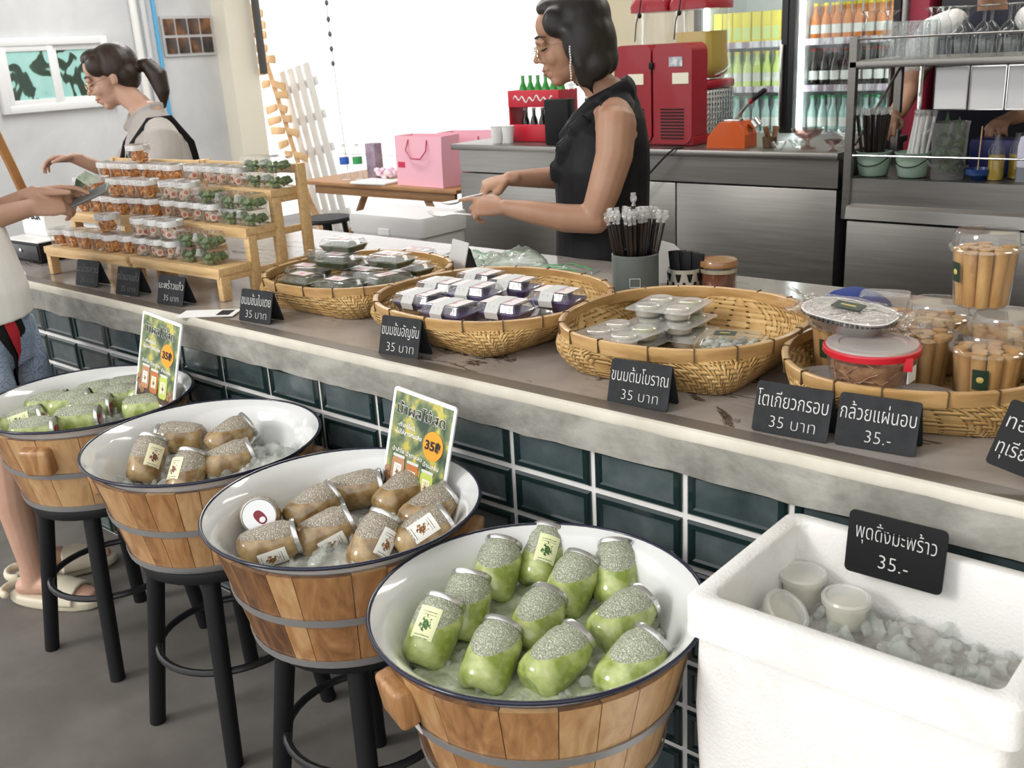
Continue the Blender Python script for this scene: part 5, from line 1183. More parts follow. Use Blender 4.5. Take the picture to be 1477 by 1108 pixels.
def hand(mb, w, d, up, side, curl=(0.5, 0.6, 0.7, 0.8), thumb=0.5, spread=0.10, L=1.0, thumb_up=0.3):
    """wrist w, pointing direction d, back of the hand towards up; side=+1 puts the thumb on the left of d seen from up"""
    w = Vector(w); d = Vector(d).normalized(); up = Vector(up); up = (up - d*up.dot(d)).normalized(); lf = up.cross(d).normalized()*side
    mb.tube([w - d*0.02, w, w+d*0.030*L, w+d*0.060*L, w+d*0.082*L], [(0.024, 0.019), (0.025, 0.018), (0.033, 0.0165), (0.039, 0.0145), (0.037, 0.012)], 16, ref=tuple(up), round_ends=True)
    ends = []
    for i, (o, l) in enumerate(((0.028, 0.074), (0.0095, 0.083), (-0.0095, 0.077), (-0.0270, 0.060))):
        p = w + d*(0.082-0.004*abs(i-1.2))*L + lf*o; f = (d + lf*spread*(1.2-i)*0.6).normalized(); c = curl[i]; pts = [p - f*0.012, p]; dirn = f
        for fr, a in ((0.46, c*0.9), (0.30, c*1.2), (0.24, c*0.8)):
            dirn = (Matrix.Rotation(-a*1.0, 3, lf*side) @ dirn) if False else (dirn*math.cos(a) - up*math.sin(a) if fr == 0.46 else None)
            break
        # bend every joint about the knuckle axis, towards the palm
        ang = 0.0; q = p
        for fr, a in ((0.46, c*0.9), (0.30, c*1.2), (0.24, c*0.8)):
            ang += a; q = q + (f*math.cos(ang) - up*math.sin(ang))*l*fr*L; pts.append(q)
        mb.tube(pts, [0.0095*L, 0.0092*L, 0.0086*L, 0.0078*L, 0.0066*L], 10, ref=tuple(lf), round_ends=True); ends.append(q)
    b0 = w + d*0.022*L + lf*0.022; b1 = b0 + (d*0.7 + lf*0.75 - up*thumb_up).normalized()*0.036*L; b2 = b1 + (d*0.95 + lf*(0.45-thumb) - up*thumb_up).normalized()*0.030*L; b3 = b2 + (d*0.95 + lf*(0.1-thumb) - up*thumb_up).normalized()*0.024*L
    mb.tube([b0, b1, b2, b3], [0.0150*L, 0.0115*L, 0.0098*L, 0.0078*L], 10, ref=tuple(up), round_ends=True)
    return ends, b3

# --- woman serving at the counter, in black
f1 = math.atan2(-0.650, -0.760)
w1 = thing('person', 'person in a sleeveless black top holding two white spoons over the counter', 'person', (1.385, 1.245, 0), f1)
mb = MB()
HM = head(mb, Vector((0.118, 0.0, 1.486)), 0.20, 0.05, 1.02)
seg(mb, [(0.0, 0, 1.28), (0.035, 0, 1.36), (0.085, 0, 1.425)], [0.060, 0.050, 0.052])
mb.tube([(0.02, 0, 0.78), (0.02, 0, 0.86), (0.025, 0, 1.0), (0.02, 0, 1.12), (0.0, 0, 1.22), (-0.005, 0, 1.29), (0.0, 0, 1.325)], [(0.165, 0.115), (0.168, 0.12), (0.150, 0.11), (0.160, 0.115), (0.165, 0.10), (0.12, 0.075), (0.06, 0.055)], 20, ref=(1, 0, 0), round_ends=True)
for s in (-1, 1):
    seg(mb, [(0.02, s*0.085, 0.82), (0.03, s*0.09, 0.45), (0.015, s*0.09, 0.09)], [0.085, 0.058, 0.038]); seg(mb, [(0.0, s*0.09, 0.05), (0.08, s*0.10, 0.035), (0.16, s*0.105, 0.028)], [0.036, 0.034, 0.026])
    seg(mb, [(-0.005, s*0.10, 1.265), (-0.005, s*0.165, 1.245)], [0.058, 0.058])
# left arm, nearest the camera
seg(mb, [(0.0, 0.178, 1.245), (0.010, 0.205, 1.16), (0.045, 0.222, 1.06), (0.075, 0.222, 0.985)], [0.060, 0.056, 0.050, 0.042])
seg(mb, [(0.072, 0.222, 0.980), (0.16, 0.205, 0.985), (0.25, 0.180, 1.003), (0.335, 0.150, 1.018)], [(0.044, 0.044), (0.043, 0.043), (0.036, 0.034), (0.026, 0.022)])
hl, tl = hand(mb, (0.338, 0.149, 1.018), (0.93, -0.15, 0.08), (0.15, 0.62, 0.75), -1, (0.12, 0.75, 0.95, 1.0), 0.35, 0.06)
# right arm, behind
seg(mb, [(0.0, -0.178, 1.245), (0.02, -0.205, 1.15), (0.07, -0.20, 1.045)], [0.058, 0.054, 0.043])
seg(mb, [(0.07, -0.20, 1.045), (0.18, -0.155, 1.062), (0.32, -0.090, 1.075)], [(0.043, 0.043), (0.037, 0.035), (0.025, 0.022)])
hr, tr_ = hand(mb, (0.322, -0.089, 1.075), (0.92, 0.10, -0.20), (0.25, 0.35, 0.85), 1, (0.75, 0.9, 1.0, 1.05), 0.45, 0.05)
fused(mb, 'body', M_SKIN, w1, 0.0042, 9)
face_parts(HM, w1, M_HAIR)
hb = MB(); R3 = HM.to_3x3()
def HE(p, r, rot=None): hb.ell(HM @ Vector(p), r, R3 @ rot if rot is not None else R3, 18, 12)
HE((-0.036, 0, 0.058), (0.105, 0.092, 0.088)); HE((-0.075, 0, -0.010), (0.066, 0.088, 0.105)); HE((0.028, 0, 0.108), (0.050, 0.060, 0.030))
for s in (-1, 1):
    HE((-0.030, s*0.072, 0.0), (0.062, 0.030, 0.085), Matrix.Rotation(-0.15, 3, 'Y')); HE((-0.052, s*0.066, -0.075), (0.052, 0.030, 0.055)); HE((-0.008, s*0.074, -0.055), (0.022, 0.018, 0.085), Matrix.Rotation(-0.10, 3, 'Y')); HE((0.038, s*0.066, 0.062), (0.038, 0.022, 0.045))
    hb.tube([HM @ Vector(p) for p in ((0.008, s*0.082, 0.03), (-0.004, s*0.082, -0.07), (-0.022, s*0.068, -0.135), (-0.030, s*0.058, -0.165))], [0.020, 0.020, 0.013, 0.004], 10, round_ends=True)
HE((-0.085, 0, -0.070), (0.050, 0.075, 0.055))
fused(hb, 'bob_hair', M_HAIR, w1, 0.0055, 26)
gs = MB(); M_GOLDW = mat('thin_gold_wire', (0.72, 0.58, 0.38), 0.25, metal=1.0)
for s in (-1, 1): gs.tube([HM @ Vector((0.103, s*0.036+0.025*math.cos(a*PI/9), -0.008+0.021*math.sin(a*PI/9))) for a in range(18)], 0.0011, 6, closed=True)
gs.tube([HM @ Vector(p) for p in ((0.103, -0.011, -0.004), (0.107, 0, 0.0), (0.103, 0.011, -0.004))], 0.0011, 6)
for s in (-1, 1): gs.tube([HM @ Vector(p) for p in ((0.103, s*0.060, 0.0), (0.060, s*0.074, 0.004), (0.0, s*0.083, 0.006))], 0.0012, 6)
gs.build('spectacles', M_GOLDW, w1)
er = MB()
p0 = HM @ Vector((0.012, 0.095, -0.012))
for i in range(13): er.ell(p0 + Vector((0.001*math.sin(i), 0.0, -0.0075*i)), (0.0028, 0.0028, 0.0034), None, 8, 6)
e1 = er.build('drop_earring', M_WHITE, w1)
stp = MB(); q = [(0.016*(1 if i % 2 == 0 else 0.42)*math.sin(i*PI/5), 0.016*(1 if i % 2 == 0 else 0.42)*math.cos(i*PI/5)) for i in range(10)]
stp.prism(q, -0.0015, 0.0015, Matrix.Translation(p0 + Vector((0, 0.002, -0.110))) @ Matrix.Rotation(PI/2, 4, 'X')); stp.build('star_charm', M_WHITE, e1, smooth=0)
nk = MB()
for i in range(22):
    a = PI*0.15 + i*PI*1.7/22; nk.ell((0.008+0.066*math.cos(a+1.0)*1.0, 0.062*math.sin(a+1.0), 1.338+0.018*math.cos(a+1.0)*-1), (0.004, 0.004, 0.004), None, 8, 6)
nk.build('bead_necklace', M_WHITE, w1)
# sleeveless black dress with a ruffled front
M_DRESS = nmat('black_satin', [(0.3, (0.006, 0.006, 0.007)), (0.7, (0.016, 0.016, 0.018))], 9, rough=0.55, bmp=0.3, bdist=0.01, spec=0.15)
db = MB()
db.tube([(0.015, 0, 0.42), (0.02, 0, 0.62), (0.025, 0, 0.84), (0.030, 0, 0.98), (0.030, 0, 1.10), (0.010, 0, 1.20), (-0.012, 0, 1.265), (-0.008, 0, 1.305)], [(0.225, 0.20), (0.215, 0.185), (0.195, 0.160), (0.175, 0.148), (0.172, 0.152), (0.158, 0.135), (0.120, 0.098), (0.080, 0.080)], 24, ref=(1, 0, 0), round_ends=False)
for s in (-1, 1): db.tube([(-0.01, s*0.055, 1.318), (-0.015, s*0.105, 1.30), (-0.01, s*0.145, 1.275)], [(0.050, 0.020), (0.058, 0.018), (0.050, 0.012)], 12, ref=(0, 0, 1), round_ends=True)
# stand-up collar at the nape
db.tube([(0.060, -0.062, 1.305), (0.0, -0.076, 1.328), (-0.055, -0.042, 1.345), (-0.066, 0, 1.350), (-0.055, 0.042, 1.345), (0.0, 0.076, 1.328), (0.060, 0.062, 1.305), (0.105, 0.040, 1.255), (0.140, 0.020, 1.20)], [(0.014, 0.020), (0.015, 0.026), (0.015, 0.032), (0.015, 0.034), (0.015, 0.032), (0.015, 0.026), (0.015, 0.022), (0.016, 0.026), (0.016, 0.03)], 10, ref=(0, 0, 1), round_ends=True)
for a0, (dz, x, y, L) in enumerate(((1.235, 0.105, 0.055, 0.05), (1.175, 0.140, 0.045, 0.06), (1.115, 0.160, 0.025, 0.05))):
    for k in range(3):
        db.tube([(x-0.02, y+0.05-0.045*k, dz+0.028), (x+0.012+0.006*(k % 2), y+0.045-0.048*k, dz), (x+0.016, y+0.035-0.05*k, dz-0.038)], [(0.020, 0.008), (0.024, 0.009), (0.026, 0.006)], 10, ref=(0, 1, 0.3), round_ends=True)
fused(db, 'dress', M_DRESS, w1, 0.0055, 7)
MB().tube([(0.0, s*0.0, 0.0) for s in (0, 1)] if False else [(0.03, -0.10, 0.03), (0.10, -0.10, 0.02)], 0.03, 8, round_ends=True).build('shoe', M_BLACK, w1); MB().tube([(0.03, 0.10, 0.03), (0.10, 0.10, 0.02)], 0.03, 8, round_ends=True).build('shoe', M_BLACK, w1)
# the two spoons
W1M = Matrix.Translation((1.385, 1.245, 0)) @ Matrix.Rotation(f1, 4, 'Z')
def spoon(p, d, up, label, L=0.125):
    p = W1M @ Vector(p); d = (W1M.to_3x3() @ Vector(d)).normalized(); up = W1M.to_3x3() @ Vector(up); lf = up.cross(d).normalized(); up = d.cross(lf).normalized()
    M4 = Matrix((( d.x, lf.x, up.x, p.x), (d.y, lf.y, up.y, p.y), (d.z, lf.z, up.z, p.z), (0, 0, 0, 1)))
    o = MB(); st = []
    for x, w, z in ((-0.045, 0.004, 0.004), (0.0, 0.0035, 0.0), (0.030, 0.0045, 0.0), (0.045, 0.012, -0.004), (0.062, 0.019, -0.010), (0.080, 0.019, -0.009), (0.095, 0.011, -0.003), (0.101, 0.003, 0.001)):
        sag = 0.0065*(w/0.019)**1.5
        st.append([(x, -w, z+sag+0.0008), (x, -w*0.5, z+sag*0.25+0.0008), (x, 0, z+0.0008), (x, w*0.5, z+sag*0.25+0.0008), (x, w, z+sag+0.0008), (x, w, z+sag-0.0008), (x, w*0.5, z+sag*0.25-0.0008), (x, 0, z-0.0008), (x, -w*0.5, z+sag*0.25-0.0008), (x, -w, z+sag-0.0008)])
    o.loft(st); ob = o.build('spoon', M_WHITE, None, smooth=50); ob.matrix_world = M4 @ Matrix.Scale(1.3, 4)
    return tag(ob, label, 'spoon')
spoon(Vector((0.452, 0.118, 0.998)), (0.95, -0.12, 0.10), (-0.1, 0.1, 1), 'white plastic spoon held in the nearer hand of the woman in black')
spoon(Vector((0.418, -0.055, 1.035)), (0.97, 0.05, -0.16), (0.1, 0, 1), 'white plastic spoon held in the farther hand of the woman in black')

# --- assistant with ponytail in a pale shirt
f2 = math.radians(-112)
w2 = thing('person', 'person with ponytail in a pale shirt and black apron straps, looking down', 'person', (-0.765, 0.955, 0), f2); w2.scale = (1.04, 1.04, 0.99)
mb = MB()
HM2 = head(mb, Vector((0.115, -0.105, 1.462)), 0.30, -0.22, 1.0)
seg(mb, [(0.0, -0.02, 1.27), (0.04, -0.05, 1.35), (0.09, -0.09, 1.41)], [0.058, 0.049, 0.050])
mb.tube([(0, 0, 0.80), (0, 0, 0.95), (0.0, 0, 1.10), (0.0, -0.01, 1.22), (0.0, -0.02, 1.30)], [(0.15, 0.11), (0.135, 0.10), (0.15, 0.105), (0.14, 0.09), (0.07, 0.06)], 18, ref=(1, 0, 0), round_ends=True)
for s in (-1, 1):
    seg(mb, [(0.0, s*0.085, 0.84), (0.01, s*0.09, 0.46), (0.0, s*0.09, 0.08)], [0.082, 0.056, 0.038]); seg(mb, [(0.0, s*0.09, 0.045), (0.15, s*0.10, 0.03)], [0.036, 0.028])
seg(mb, [(0.0, 0.17, 1.225), (0.02, 0.225, 1.10), (0.05, 0.235, 0.99)], [0.052, 0.047, 0.040]); seg(mb, [(0.05, 0.235, 0.99), (0.17, 0.17, 1.00), (0.28, 0.07, 1.03)], [0.040, 0.034, 0.025])
hand(mb, (0.282, 0.068, 1.03), (0.8, -0.5, 0.05), (0, 0, 1), -1, (0.4, 0.5, 0.6, 0.7), 0.3)
seg(mb, [(0.0, -0.185, 1.235), (0.05, -0.235, 1.13), (0.13, -0.235, 1.05)], [0.050, 0.045, 0.039]); seg(mb, [(0.13, -0.235, 1.05), (0.22, -0.225, 1.09), (0.30, -0.215, 1.135)], [0.038, 0.032, 0.025])
hand(mb, (0.302, -0.214, 1.137), (0.9, 0.10, 0.05), (0.0, -0.3, 0.9), 1, (0.4, 0.5, 0.55, 0.6), 0.3)
fused(mb, 'body', M_SKIN2, w2, 0.0045, 5)
face_parts(HM2, w2, M_HAIRB)
hb = MB(); R3 = HM2.to_3x3(); HM = HM2
HE((-0.030, 0, 0.050), (0.098, 0.085, 0.086)); HE((-0.055, 0, 0.0), (0.062, 0.080, 0.078)); HE((0.030, 0.0, 0.100), (0.052, 0.060, 0.034))
for s in (-1, 1): HE((0.030, s*0.058, 0.062), (0.042, 0.026, 0.046)); HE((-0.025, s*0.070, 0.035), (0.045, 0.016, 0.040))
HE((-0.115, 0, 0.012), (0.022, 0.024, 0.024))
hb.tube([HM2 @ Vector(p) for p in ((-0.105, 0.0, 0.015), (-0.150, 0.02, 0.0), (-0.170, 0.035, -0.055), (-0.160, 0.045, -0.125), (-0.140, 0.05, -0.185))], [0.020, 0.034, 0.042, 0.030, 0.006], 12, round_ends=True)
fused(hb, 'ponytail_hair', M_HAIRB, w2, 0.005, 5)
gs = MB()
for s in (-1, 1): gs.tube([HM2 @ Vector((0.103, s*0.036+0.026*math.cos(a*PI/9), -0.010+0.022*math.sin(a*PI/9))) for a in range(18)], 0.0012, 6, closed=True)
gs.tube([HM2 @ Vector(p) for p in ((0.103, 0.060, -0.003), (0.060, 0.072, 0.004), (0.0, 0.080, 0.006))], 0.0012, 6)
gs.build('spectacles', M_GOLDW, w2)
M_SHIRT = nmat('pale_grey_shirt', [(0.3, (0.34, 0.31, 0.29)), (0.7, (0.44, 0.41, 0.385))], 7, (1, 1, 0.5), rough=0.8, bmp=0.5, bdist=0.015)
sb = MB()
sb.tube([(0, 0, 0.80), (0, 0, 0.95), (0.0, 0, 1.09), (0.0, -0.01, 1.20), (0.005, -0.02, 1.285), (0.01, -0.025, 1.315)], [(0.185, 0.145), (0.175, 0.135), (0.180, 0.135), (0.172, 0.118), (0.10, 0.078), (0.066, 0.062)], 22, ref=(1, 0, 0))
seg(sb, [(0.0, 0.145, 1.235), (0.0, 0.185, 1.215), (0.02, 0.232, 1.11), (0.045, 0.243, 1.02)], [0.062, 0.072, 0.070, 0.066]); seg(sb, [(0.0, -0.15, 1.245), (0.0, -0.195, 1.225), (0.05, -0.24, 1.14), (0.09, -0.242, 1.09)], [0.060, 0.068, 0.066, 0.062])
for s in (-1, 1): sb.tube([(-0.045, -0.025+s*0.035, 1.335), (0.0, -0.03+s*0.066, 1.332), (0.055, -0.045+s*0.050, 1.300), (0.095, -0.055+s*0.045, 1.245)], [(0.008, 0.022), (0.009, 0.026), (0.010, 0.030), (0.008, 0.018)], 10, ref=(0, 0, 1), round_ends=True)
fused(sb, 'shirt', M_SHIRT, w2, 0.006, 5)
ap = MB()
for s in (-1, 1):
    ap.tube([(-0.150, s*0.055, 1.02), (-0.125, s*0.085, 1.18), (-0.050, s*0.115, 1.290), (0.030, s*0.110, 1.285), (0.105, s*0.085, 1.19), (0.138, s*0.075, 1.10)], [(0.014, 0.004)]*6, 8, ref=(0, 1, 0))
ap.loft([[(0.150*math.cos(a)*1.02, 0.190*math.sin(a), z) for a in [(-1.1+2.2*i/14) for i in range(15)]] for z in (1.10, 1.0, 0.85, 0.55)], False, False, False)
ap.build('apron', M_BLACK, w2)
tr2 = MB()
for s in (-1, 1): tr2.tube([(0.0, s*0.085, 0.84), (0.01, s*0.09, 0.46), (0.0, s*0.09, 0.06)], [0.095, 0.075, 0.06], 14)
tr2.ell((0, 0, 0.84), (0.13, 0.17, 0.10)); fused(tr2, 'trousers', mat('dark_trousers', (0.03, 0.03, 0.035), 0.8), w2, 0.008, 4)

# --- customer at the left edge
f3 = math.atan2(0.60, 0.80)
cu = thing('person', 'person in a white T-shirt and patterned blue shorts at the left edge', 'person', (0.280, -0.312, 0), f3)
c3, s3 = math.cos(f3), math.sin(f3)
def CL(x, y, z):  # world -> local
    dx, dy = x-0.265, y+0.325; return (dx*c3+dy*s3, -dx*s3+dy*c3, z)
mb = MB()
HMc = head(mb, Vector((-0.01, 0, 1.535)), 0.35, 0.0, 1.0)
seg(mb, [(-0.09, 0, 1.36), (-0.06, 0, 1.42), (-0.04, 0, 1.48)], [0.060, 0.053, 0.055])
mb.tube([(0, 0, 0.84), (0, 0, 0.95), (-0.04, 0, 1.12), (-0.08, 0, 1.28), (-0.09, 0, 1.38)], [(0.15, 0.11), (0.14, 0.105), (0.155, 0.11), (0.16, 0.10), (0.07, 0.06)], 18, ref=(1, 0, 0), round_ends=True)
nl, fl_ = (0.405, -0.372), (0.275, -0.290)
for (ax, ay), s in ((nl, -1), (fl_, 1)):
    a = CL(ax, ay, 0.085); hp = (0.0, s*0.09, 0.86); kn = tuple(0.45*hp[i]+0.55*a[i]+(0.035 if i == 0 else 0) for i in range(2)) + (0.47,)
    mid = tuple(0.5*kn[i]+0.5*a[i]-(0.012 if i == 0 else 0) for i in range(2)) + (0.32,)
    seg(mb, [hp, kn, mid, (a[0], a[1], 0.13), (a[0], a[1], 0.07)], [0.085, 0.056, 0.050, 0.034, 0.035])
    td = Vector((0.24, 0.13, 0)) if s < 0 else Vector((0.10, 0.22, 0)); td = (Matrix.Rotation(-f3, 3, 'Z') @ td).normalized()
    A_ = Vector((a[0], a[1], 0)); seg(mb, [A_+td*-0.035+Vector((0, 0, 0.052)), A_+td*0.05+Vector((0, 0, 0.062)), A_+td*0.14+Vector((0, 0, 0.042)), A_+td*0.185+Vector((0, 0, 0.036))], [(0.032, 0.026), (0.034, 0.030), (0.040, 0.018), (0.030, 0.012)], 12, (0, 0, 1))
sh0 = Vector((-0.080, -0.19, 1.31)); el0 = Vector((-0.085, -0.245, 1.07)); wr0 = Vector(CL(0.298, -0.120, 1.118))
seg(mb, [sh0, (sh0+el0)/2+Vector((0, -0.01, 0)), el0], [0.056, 0.050, 0.042]); seg(mb, [el0, el0*0.5+wr0*0.5, wr0], [(0.043, 0.043), (0.038, 0.036), (0.026, 0.021)])
hd_ = (Vector(CL(0.328, 0.0, 1.122))-wr0).normalized()
hand(mb, wr0, hd_, (0.1, -0.80, 0.50), 1, (0.45, 0.55, 0.6, 0.7), 0.25, 0.05, 1.05)
sh1 = Vector((-0.080, 0.19, 1.31)); el1 = Vector((-0.03, 0.235, 1.08)); wr1 = Vector(CL(0.265, -0.085, 1.150))
seg(mb, [sh1, (sh1+el1)/2, el1], [0.056, 0.050, 0.042]); seg(mb, [el1, (el1+wr1)/2, wr1], [0.042, 0.036, 0.025])
hand(mb, wr1, hd_+Vector((0, -0.2, 0.05)), (0, 0.3, 1), -1, (0.25, 0.4, 0.5, 0.6), -0.2, 0.08, 1.0)
fused(mb, 'body', M_SKIN2, cu, 0.0045, 5)
face_parts(HMc, cu, M_HAIR)
hb = MB(); R3 = HMc.to_3x3(); HM = HMc
HE((-0.030, 0, 0.055), (0.098, 0.086, 0.084)); HE((-0.055, 0, 0.0), (0.062, 0.080, 0.078)); HE((0.030, 0.0, 0.100), (0.052, 0.060, 0.034))
fused(hb, 'hair', M_HAIR, cu, 0.006, 5)
M_TEE = nmat('white_cotton', [(0.3, (0.84, 0.83, 0.81)), (0.7, (0.88, 0.875, 0.86))], 5, rough=0.9, bmp=0.4, bdist=0.02)
tb_ = MB()
tb_.tube([(0.0, 0, 0.845), (0.005, 0, 0.90), (-0.02, 0, 1.05), (-0.06, 0, 1.20), (-0.085, 0, 1.32), (-0.085, 0, 1.385)], [(0.185, 0.152), (0.182, 0.148), (0.180, 0.140), (0.185, 0.132), (0.13, 0.095), (0.075, 0.070)], 24, ref=(1, 0, 0))
for s in (-1, 1): seg(tb_, [(-0.080, s*0.13, 1.325), (-0.080, s*0.195, 1.30), (-0.080, s*0.235, 1.18)], [0.068, 0.075, 0.080])
fused(tb_, 't_shirt', M_TEE, cu, 0.006, 5)
def mat_shorts():
    m, nt, b, out = newmat('blue_patterned_shorts')
    v = mapping(nt); br = node(nt, 'ShaderNodeTexVoronoi'); br.inputs['Scale'].default_value = 34; br.feature = 'DISTANCE_TO_EDGE'; lk(nt, v, br.inputs['Vector'])
    ln = mth(nt, 'LESS_THAN', mth(nt, 'ABSOLUTE', mth(nt, 'SUBTRACT', br.outputs['Distance'], 0.12)), 0.045)
    mx = node(nt, 'ShaderNodeMix', data_type='RGBA'); lk(nt, mth(nt, 'MULTIPLY', ln, 0.55), mx.inputs['Factor'])
    lk(nt, ramp(nt, noisetex(nt, v, 6, 5), [(0.3, (0.30, 0.40, 0.56)), (0.7, (0.50, 0.60, 0.74))]), mx.inputs['A']); mx.inputs['B'].default_value = (0.10, 0.15, 0.27, 1)
    lk(nt, mx.outputs['Result'], b.inputs['Base Color']); b.inputs['Roughness'].default_value = 0.85; return m
so = MB()
so.tube([(0, 0, 0.88), (0, 0, 0.78), (0.0, 0, 0.70)], [(0.168, 0.135), (0.18, 0.140), (0.175, 0.130)], 22, ref=(1, 0, 0))
for s in (-1, 1): so.tube([(0.0, s*0.085, 0.80), (0.012, s*0.095, 0.66), (0.02, s*0.10, 0.53)], [(0.098, 0.118), (0.100, 0.118), (0.105, 0.115)], 18, ref=(1, 0, 0))
sh_o = fused(so, 'shorts', mat_shorts(), cu, 0.006, 5)
for nm, wd_, off, m in (('black_side_stripe', 0.034, 0.004, M_BLACK), ('red_side_stripe', 0.013, 0.006, mat('red_tape', (0.48, 0.015, 0.03), 0.7))):
    r_ = []
    for z, yc, cx, cy, rx_, ry_ in ((0.875, -0.060, 0.0, 0.0, 0.135, 0.168), (0.80, -0.045, 0.0, 0.0, 0.140, 0.178), (0.74, -0.035, 0.006, -0.06, 0.128, 0.125), (0.66, -0.025, 0.012, -0.095, 0.120, 0.102), (0.60, -0.018, 0.016, -0.098, 0.119, 0.104), (0.535, -0.012, 0.020, -0.100, 0.117, 0.107)):
        row_ = []
        for k in range(7):
            a = math.asin(max(-0.98, min(0.98, (yc-cy)/ry_))) + (wd_*(k-3)/3)/0.115
            row_.append((cx+(rx_+off)*math.cos(a), cy+(ry_+off)*math.sin(a), z))
        r_.append(row_)
    MB().loft(r_, False, False, False).build(nm, m, sh_o, smooth=60)
M_SLIDE = mat('beige_foam_slide', (0.66, 0.60, 0.46), 0.55)
for (ax, ay), (dx, dy) in ((nl, (0.24, 0.13)), (fl_, (0.10, 0.22))):
    a = CL(ax, ay, 0); td = (Matrix.Rotation(-f3, 3, 'Z') @ Vector((dx, dy, 0))).normalized(); sd = Vector((-td.y, td.x, 0)); A_ = Vector((a[0], a[1], 0))
    sl = MB(); 
    sl.loft([[A_+td*(x*0.150+0.062)+sd*(y*(0.050+0.008*x))+Vector((0, 0, z)) for x, y in superell(k_, k_, 2.4, 30)] for z, k_ in ((0.0, 0.93), (0.008, 1.0), (0.026, 1.02), (0.034, 0.94))])
    for ring_k in (0,):
        sl.tube([A_+td*(-0.075)+sd*(0.042*math.cos(q))+td*(-0.028*math.sin(q))+Vector((0, 0, 0.040)) for q in [PI*i/10 for i in range(11)]], [(0.010, 0.013)]*11, 8, round_ends=True)
    prof = ((0.055, 0.057, 0.066, 0), (0.10, 0.060, 0.060, 0), (0.150, 0.058, 0.046, 0), (0.150, 0.058, 0.046, 1), (0.10, 0.060, 0.060, 1), (0.055, 0.057, 0.066, 1))
    sl.loft([[A_+td*x+sd*((w_-0.009*e)*math.cos(q))+Vector((0, 0, 0.022+(h_-0.009*e)*math.sin(q))) for x, w_, h_, e in prof] for q in [PI*i/16 for i in range(17)]])
    fused(sl, 'slide_sandal', M_SLIDE, cu, 0.0035, 3)
CUM = Matrix.Translation((0.265, -0.325, 0)) @ Matrix.Rotation(f3, 4, 'Z')
ph = tag(MB().bbox((0, 0, 0), (0.118, 0.060, 0.009), 0.004, 3).build('smartphone', mat('grey_phone', (0.16, 0.17, 0.16), 0.3), None, (0.370, 0.050, 1.135), (0.35, -0.35, 0.75)), 'grey phone held out by the customer at the left edge', 'phone')
nt_ = MB(); nt_.loft([[(0, -0.03, 0), (0.035, -0.03, 0.035), (0.06, -0.03, 0.0)], [(0.0, 0.03, 0.0), (0.035, 0.03, 0.04), (0.062, 0.03, 0.004)]], False, False, False)
nt_.loft([[(0.0, -0.03, 0.001), (0.045, -0.028, 0.004)], [(0.0, 0.03, 0.001), (0.045, 0.03, 0.004)]], False, False, False)
tag(nt_.build('banknote', nmat('green_banknote', [(0.4, (0.22, 0.28, 0.20)), (0.6, (0.40, 0.46, 0.36))], 60), None, (0.325, 0.040, 1.150), (0.2, -0.3, 0.5)), 'folded green banknote tucked behind the phone in the customer hand', 'banknote')

# ------------------------------------------------------------------ stainless counters at the back
Z1 = 1.0; YB = 2.62
c1 = thing('steel_counter', 'long stainless steel back counter carrying the red slush machine', 'counter', (0, 0, 0))
MB().bbox((0.455, 3.00, 0.985), (2.17, 0.78, 0.03), 0.004).build('top_sheet', M_STEEL, c1)
MB().box((0.455, 3.02, 0.91), (2.14, 0.72, 0.118)).build('apron', M_STEEL, c1, smooth=0)
for x0, x1 in ((-0.615, 0.752), (0.758, 1.525)): MB().bbox(((x0+x1)/2, 3.02, 0.425), (x1-x0, 0.735, 0.838), 0.003).build('front_panel', M_STEEL, c1)
c2 = thing('steel_station', 'stainless steel glass station with upper shelf and rails at the right', 'counter', (0, 0, 0))
MB().box((2.30, 2.90, 0.889), (1.44, 0.52, 0.02)).build('work_ledge', M_STEEL, c2, smooth=0)
MB().loft([[(x, 2.635, 0.898), (x, 2.630, 0.80), (x, 2.612, 0.785), (x, 2.605, 0.74), (x, 2.640, 0.73), (x, 3.16, 0.73), (x, 3.16, 0.878), (x, 2.66, 0.878)] for x in (1.585, 3.02)]).build('apron', M_STEEL, c2, smooth=20)
MB().bbox((2.30, 2.90, 0.363), (1.44, 0.52, 0.725), 0.004).build('front_panel', M_STEEL, c2)
for x in (1.578, 3.02):
    for y in (2.635, 3.13): MB().box((x, y, 1.09 if y < 3 else 1.17), (0.030, 0.030, 0.71 if y < 3 else 0.54)).build('post', M_STEEL, c2, smooth=0)
MB().bbox((2.30, 2.885, 1.340), (1.47, 0.53, 0.026), 0.003).build('upper_shelf', M_STEEL, c2)
for z in (1.435, 0.992): MB().tube([(1.565, 2.628, z), (3.03, 2.628, z)], 0.0042, 10).build('guard_rail', M_CHROME, c2)
MB().tube([(1.59, 2.66, 1.03), (1.585, 3.12, 1.31)], 0.006, 8).build('brace', M_STEEL, c2)
MB().tube([(1.70, 3.05, 0.90), (1.70, 3.05, 1.327)], 0.009, 10).build('tube_support', M_CHROME, c2)

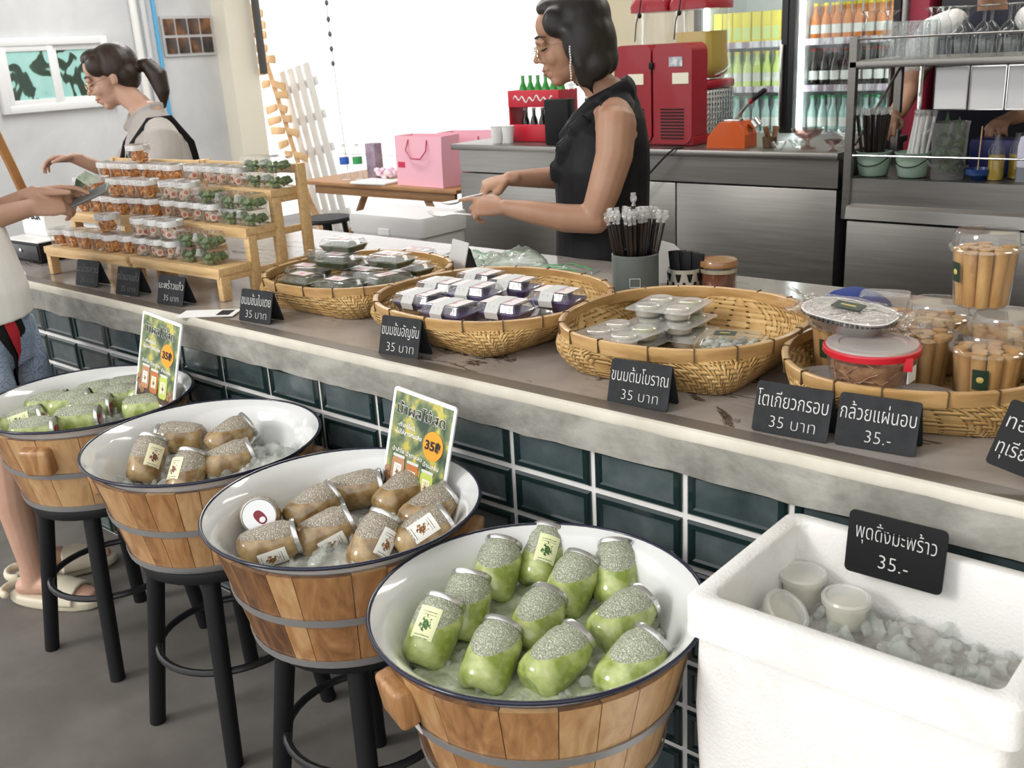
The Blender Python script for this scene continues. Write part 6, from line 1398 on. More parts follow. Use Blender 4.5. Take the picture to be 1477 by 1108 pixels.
# two door slush machine
sm = thing('slush_machine', 'dark red twin slush drink machine on the steel counter', 'drink machine', (0.36, 2.74, Z1+0.001))
for i, x in enumerate((0.105, 0.322)):
    fp = MB(); fp.loft([[(x+a, y, b_) for a, b_ in rrect(0.202, 0.445, 0.035, 5)] for y in (0.012, 0.0)]); f = MB()
    p = MB().prism([(x+a, 0.2325+b_) for a, b_ in rrect(0.205, 0.445, 0.04, 5)], -0.14, 0.0, Matrix.Rotation(PI/2, 4, 'X')).build('front_cover', M_RED, sm, smooth=40)
    for k in range(10): MB().box((x, -0.0015, 0.035+0.0145*k), (0.125, 0.004, 0.006)).build('vent_slot', M_BLACK, p, smooth=0)
    MB().box((x+0.045 if i else x+0.02, -0.0015, 0.302), (0.085, 0.003, 0.048)).build('cream_sticker', mat('cream_sticker', (0.82, 0.78, 0.64), 0.6), p, smooth=0)
    if i: MB().box((x+0.02, -0.0015, 0.375), (0.070, 0.003, 0.042)).build('picture_sticker', nmat('picture_sticker', [(0.4, (0.30, 0.36, 0.42)), (0.6, (0.72, 0.74, 0.72))], 40), p, smooth=0)
    MB().bbox((x-0.108, -0.004, 0.36), (0.022, 0.02, 0.030), 0.004).build('black_catch', M_BLACK, p)
    bowl = MB(); bowl.loft([[(x+a, 0.26+b_, z) for a, b_ in rrect(w_, d_, 0.045, 4)] for w_, d_, z in ((0.150, 0.17, 0.285), (0.190, 0.245, 0.305), (0.205, 0.255, 0.34), (0.200, 0.235, 0.40), (0.195, 0.23, 0.60))], True, False)
    b_ = bowl.build('clear_bowl', M_CLEAR, sm, smooth=40)
    MB().loft([[(x+a, 0.262+q, z) for a, q in rrect(w_, d_, 0.04, 4)] for w_, d_, z in ((0.140, 0.155, 0.289), (0.178, 0.225, 0.31), (0.190, 0.238, 0.34), (0.184, 0.218, 0.40), (0.180, 0.215, 0.50 if i else 0.36))]).build('frozen_drink', mat('yellow_slush', (0.50, 0.36, 0.045), 0.35) if i else mat('clear_slush', (0.62, 0.58, 0.50), 0.35), b_, smooth=40)
    MB().loft([[(x+a, 0.26+q, z) for a, q in rrect(w_, d_, 0.03, 4)] for w_, d_, z in ((0.212, 0.262, 0.598), (0.214, 0.264, 0.625), (0.195, 0.24, 0.66))]).build('red_lid', M_RED, sm, smooth=30)
    MB().tube([(x-0.02, 0.110, 0.655), (x-0.03, 0.112, 0.60), (x-0.045, 0.105, 0.55), (x-0.06, 0.115, 0.47)], 0.0028, 8).build('black_lead', M_BLACK, sm)
    MB().ell((x-0.03, 0.112, 0.585), (0.011, 0.009, 0.013)).build('lead_clip', M_BLACK, sm)
MB().bbox((0.2135, 0.21, 0.020), (0.425, 0.40, 0.038), 0.004).build('base_tray', M_RED, sm)
def dimple():
    m, nt, b, out = newmat('dimpled_steel'); v = mapping(nt); vo = node(nt, 'ShaderNodeTexVoronoi'); vo.inputs['Scale'].default_value = 42; vo.inputs['Randomness'].default_value = 0.0; lk(nt, v, vo.inputs['Vector'])
    b.inputs['Base Color'].default_value = (0.62, 0.62, 0.60, 1); b.inputs['Metallic'].default_value = 1; b.inputs['Roughness'].default_value = 0.22; bump(nt, b, vo.outputs['Distance'], 0.9, 0.01); return m
MB().bbox((0.2135, 0.27, 0.140), (0.42, 0.25, 0.20), 0.006).build('steel_cabinet', dimple(), sm)
MB().bbox((0.2135, 0.265, 0.262), (0.43, 0.27, 0.04), 0.012).build('drip_collar', M_RED, sm)
tag(MB().tube([(0.785, 2.66, 1.003), (0.780, 2.60, 1.004), (0.755, 2.585, 0.985), (0.70, 2.575, 0.93), (0.64, 2.57, 0.87), (0.58, 2.58, 0.80), (0.50, 2.59, 0.74)], 0.0045, 8).build('power_cable', M_BLACK), 'black power cable hanging over the steel counter behind the woman in black', 'cable')
# bottle rack
rk = thing('bottle_rack', 'red bottle rack with white script left of the woman in black', 'rack', (-0.18, 2.86, Z1+0.001))
M_RACK = mat('bright_red_board', (0.55, 0.015, 0.035), 0.4)
for z, h in ((0.218, 0.085), (0.045, 0.088)):
    p = MB().bbox((0, -0.075, z), (0.34, 0.012, h), 0.003).build('front_board', M_RACK, rk)
    MB().bbox((0, 0.0, z-h/2+0.006), (0.34, 0.15, 0.010), 0.002).build('shelf_plate', M_RACK, rk)
    if z > 0.1:
        s_ = MB(); s_.tube([(-0.13+0.26*i/40, -0.0825, z+0.012*math.sin(i*0.85)+0.006*math.sin(i*0.33)) for i in range(41)], [(0.0018+0.0022*abs(math.sin(i*0.43)), 0.001) for i in range(41)], 6, ref=(0, 1, 0)); s_.build('white_script', M_WHITE, p)
for x in (-0.168, 0.168): MB().box((x, 0.0, 0.13), (0.008, 0.15, 0.26)).build('side_plate', M_RACK, rk, smooth=0)
def mk_bottle(c, cap, h=0.19, r=0.024, alpha=None):
    def f():
        t = thing('drink_bottle', 'x', 'bottle'); k = h/0.19
        MB().lathe([(0.0, 0.0), (r*0.95, 0.0), (r, 0.004), (r, 0.095*k), (r*0.86, 0.115*k), (r*0.45, 0.145*k), (r*0.42, 0.180*k)], 16, cap0=False).build('bottle_body', c, t, smooth=50)
        MB().lathe([(r*0.5, 0.176*k), (r*0.5, 0.19*k), (0.0, 0.191*k)], 14, cap0=False, cap1=False).build('cap', cap, t)
        MB().lathe([(r*1.01, 0.035*k), (r*1.01, 0.080*k)], 16, cap0=False, cap1=False).build('label_band', mat('pale_bottle_label', (0.72, 0.72, 0.68), 0.5), t) if alpha else None
        return t
    return f
M_BG = mat('green_bottle_glass', (0.03, 0.30, 0.05), 0.1, coat=0.5); M_BD = mat('dark_cola', (0.02, 0.012, 0.012), 0.15, coat=0.5)
pb = Proto(mk_bottle(M_BG, mat('green_cap', (0.10, 0.42, 0.12), 0.4), 0.145, 0.022)); pd = Proto(mk_bottle(M_BD, M_WHITE, 0.155, 0.022))
for i in range(6): pb.put((-0.18-0.128+0.051*i, 2.86, Z1+0.1885), 0, 'green glass bottle on the upper shelf of the red rack', 'green bottles on the red rack')
for i in range(5): pd.put((-0.18-0.120+0.058*i, 2.86, Z1+0.0135), 0, 'dark bottle with white cap on the lower shelf of the red rack', 'dark bottles on the red rack')
tag(MB().bbox((0, 0, 0.11), (0.14, 0.08, 0.22), 0.008).build('card_terminal', M_BLACK, None, (0.04, 2.72, Z1+0.001), (0, 0, 0.15)), 'black upright device between the red rack and the woman in black', 'device')
for i, x in enumerate((-0.36, -0.30)): tag(MB().lathe([(0.0, 0.0), (0.026, 0.0), (0.034, 0.085), (0.036, 0.087), (0.034, 0.088), (0.025, 0.003), (0.0, 0.003)], 20, cap0=False, cap1=False).build('paper_cup', M_PAPER, None, (x, 2.69+0.02*i, Z1+0.001)), 'white paper cup, %s of two before the red rack' % ('left', 'right')[i], 'cup', 'paper cups before the rack')
# orange sealing press, sticks, glass bowls
op = thing('cup_press', 'small orange hand press with black and red lever on the steel counter', 'press', (0.985, 2.76, Z1+0.001), 0.1)
MB().prism([(-0.095, 0.0), (0.085, 0.0), (0.085, 0.055), (0.055, 0.112), (-0.035, 0.112), (-0.090, 0.050)], -0.07, 0.07, Matrix.Rotation(PI/2, 4, 'X')).build('orange_body', mat('orange_enamel', (0.62, 0.10, 0.012), 0.3, coat=0.3), op, smooth=0)
MB().bbox((0.01, -0.01, 0.117), (0.075, 0.06, 0.010), 0.003).build('steel_plate', M_CHROME, op)
lv = MB().tube([(0.015, -0.01, 0.118), (0.055, -0.01, 0.165), (0.085, -0.01, 0.195)], [(0.012, 0.008), (0.010, 0.007), (0.009, 0.007)], 10).build('lever', M_STEEL, op)
MB().tube([(0.085, -0.01, 0.195), (0.100, -0.01, 0.208)], 0.011, 10, round_ends=True).build('red_collar', M_RED, lv); MB().tube([(0.100, -0.01, 0.208), (0.145, -0.01, 0.240)], 0.012, 12, round_ends=True).build('black_grip', M_BLACK, lv)
MB().tube([(0.085, 0.02, 0.11), (0.105, 0.02, 0.085)], 0.026, 16).build('chrome_drum', M_CHROME, op)
sp = tag(MB().lathe([(0.0, 0.0), (0.028, 0.0), (0.032, 0.045), (0.030, 0.045), (0.026, 0.004), (0.0, 0.004)], 20, cap0=False, cap1=False).build('stick_pot', mat('brown_pot', (0.10, 0.055, 0.03), 0.5), None, (1.165, 2.76, Z1+0.001)), 'small brown pot of wooden sticks right of the orange press', 'pot')
M_STK = mat('dark_wood_stick', (0.20, 0.095, 0.04), 0.55); rnd = random.Random(31)
def mk_stick():
    return tag(MB().bbox((0, 0, 0.045), (0.012, 0.003, 0.085), 0.001, 1).build('wooden_stick', M_STK), 'x', 'stick')
PST = Proto(mk_stick)
for i in range(12): a = rnd.uniform(0, 6.28); PST.put((1.165+0.014*math.cos(a), 2.76+0.014*math.sin(a), Z1+0.006), a, 'brown wooden stick fanned out in the brown pot', 'wooden sticks in the pot', rot=(0.28*math.sin(a)*-1, 0.28*math.cos(a), a))
M_GLASSP = clear('smoky_purple_glass', tint=(0.72, 0.60, 0.58), rough=0.05, base=0.10, gain=1.6)
def dessert(x, y, k, m, label):
    o = MB().lathe([(0.0, 0.0), (0.030, 0.0), (0.028, 0.005), (0.008, 0.012), (0.007, 0.028), (0.020, 0.036), (0.045, 0.050), (0.058, 0.070), (0.060, 0.072), (0.056, 0.071), (0.042, 0.053), (0.018, 0.040), (0.0, 0.038)], 28, cap0=False, cap1=False).build('footed_bowl', m, None, (x, y, Z1+0.001)); o.scale = (k, k, k)
    return tag(o, label, 'bowl', 'footed glass bowls')
dessert(1.345, 2.75, 1.15, M_GLASSP, 'smoky purple footed glass bowl, front and centre of the glass bowls'); dessert(1.465, 2.84, 1.05, M_GLASS, 'clear footed glass bowl right of the smoky purple one')
dessert(1.48, 2.70, 0.62, M_GLASSP, 'small purple glass bowl beside the steel post')
for i, (x, y, k) in enumerate(((1.235, 2.70, 0.6), (1.275, 2.80, 0.62))):
    o = MB().lathe([(0.0, 0.0), (0.03, 0.0), (0.05, 0.03), (0.062, 0.05), (0.058, 0.05), (0.045, 0.028), (0.0, 0.006)], 24, cap0=False, cap1=False).build('glass_dish', M_GLASS, None, (x, y, Z1+0.001)); o.scale = (k, k, k); tag(o, 'small clear glass dish, %s of two left of the purple bowl' % ('front', 'rear')[i], 'dish', 'clear glass dishes')

# glass door fridges
M_FRB = mat('black_fridge_frame', (0.012, 0.012, 0.014), 0.3); M_FRW = mat('white_fridge_lining', (0.85, 0.87, 0.87), 0.4)
M_LED = mat('cool_white_tube', (0.92, 1.0, 1.0), 0.5, emis=9.0)
M_PRICE = nmat('shelf_price_strip', [(0.45, (0.80, 0.80, 0.82)), (0.55, (0.35, 0.25, 0.32))], 22, (1, 1, 0.1), rough=0.5)
def fridge(x0, x1, label, items, posts):
    t = thing('display_fridge', label, 'fridge', (0, 0, 0)); y0, y1 = 4.22, 4.84; cx = (x0+x1)/2; w = x1-x0
    MB().box((cx, y1-0.02, 1.0), (w, 0.04, 1.99)).build('back_panel', M_FRW, t, smooth=0)
    for x in (x0+0.015, x1-0.015): MB().box((x, 4.54, 1.0), (0.03, 0.56, 1.99)).build('side_panel', M_FRW, t, smooth=0)
    MB().box((cx, 4.54, 0.10), (w, 0.60, 0.20)).build('plinth', M_FRB, t, smooth=0); MB().box((cx, 4.54, 1.98), (w, 0.60, 0.05)).build('head_box', M_FRW, t, smooth=0)
    for z in (0.62, 0.905, 1.165, 1.42):
        s_ = MB().box((cx, 4.56, z-0.008), (w-0.065, 0.46, 0.012)).build('shelf', M_FRW, t, smooth=0)
        MB().box((cx, 4.325, z-0.005), (w-0.065, 0.006, 0.036)).build('price_strip', M_PRICE, s_, smooth=0)
    for x in (x0+0.045, x1-0.045): MB().box((x, 4.285, 1.08), (0.014, 0.014, 1.66)).build('light_tube', M_LED, t, smooth=0)
    d = MB()
    for x in (x0+0.018, x1-0.018): d.box((x, 4.215, 1.08), (posts, 0.03, 1.84))
    for z in (0.19, 1.97): d.box((cx, 4.2155, z), (w, 0.029, 0.06))
    dr = d.build('door_frame', M_FRB, t, smooth=0)
    MB().box((cx, 4.215, 1.08), (w-0.06, 0.006, 1.74)).build('door_glass', clear('fridge_glass', tint=(0.96, 0.985, 0.98), rough=0.03, base=0.05), dr, smooth=0)
    MB().tube([(x1-0.022, 4.185, 0.95), (x1-0.022, 4.180, 1.0), (x1-0.022, 4.180, 1.36), (x1-0.022, 4.185, 1.41)], 0.011, 10).build('door_handle', M_CHROME, dr)
    n = int((w-0.08)/0.064)
    for z, (mk, what, grp) in zip((0.62, 0.905, 1.165, 1.42), items):
        for i in range(n):
            for yy in (4.40, 4.49): mk.put((x0+0.065+0.064*i, yy, z), 0.1*(i % 3), what, grp)
def mk_carton(c, c2):
    def f():
        t = thing('drink_carton', 'x', 'carton'); MB().bbox((0, 0, 0.09), (0.058, 0.058, 0.18), 0.003).build('carton_body', c, t); MB().box((0, -0.0295, 0.06), (0.045, 0.002, 0.07)).build('printed_front', c2, t, smooth=0); return t
    return f
M_YEL = mat('yellow_drink', (0.80, 0.68, 0.04), 0.4); M_LIME = mat('pale_lime_drink', (0.62, 0.74, 0.24), 0.3); M_ORG = mat('orange_drink', (0.62, 0.20, 0.03), 0.3); M_TEALB = mat('pale_teal_bottle', (0.42, 0.58, 0.54), 0.2, coat=0.4)
fy = Proto(mk_carton(M_YEL, M_LIME)); fl = Proto(mk_bottle(M_LIME, M_YEL, 0.21, 0.027, 1)); fg = Proto(mk_bottle(M_TEALB, mat('mid_green_cap', (0.08, 0.35, 0.16), 0.4), 0.21, 0.027, 1)); fo = Proto(mk_bottle(M_ORG, M_YEL, 0.20, 0.027, 1)); fd = Proto(mk_bottle(M_BD, M_RED, 0.21, 0.027, 1))
fridge(-0.07, 0.535, 'glass door fridge of yellow and green drinks, left of the pair', (
    (fg, 'pale green bottle on the bottom shelf of the left fridge', 'left fridge, bottom shelf'), (fg, 'pale green bottle on the third shelf of the left fridge', 'left fridge, third shelf'), (fl, 'lime bottle on the second shelf of the left fridge', 'left fridge, second shelf'), (fy, 'yellow drink carton on the top shelf of the left fridge', 'left fridge, top shelf')), 0.036)
fridge(0.545, 1.165, 'glass door fridge of orange and dark drinks, right of the pair', (
    (fg, 'pale green bottle on the bottom shelf of the right fridge', 'right fridge, bottom shelf'), (fg, 'pale green bottle on the third shelf of the right fridge', 'right fridge, third shelf'), (fd, 'dark bottle on the second shelf of the right fridge', 'right fridge, second shelf'), (fo, 'orange drink bottle on the top shelf of the right fridge', 'right fridge, top shelf')), 0.036)
tag(MB().bbox((1.24, 4.52, 1.0), (0.10, 0.50, 2.0), 0.004).build('red_cabinet_side', mat('dark_red_panel', (0.30, 0.02, 0.05), 0.5)), 'narrow dark red cabinet side right of the fridges', 'cabinet')
tag(MB().bbox((2.35, 4.50, 0.95), (2.0, 0.46, 1.9), 0.01).build('dark_cabinet', mat('dark_cabinet', (0.012, 0.012, 0.018), 0.5)), 'tall black cabinet behind the glass station', 'cabinet')

# glasses on the upper shelf
SZ = 1.354
def mk_goblet():
    return tag(MB().lathe([(0.034, 0.0), (0.040, 0.045), (0.036, 0.085), (0.018, 0.112), (0.006, 0.122), (0.005, 0.165), (0.008, 0.172), (0.034, 0.178), (0.036, 0.180), (0.0, 0.181)], 26, cap0=False, cap1=False).build('goblet', M_GLASS), 'x', 'glass')
def mk_sundae():
    return tag(MB().lathe([(0.031, 0.0), (0.033, 0.05), (0.026, 0.125), (0.014, 0.150), (0.012, 0.160), (0.033, 0.178), (0.038, 0.182), (0.0, 0.183)], 24, cap0=False, cap1=False).build('footed_glass', M_GLASS), 'x', 'glass')
M_CUTG = clear('cut_glass', tint=(0.95, 0.97, 0.98), rough=0.06, base=0.14, gain=1.6, bumpy=1.0, bscale=90)
def mk_tumbler():
    return tag(MB().lathe([(0.037, 0.0), (0.036, 0.05), (0.034, 0.130), (0.031, 0.138), (0.0, 0.139)], 22, cap0=False, cap1=False).build('tumbler', M_CUTG), 'x', 'glass')
PG, PS_, PT = Proto(mk_goblet), Proto(mk_sundae), Proto(mk_tumbler)
for i, (x, y) in enumerate(((1.605, 2.70), (1.655, 2.78))): PS_.put((x, y, SZ), 0, 'upturned footed glass at the left end of the upper shelf, %s' % ('front', 'rear')[i], 'upturned footed glasses')
for i in range(2):
    for j in range(3): PT.put((1.700+0.078*i, 2.70+0.08*j, SZ), 0, 'upturned cut glass tumbler, row %s from the front, %s one' % (('one', 'two', 'three')[j], ('left', 'right')[i]), 'upturned cut glass tumblers')
PS_.put((1.855, 2.69, SZ), 0, 'upturned footed glass right of the tumblers, front', 'upturned footed glasses'); PS_.put((1.865, 2.78, SZ), 0, 'upturned footed glass right of the tumblers, rear', 'upturned footed glasses')
for i in range(4):
    for j in range(2): PG.put((1.945+0.088*i, 2.70+0.09*j, SZ), 0, 'upturned stem goblet on the upper shelf, %s row, %s' % (('front', 'rear')[j], ORD[i]), 'upturned stem goblets')
# hanging menu sheets
for i, x in enumerate((1.940, 2.070, 2.200)):
    ms = thing('menu_sheet', 'white sheet in a clear sleeve under the upper shelf, %s of three' % ORD[i], 'menu', (x, 2.685, 1.165))
    MB().box((0, 0, 0.078), (0.118, 0.002, 0.156)).build('sheet', mat('cool_white_paper', (0.84, 0.85, 0.87), 0.5), ms, smooth=0)  # sheet in a slightly cool white
    MB().box((0, -0.0015, 0.0), (0.122, 0.004, 0.004)).box((-0.061, -0.0015, 0.078), (0.003, 0.004, 0.158)).box((0.061, -0.0015, 0.078), (0.003, 0.004, 0.158)).box((0, -0.0015, 0.155), (0.122, 0.004, 0.004)).build('sleeve_edge', M_CHROME, ms, smooth=0)
# pails of straws, jug, bottles
M_PAIL = mat('mint_enamel', (0.36, 0.50, 0.41), 0.25, coat=0.4)
def pail(x, label, flip):
    t = thing('mint_pail', label, 'pail', (x, 2.735, 0.900))
    MB().lathe([(0.0, 0.0), (0.048, 0.0), (0.056, 0.006), (0.066, 0.060), (0.069, 0.095), (0.072, 0.098), (0.068, 0.099), (0.062, 0.060), (0.052, 0.008), (0.0, 0.006)], 32, cap0=False, cap1=False).build('pail_body', M_PAIL, t, smooth=50)
    MB().tube([(0.068*math.cos(PI*i/14), -0.072*math.sin(PI*i/14)*0.72-0.02*math.sin(PI*i/14), 0.090-0.045*math.sin(PI*i/14)) for i in range(15)], 0.0022, 8).build('wire_handle', M_BLACK, t); return t
pail(1.642, 'mint green pail of dark straws, left of the pair', 0); pail(1.800, 'mint green pail of white wrapped straws, right of the pair', 1)
rnd = random.Random(8)
def mk_dark():
    t = thing('straw', 'x', 'straw'); MB().tube([(0, 0, 0), (0, 0, 0.235)], 0.005, 8).build('tube', M_STRAW, t); MB().tube([(0, 0, 0.235), (0, 0, 0.26)], [0.006, 0.008], 6).build('wrapper_tip', M_WRAP, t, smooth=20); return t
def mk_wht():
    t = thing('straw', 'x', 'straw'); MB().tube([(0, 0, 0), (0, 0, 0.225)], 0.006, 8).build('tube', mat('milky_straw', (0.68, 0.68, 0.67), 0.3), t); MB().tube([(0, 0, 0.225), (0, 0, 0.25)], [0.007, 0.009], 6).build('wrapper_tip', M_WRAP, t, smooth=20); return t
PD, PW = Proto(mk_dark), Proto(mk_wht)
for i in range(26): r = 0.040*math.sqrt(rnd.random()); a = rnd.uniform(0, 6.28); PD.put((1.642+r*math.cos(a), 2.735+r*math.sin(a), 0.910), 0, 'dark wrapped straw in the left mint pail', 'straws in the left mint pail', rot=Euler((0, 0.17*r/0.04, a)))
for i in range(24): r = 0.036*math.sqrt(rnd.random()); a = rnd.uniform(0, 6.28); PW.put((1.800+r*math.cos(a), 2.735+r*math.sin(a), 0.910), 0, 'white wrapped straw in the right mint pail', 'straws in the right mint pail', rot=Euler((0, 0.10*r/0.04+0.06, a*0.2)))
jg = thing('plastic_jug', 'clear plastic jug stuffed with dark green mint leaves', 'jug', (1.935, 2.735, 0.900))
MB().lathe([(0.0, 0.0), (0.058, 0.0), (0.060, 0.004), (0.068, 0.205), (0.072, 0.215)], 32, cap0=False, cap1=False).build('jug_wall', clear('milky_jug', tint=(0.93, 0.95, 0.95), rough=0.15, base=0.06, haze=0.10), jg, smooth=40)
MB().tube([(-0.066, -0.02, 0.19), (-0.095, -0.03, 0.17), (-0.090, -0.03, 0.09), (-0.060, -0.02, 0.05)], [(0.010, 0.006)]*4, 10, round_ends=True).build('handle', MATS['milky_jug'], jg)
lf = MB(); rnd = random.Random(2)
for i in range(60):
    a = rnd.uniform(0, 6.28); r = 0.046*math.sqrt(rnd.random()); p = Vector((r*math.cos(a), r*math.sin(a), rnd.uniform(0.02, 0.17))); M3 = Euler((rnd.uniform(0, 6), rnd.uniform(0, 6), 0)).to_matrix(); L = 0.022
    pts_ = [(-L, 0, 0), (-L*0.4, L*0.45, 0.003), (L*0.3, L*0.4, 0.003), (L, 0, 0), (L*0.3, -L*0.4, 0.003), (-L*0.4, -L*0.45, 0.003)]; n0 = len(lf.v)
    lf.v += [tuple(p+M3 @ Vector(q)) for q in pts_]; lf.f.append(tuple(range(n0, n0+6)))
for k, (x, h) in enumerate(((-0.015, 0.255), (0.03, 0.235))): lf.loft([[(x-0.012, 0, 0.17), (x+0.012, 0, 0.17), (x+0.010, 0.006, 0.17)], [(x-0.009, 0, 0.215), (x+0.008, 0, 0.215), (x, 0.006, 0.215)], [(x-0.001, 0, h), (x+0.001, 0, h), (x, 0.001, h)]])
lf.build('mint_leaves', nmat('mint_leaf', [(0.3, (0.012, 0.035, 0.012)), (0.7, (0.05, 0.11, 0.035))], 40, rough=0.5), jg, smooth=0)
bb = tag(MB().lathe([(0.0, 0.0), (0.022, 0.0), (0.046, 0.020), (0.050, 0.042), (0.047, 0.042), (0.042, 0.022), (0.0, 0.006)], 26, cap0=False, cap1=False).build('blue_bowl', mat('cobalt_enamel', (0.02, 0.06, 0.22), 0.2, coat=0.4), None, (2.052, 2.735, 0.900)), 'small cobalt blue bowl right of the plastic jug', 'bowl')
tag(MB().bbox((0, 0, 0.07), (0.20, 0.10, 0.14), 0.012).build('blue_bin', mat('deep_blue_bin', (0.010, 0.015, 0.12), 0.4), None, (2.075, 2.90, 0.900)), 'deep blue bin behind the blue bowl', 'bin')
tag(MB().tube([(0, 0, 0), (0.004, 0, 0.19)], 0.0022, 8).build('stir_stick', M_PINE, None, (2.048, 2.73, 0.910)), 'thin stick standing in the blue bowl', 'stick')
for i, (x, y) in enumerate(((2.112, 2.735), (2.168, 2.80))):
    sy = thing('syrup_bottle', ('clear bottle of yellow syrup right of the blue bowl', 'clear syrup bottle partly hidden behind the lilac white tub')[i], 'bottle', (x, y, 0.900))
    MB().lathe([(0.0, 0.0), (0.030, 0.0), (0.031, 0.110), (0.014, 0.150), (0.013, 0.170), (0.0, 0.171)], 24, cap0=False, cap1=False).build('glass_body', M_GLASS, sy, smooth=40); MB().lathe([(0.0, 0.003), (0.028, 0.003), (0.028, 0.092), (0.0, 0.093)], 22, cap0=False, cap1=False).build('yellow_syrup', mat('yellow_syrup', (0.42, 0.28, 0.03), 0.3), sy)
wt = thing('white_tub', 'lilac white plastic tub with grey foot at the right end of the station', 'tub', (2.255, 2.745, 0.900))
MB().loft([[(a, b_, z) for a, b_ in rrect(w_, 0.10, 0.02, 4)] for w_, z in ((0.13, 0.055), (0.135, 0.13), (0.12, 0.165))]).build('tub_body', mat('lilac_white', (0.66, 0.66, 0.82), 0.4), wt, smooth=30); MB().loft([[(a, b_, z) for a, b_ in rrect(0.13, 0.10, 0.02, 4)] for z in (0.0, 0.0545)]).build('grey_foot', mat('grey_plastic', (0.20, 0.22, 0.24), 0.4), wt, smooth=30)
# person working behind the station
w4 = thing('person', 'person in white sleeves and dark apron half hidden behind the glass station', 'person', (1.84, 3.45, 0), -PI/2); w4.scale = (1.08, 1.08, 1.10)
mb = MB(); HM4 = head(mb, Vector((0.06, 0, 1.56)), 0.3, 0, 1.0); seg(mb, [(-0.01, 0, 1.36), (0.02, 0, 1.43), (0.04, 0, 1.50)], [0.058, 0.052, 0.052])
mb.tube([(0, 0, 0.82), (0, 0, 1.0), (0, 0, 1.20), (0, 0, 1.34)], [(0.16, 0.12), (0.15, 0.11), (0.17, 0.11), (0.07, 0.06)], 18, ref=(1, 0, 0), round_ends=True)
for s in (-1, 1):
    seg(mb, [(0, s*0.09, 0.84), (0.01, s*0.09, 0.46), (0, s*0.09, 0.05)], [0.085, 0.058, 0.04]); seg(mb, [(0, s*0.19, 1.32), (0.01, s*0.265, 1.20), (0.05, s*0.285, 1.09)], [0.058, 0.052, 0.044])
    q = 1.0 if s < 0 else 0.8; seg(mb, [(0.05, s*0.285, 1.09), (0.20, s*0.27, 1.02), (0.33, s*0.25*q, 1.0)], [0.044, 0.037, 0.027]); hand(mb, (0.33, s*0.25*q, 1.0), (0.9, -s*0.2, -0.1), (0, 0, 1), -s, (0.5, 0.6, 0.7, 0.8), 0.3)
fused(mb, 'body', M_SKIN, w4, 0.0055, 5); face_parts(HM4, w4, M_HAIR); hb = MB(); R3 = HM4.to_3x3(); HM = HM4
HE((-0.030, 0, 0.055), (0.098, 0.086, 0.084)); HE((-0.055, 0, 0.0), (0.062, 0.080, 0.078)); HE((0.030, 0.0, 0.100), (0.052, 0.060, 0.034)); fused(hb, 'hair', M_HAIR, w4, 0.006, 5)
sb = MB(); sb.tube([(0, 0, 0.82), (0, 0, 1.0), (0, 0, 1.18), (0, 0, 1.31), (0, 0, 1.38)], [(0.185, 0.145), (0.175, 0.135), (0.185, 0.135), (0.14, 0.10), (0.072, 0.068)], 20, ref=(1, 0, 0))
fused(sb, 'dark_vest', mat('navy_apron', (0.008, 0.010, 0.025), 0.8), w4, 0.007, 5)
for s in (-1, 1): q_ = MB(); seg(q_, [(0, s*0.15, 1.33), (0.0, s*0.21, 1.31), (0.015, s*0.275, 1.21)], [0.066, 0.072, 0.074]); fused(q_, 'white_sleeve', M_TEE, w4, 0.007, 5)
MB().loft([[(0.150*math.cos(a)*1.05, 0.200*math.sin(a), z) for a in [(-1.2+2.4*i/14) for i in range(15)]] for z in (1.30, 1.1, 0.9, 0.5)], False, False, False).build('apron', mat('navy_apron', (0.008, 0.010, 0.025), 0.8), w4)

# ------------------------------------------------------------------ back left: table, bags, yard things
tt = thing('trestle_table', 'brown wooden trestle table with pink bags on it', 'table', (-1.62, 3.22, 0))
MB().bbox((0, 0, 0.688), (1.46, 0.64, 0.024), 0.003).build('table_top', M_TABLEW, tt)
MB().bbox((0.03, -0.27, 0.645), (1.30, 0.025, 0.058), 0.003).build('apron_rail', M_TABLEW, tt)
for x in (-0.60, 0.60):
    for s in (-1, 1): MB().tube([(x-s*0.20*0+s*-0.22, -0.25 if s > 0 else 0.0, 0.67), (x+s*0.22, -0.25 if s > 0 else 0.0, 0.0)], [(0.032, 0.020)]*2, 4, ref=(0, 1, 0)).build('crossed_leg', M_TABLEW, tt, smooth=0)
def bag(x, y, rz, w, d, h, label):
    t = thing('gift_bag', label, 'bag', (x, y, 0.7015), rz, 'pink paper gift bags')
    r = lambda w_, d_, z: [(-w_/2, -d_/2, z), (w_/2, -d_/2, z), (w_/2, d_/2, z), (-w_/2, d_/2, z)]
    r2 = lambda w_, d_, z: [(-w_/2, -d_/2, z), (w_/2, -d_/2, z), (w_/2, d_/2, z+0.006), (-w_/2, d_/2, z)]
    MB().loft([r(w, d, 0), r(w*1.0, d*0.95, h*0.6), r2(w*1.02, d*0.90, h), r2(w*1.0, d*0.87, h), r(w*0.98, d*0.9, h*0.5), r(w*0.97, d*0.95, 0.004)], True, True).build('paper_body', M_PINK, t, smooth=0)
    for s in (-1, 1): MB().tube([(-w*0.2, s*d*0.46, h*0.93), (-w*0.22, s*(d*0.46+0.02), h*0.72), (-w*0.10, s*(d*0.46+0.025), h*0.56), (w*0.10, s*(d*0.46+0.025), h*0.56), (w*0.22, s*(d*0.46+0.02), h*0.72), (w*0.2, s*d*0.46, h*0.93)], 0.004, 8).build('cord_handle', mat('crimson_cord', (0.45, 0.03, 0.09), 0.6), t)
    MB().box((-w*0.38, -d*0.478, h*0.42), (w*0.16, 0.003, 0.035)).build('crimson_tag', mat('crimson_tag', (0.62, 0.03, 0.09), 0.5), t, smooth=0)
    return t
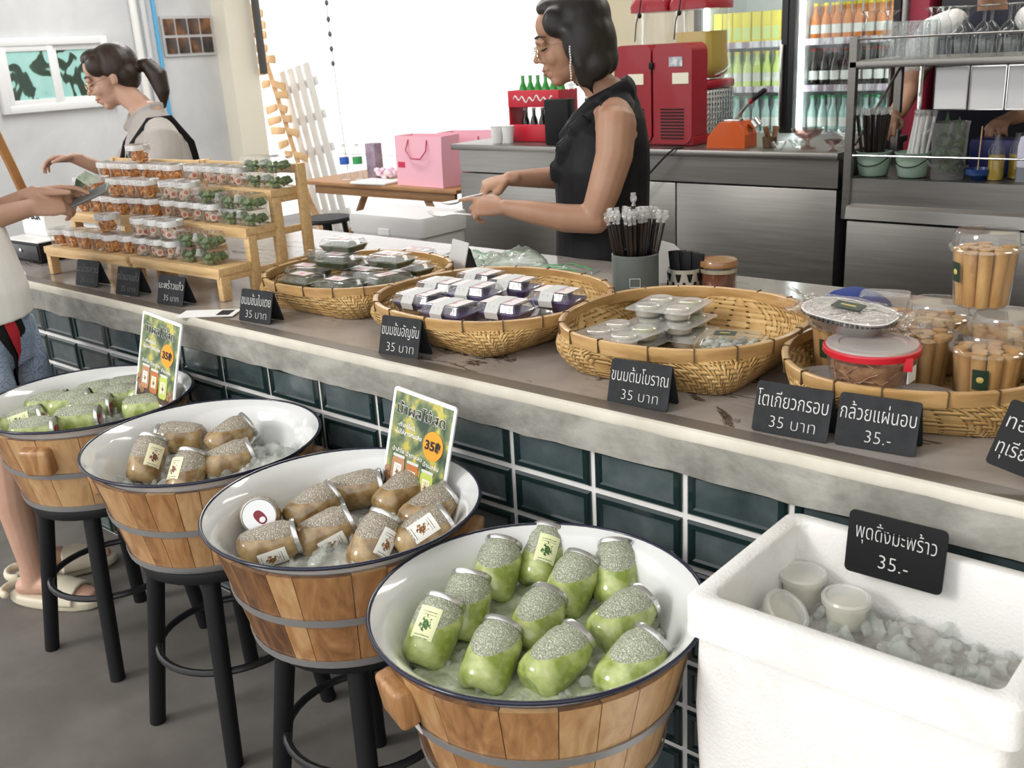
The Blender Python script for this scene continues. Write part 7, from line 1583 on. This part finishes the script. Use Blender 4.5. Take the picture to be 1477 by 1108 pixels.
bag(-1.225, 3.02, -0.06, 0.42, 0.16, 0.30, 'pink paper gift bag in front on the wooden table'); bag(-1.05, 3.26, 0.05, 0.46, 0.16, 0.30, 'pink paper gift bag at the rear on the wooden table')
def water(x, y, band, label):
    t = thing('water_bottle', label, 'bottle', (x, y, 0.7015), group='water bottles on the table')
    MB().lathe([(0.0, 0.0), (0.030, 0.0), (0.032, 0.01), (0.031, 0.15), (0.014, 0.205), (0.013, 0.215)], 20, cap0=False).build('bottle_body', M_CLEAR, t, smooth=40); MB().lathe([(0.0325, 0.10), (0.0325, 0.145)], 20, cap0=False, cap1=False).build('label_band', band, t); MB().lathe([(0.015, 0.214), (0.015, 0.232), (0.0, 0.233)], 14, cap0=False, cap1=False).build('cap', M_WHITE, t)
water(-2.03, 3.04, mat('blue_band', (0.03, 0.12, 0.55), 0.4), 'water bottle with a blue band on the wooden table'); water(-1.945, 3.08, mat('green_band', (0.04, 0.35, 0.10), 0.4), 'water bottle with a green band on the wooden table')
tag(MB().bbox((0, 0, 0.115), (0.09, 0.07, 0.23), 0.004).build('purple_box', nmat('muted_purple_box', [(0.4, (0.24, 0.18, 0.25)), (0.6, (0.36, 0.29, 0.36))], 18), None, (-1.845, 3.14, 0.7015)), 'tall muted purple box behind the water bottles', 'box')
fl_t = MB(); rnd = random.Random(6)
for i in range(26): fl_t.ell((rnd.uniform(-0.11, 0.11), rnd.uniform(-0.05, 0.05), rnd.uniform(0.01, 0.07)), (0.022, 0.02, 0.018), None, 8, 6)
tag(fl_t.build('flower_bunch', nmat('pink_lilac_flowers', [(0.35, (0.55, 0.22, 0.35)), (0.5, (0.80, 0.62, 0.72)), (0.7, (0.78, 0.70, 0.42))], 20), None, (-1.66, 3.10, 0.7015)), 'small bunch of pink and lilac flowers on the wooden table', 'flowers')
tag(MB().bbox((0, 0, 0.008), (0.30, 0.20, 0.014), 0.003).build('paper_pad', M_PAPER, None, (-1.66, 2.985, 0.7015), (0, 0, 0.1)), 'stack of white paper at the front edge of the wooden table', 'paper')
cl = thing('cooler_box', 'pale grey cooler box on the floor behind the counter', 'cooler', (-0.60, 2.22, 0), 0)
MB().loft([[(a, b_, z) for a, b_ in rrect(w_, w_*0.62, 0.03, 4)] for w_, z in ((0.50, 0.0), (0.53, 0.60), (0.53, 0.605))]).build('cooler_body', mat('pale_grey_cooler', (0.62, 0.62, 0.62), 0.5), cl, smooth=30); MB().loft([[(a, b_, z) for a, b_ in rrect(w_, w_*0.62, 0.03, 4)] for w_, z in ((0.55, 0.606), (0.555, 0.68), (0.54, 0.70))]).build('lid', MATS['pale_grey_cooler'], cl, smooth=30)
MB().box((0, 0, 0.0) if False else (0.0, -0.172, 0.62), (0.08, 0.01, 0.03)).build('latch', M_WHITE, cl, smooth=0)
bs = thing('low_stool', 'low black stool seen behind the wooden stands', 'stool', (-1.46, 2.38, 0))
MB().lathe([(0.0, 0.565), (0.14, 0.565), (0.145, 0.575), (0.14, 0.590), (0.0, 0.592)], 24, cap0=False, cap1=False).build('seat', M_BLACK, bs)
for i in range(4): a = PI/4+i*PI/2; MB().tube([(0.16*math.cos(a), 0.16*math.sin(a), 0), (0.10*math.cos(a), 0.10*math.sin(a), 0.566)], 0.016, 8).build('leg', M_BLACK, bs)
wr = thing('paddle_rack', 'leaning wooden pole with short wooden paddles fixed along it', 'rack', (0, 0, 0))
M_WARM = nmat('pale_warm_wood', [(0.3, (0.62, 0.36, 0.16)), (0.7, (0.78, 0.54, 0.30))], 6, rough=0.6)  # pale, warm wood tone varied by noise
P0, P1 = Vector((-4.46, 4.20, 1.95)), Vector((-3.84, 4.20, 0.02)); d_ = (P1-P0).normalized()
MB().tube([P0, P1], [(0.034, 0.024)]*2, 4, ref=(0, 1, 0)).build('pole', M_WARM, wr, smooth=0)
rnd = random.Random(14)
for i in range(13):
    for s in (-1, 1):
        if (i*7+s) % 6 == 0: continue
        c = P0 + d_*(0.06+0.105*i); L = 0.10+0.11*abs(math.sin(i*0.55+0.6+s)); a = 0.25*s + rnd.uniform(-0.25, 0.25)
        MB().tube([c+Vector((s*0.02, -0.025, 0)), c+Vector((s*L*math.cos(a), -0.025, L*math.sin(a)*-0.6*s+0.01))], [(0.030, 0.008), (0.036, 0.008)], 10, ref=(0, 1, 0), round_ends=True).build('paddle', M_WARM, wr)
pl = thing('white_pallet', 'white slatted pallet leaning upright in the bright yard', 'pallet', (-3.82, 4.36, 0), rot=(0.03, -0.19, 0))
M_WW = mat('whitewashed_wood', (0.80, 0.79, 0.76), 0.7)
for i in range(4): MB().bbox((-0.17+0.115*i, 0, 0.72), (0.075, 0.02, 1.44), 0.003).build('slat', M_WW, pl)
for z in (0.15, 0.72, 1.0, 1.28): MB().bbox((0, 0.035, z), (0.44, 0.03, 0.07), 0.003).build('cross_bar', M_WW, pl)
lt = thing('string_lights', 'hanging string of small dark lamps in the bright yard', 'lights', (-3.25, 4.05, 0))
MB().tube([(-0.02, 0, 2.9), (0.0, 0, 1.9), (0.02, 0, 1.2), (0.05, 0, 0.6)], 0.004, 6).build('cord', mat('pale_cord', (0.5, 0.5, 0.5), 0.6), lt)
for z in (1.88, 1.76, 1.65, 1.54, 1.43): MB().ell((0.005, 0, z), (0.016, 0.016, 0.022), None, 10, 7).build('lamp', mat('grey_lamp', (0.12, 0.12, 0.13), 0.4), lt)
# till drawer, tip box and pole at the far left end of the counter
dr_ = thing('cash_drawer', 'black cash drawer on the counter behind the customer hands', 'cash drawer', (-0.40, 0.30, CT+0.001), 0.05)
MB().bbox((0, 0, 0.035), (0.24, 0.30, 0.07), 0.004).build('case', M_BLACK, dr_); MB().bbox((0, -0.152, 0.035), (0.225, 0.006, 0.052), 0.002).build('drawer_front', mat('black_drawer_front', (0.02, 0.02, 0.022), 0.3), dr_); MB().ell((0.0, -0.157, 0.04), (0.008, 0.004, 0.008)).build('lock', M_CHROME, dr_)
MB().bbox((0, 0, 0.0725), (0.245, 0.305, 0.004), 0.001).build('white_lid', M_WHITE, dr_)
tp = thing('tip_box', 'white box lettered TIP BOX on the cash drawer at the left edge', 'box', (-0.445, 0.30, CT+0.0765), 0.02)
MB().bbox((0, 0, 0.06), (0.17, 0.14, 0.12), 0.003).build('box_body', M_PAPER, tp)
text('TIP BOX', 0.032, M_BLACK, tp, (0.0, -0.0712, 0.068), (PI/2, 0, 0), 'lettering', thin=0.0012)
tag(MB().tube([(-1.20, 0.44, 1.42), (-1.20, 0.52, 1.12), (-1.20, 0.62, 0.72), (-1.20, 0.80, 0.0)], [(0.022, 0.014)]*4, 8, ref=(1, 0, 0)).build('wooden_post', nmat('orange_varnish', [(0.3, (0.30, 0.13, 0.035)), (0.7, (0.46, 0.22, 0.07))], 8), None), 'slanting varnished wooden post at the left edge of the photo', 'post')
